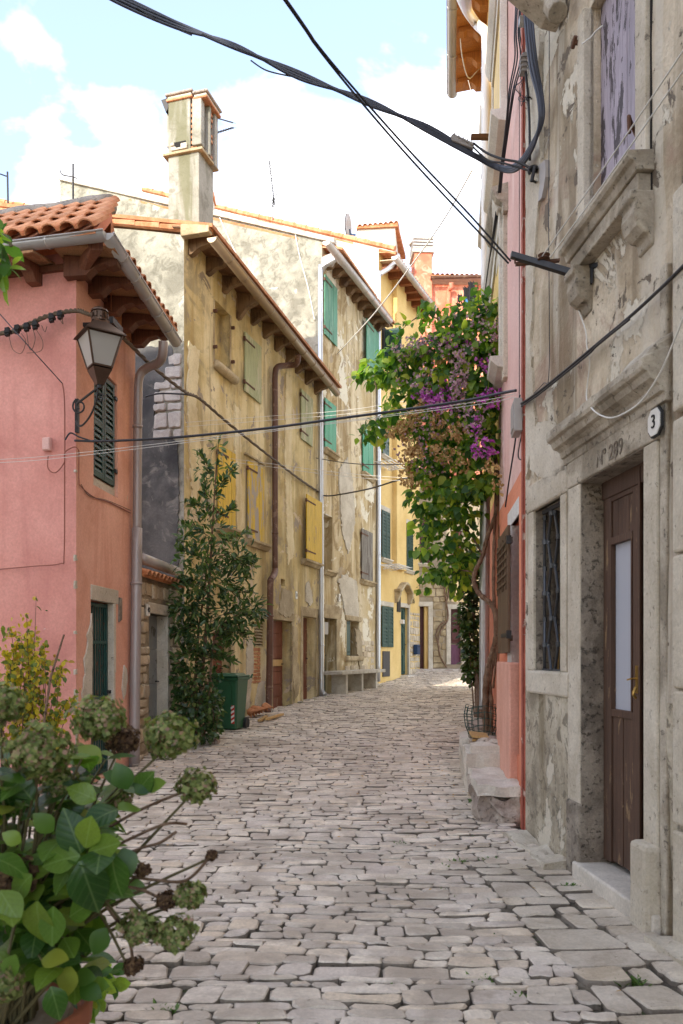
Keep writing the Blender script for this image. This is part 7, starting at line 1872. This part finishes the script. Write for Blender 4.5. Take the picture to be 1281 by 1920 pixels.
place_leaves(yb_, xy, ym, M['lf_yel'], 290)
stk = thing('garden_cane', P(75, 1340, 6.5), 'dark leaning cane standing among the yellow leaves before the pink wall', 'cane')
MB().tube([P(64, 1480, 6.4), P(95, 1270, 6.5), P(120, 1190, 6.55)], [.012, .011, .008], 6).build('cane', M['bark'], stk)

# --- hydrangea in the foreground
hy = thing('hydrangea', (-1.05, 2.4, .36), 'large potted hydrangea with faded green and withered brown flower heads in the near left corner', 'shrub')
pot = thing('flower_pot', (P(78, 0, 2.5).x - .12, 2.5, 0), 'terracotta pot holding the hydrangea in the near left corner', 'flower pot')
pcx = P(78, 0, 2.5).x - .12
MB().lathe((pcx, 2.5, 0), [(.17, .0), (.235, .33), (.265, .335), (.27, .41), (.25, .415), (.235, .37), (.05, .36)], 28).build('pot', M['terra'], pot, smooth=False, bevel=.006)
MB().lathe((pcx, 2.5, 0), [(.23, .36), (.2, .375), (.05, .38)], 16).build('soil', M['earth'], pot)
root_p = Vector((pcx, 2.5, .36))
sb = MB(); tips = []
heads = [(185, 1352, 2.35, .090, 0), (318, 1384, 2.30, .086, 0), (228, 1392, 2.5, .062, 1), (72, 1412, 2.05, .094, 0), (2, 1325, 2.1, .07, 0), (368, 1478, 2.25, .062, 0), (262, 1742, 2.15, .062, 0), (330, 1752, 2.1, .060, 0), (356, 1682, 2.2, .050, 0), (25, 1650, 2.1, .075, 1), (2, 1850, 1.95, .06, 0), (396, 1606, 2.25, .020, 1), (250, 1812, 2.15, .030, 1), (268, 1632, 2.2, .024, 1), (150, 1420, 2.6, .05, 0), (115, 1470, 2.2, .055, 0), (220, 1500, 2.4, .05, 0), (312, 1690, 2.2, .032, 1)]
fl = bpy.data.meshes.new('petal'); fl.from_pydata([(0, 0, 0), (.5, .4, .06), (0, 1, -.05), (-.5, .4, .06)], [], [(0, 1, 2, 3)]); fl.update()
for hx, hy_, Y, r, br_ in heads:
    r *= 0.96
    c = P(hx, hy_, Y)
    dv = (c - root_p); m_ = root_p + dv * .5 + Vector((rnd.uniform(-.05, .05), rnd.uniform(-.05, .05), .08 if c.z > .8 else .28))
    s_ = spline([root_p + rdir() * .08, m_, c - dv.normalized() * r * .6], 8)
    sb.tube(s_, [.0085 - .005 * i / (len(s_) - 1) for i in range(len(s_))], 5); tips.append(s_)
    xs_ = []
    nfl = int(380 * min(1, (r / .08)) ** 1.3) + 40
    for i in range(nfl):
        d = rdir(); d.z = d.z * .8 + .12
        sc_ = 1 + .22 * mn.noise(d * 2.5 + Vector((hx, 0, 0)))
        p = c + d * r * sc_ * rnd.uniform(.55, 1.0)
        nrm = (d + rdir() * .5).normalized(); t = nrm.orthogonal().normalized(); t = Matrix.Rotation(rnd.uniform(0, 6.28), 3, nrm) @ t
        pr_ = rnd.uniform(.008, .016) * (r / .08) ** .3
        for k in range(4):
            xs_.append(basis(p, Matrix.Rotation(k * math.pi / 2, 3, nrm) @ t + nrm * rnd.uniform(-.1, .35), nrm, pr_))
    joined('flower_head', fl, xs_, hy, M['hy_brown'] if br_ else M['hy_green'])['kind'] = 'thing'
for o in list(hy.children):
    if 'kind' in o: del o['kind']
hm = [leaf_mesh('hydrangea_leaf_%s' % 'abcd'[i], 'hyd', M['lf_hyd'], f, d) for i, (f, d) in enumerate(((.10, .25), (.22, .45), (.05, .05), (.16, .7)))]
# extra woody stems and leaves
hx_ = []
for i in range(130):
    tx = rnd.uniform(-60, 230); ty = rnd.uniform(1400, 1850); Y = rnd.uniform(1.95, 2.75)
    tx = min(tx, 250 - max(0, ty - 1600) * .45)
    c = P(tx, ty, Y); dv = c - root_p
    s_ = spline([root_p + rdir() * .1, root_p + dv * .55 + Vector((0, 0, .12)), c], 6)
    sb.tube(s_, [.007 - .004 * k / (len(s_) - 1) for k in range(len(s_))], 5)
    for k in range(3):
        p = s_[-1 - k * 3]; a0 = rnd.uniform(0, 3.14)
        for sgn in (0, math.pi):
            yd = Vector((math.cos(a0 + sgn), math.sin(a0 + sgn) * .8, rnd.uniform(-.35, .35)))
            hx_.append(basis(p, yd, Vector((0, -.35, 1)) + rdir() * .35, rnd.uniform(.06, .105)))
def hl(bx, by, tx, ty, Y, up=(0, -.8, .6), dy=0.0):
    a, b_ = P(bx, by, Y), P(tx, ty, Y - .03 + dy); hx_.append(basis(a, b_ - a, Vector(up) + rdir() * .3, (b_ - a).length * .85))
for l in ((150, 1605, 62, 1618, 2.0), (152, 1600, 120, 1510, 2.02), (160, 1590, 172, 1520, 2.0), (165, 1600, 236, 1575, 2.0), (150, 1615, 190, 1728, 1.98), (210, 1600, 215, 1700, 2.02), (230, 1590, 250, 1650, 2.05), (70, 1690, 60, 1800, 2.0), (100, 1700, 95, 1790, 2.0), (0, 1670, 42, 1740, 1.95), (130, 1720, 180, 1680, 2.05), (240, 1480, 215, 1425, 2.15), (240, 1470, 190, 1440, 2.2), (255, 1490, 285, 1440, 2.2), (60, 1500, 15, 1440, 2.1), (95, 1850, 118, 1920, 2.0), (130, 1810, 120, 1880, 2.1), (180, 1500, 120, 1470, 2.1), (100, 1560, 60, 1520, 2.05), (150, 1850, 195, 1870, 2.2), (140, 1830, 180, 1835, 2.2), (170, 1845, 205, 1850, 2.25), (40, 1580, 0, 1560, 2.0), (60, 1640, 0, 1690, 2.0), (30, 1790, 0, 1850, 1.95), (200, 1740, 165, 1800, 2.1), (190, 1430, 140, 1395, 2.3), (250, 1470, 300, 1475, 2.2), (275, 1480, 310, 1460, 2.2), (190, 1620, 130, 1690, 2.02)):
    hl(*l)
place_leaves(hy, hx_, hm, M['lf_hyd'], 299)
sb.build('stems', M['stem'], hy, smooth=True)
# twigs that reach out over the cobbles
tb = MB()
for pts in ([(190, 1560, 2.2), (260, 1520, 2.25), (330, 1490, 2.25), (366, 1478, 2.25)], [(190, 1600, 2.2), (250, 1570, 2.25), (310, 1545, 2.25), (350, 1545, 2.3)], [(215, 1610, 2.2), (265, 1590, 2.2), (300, 1580, 2.2), (330, 1560, 2.25)], [(230, 1640, 2.2), (290, 1650, 2.2), (350, 1650, 2.2), (394, 1606, 2.25)], [(225, 1660, 2.2), (270, 1670, 2.2), (310, 1690, 2.2)], [(200, 1700, 2.2), (240, 1760, 2.15), (250, 1812, 2.15)]):
    tb.tube(spline([P(*p) for p in pts], 6), .0045, 5)
tb.build('twigs', M['bark'], hy)

# --- branch of a tree reaching in at the upper left
ob = thing('overhanging_branch', P(-60, 480, 3.4), 'bright green leafy branch poking in at the upper left edge', 'branch')
MB().tube(spline([Vector((-3.6, 3.9, 2.3)), P(-400, 600, 3.6), P(-60, 470, 3.4), P(0, 440, 3.3), P(22, 462, 3.3)], 6), .008, 5).tube(spline([P(-60, 470, 3.4), P(-10, 490, 3.3), P(15, 505, 3.3)], 5), .006, 5).build('twig', M['stem'], ob)
xo = clump_leaves([(2, 465, 3.3, 16, 20, 12), (8, 505, 3.3, 20, 24, 18), (-8, 410, 3.35, 14, 24, 10), (-60, 470, 3.4, 50, 60, 60), (0, 395, 3.35, 8, 10, 4)], (.05, .10), None, .5, .2)
om = [leaf_mesh('branch_leaf', 'oval', M['lf_boug'], .2, .3)]
place_leaves(ob, xo, om, M['lf_boug'], 290)
# small plants rooted at the foot of the pot
gp = thing('small_plant', (P(185, 0, 2.6).x, 2.7, 0), 'small leafy plant growing between the cobbles beside the terracotta pot', 'plant')
xg = clump_leaves([(175, 1850, 2.75, 30, 26, 60), (150, 1880, 2.7, 24, 26, 40)], (.04, .08), lambda p: p.z > .01, .1, .2)
place_leaves(gp, xg, om, M['lf_boug'], 290)
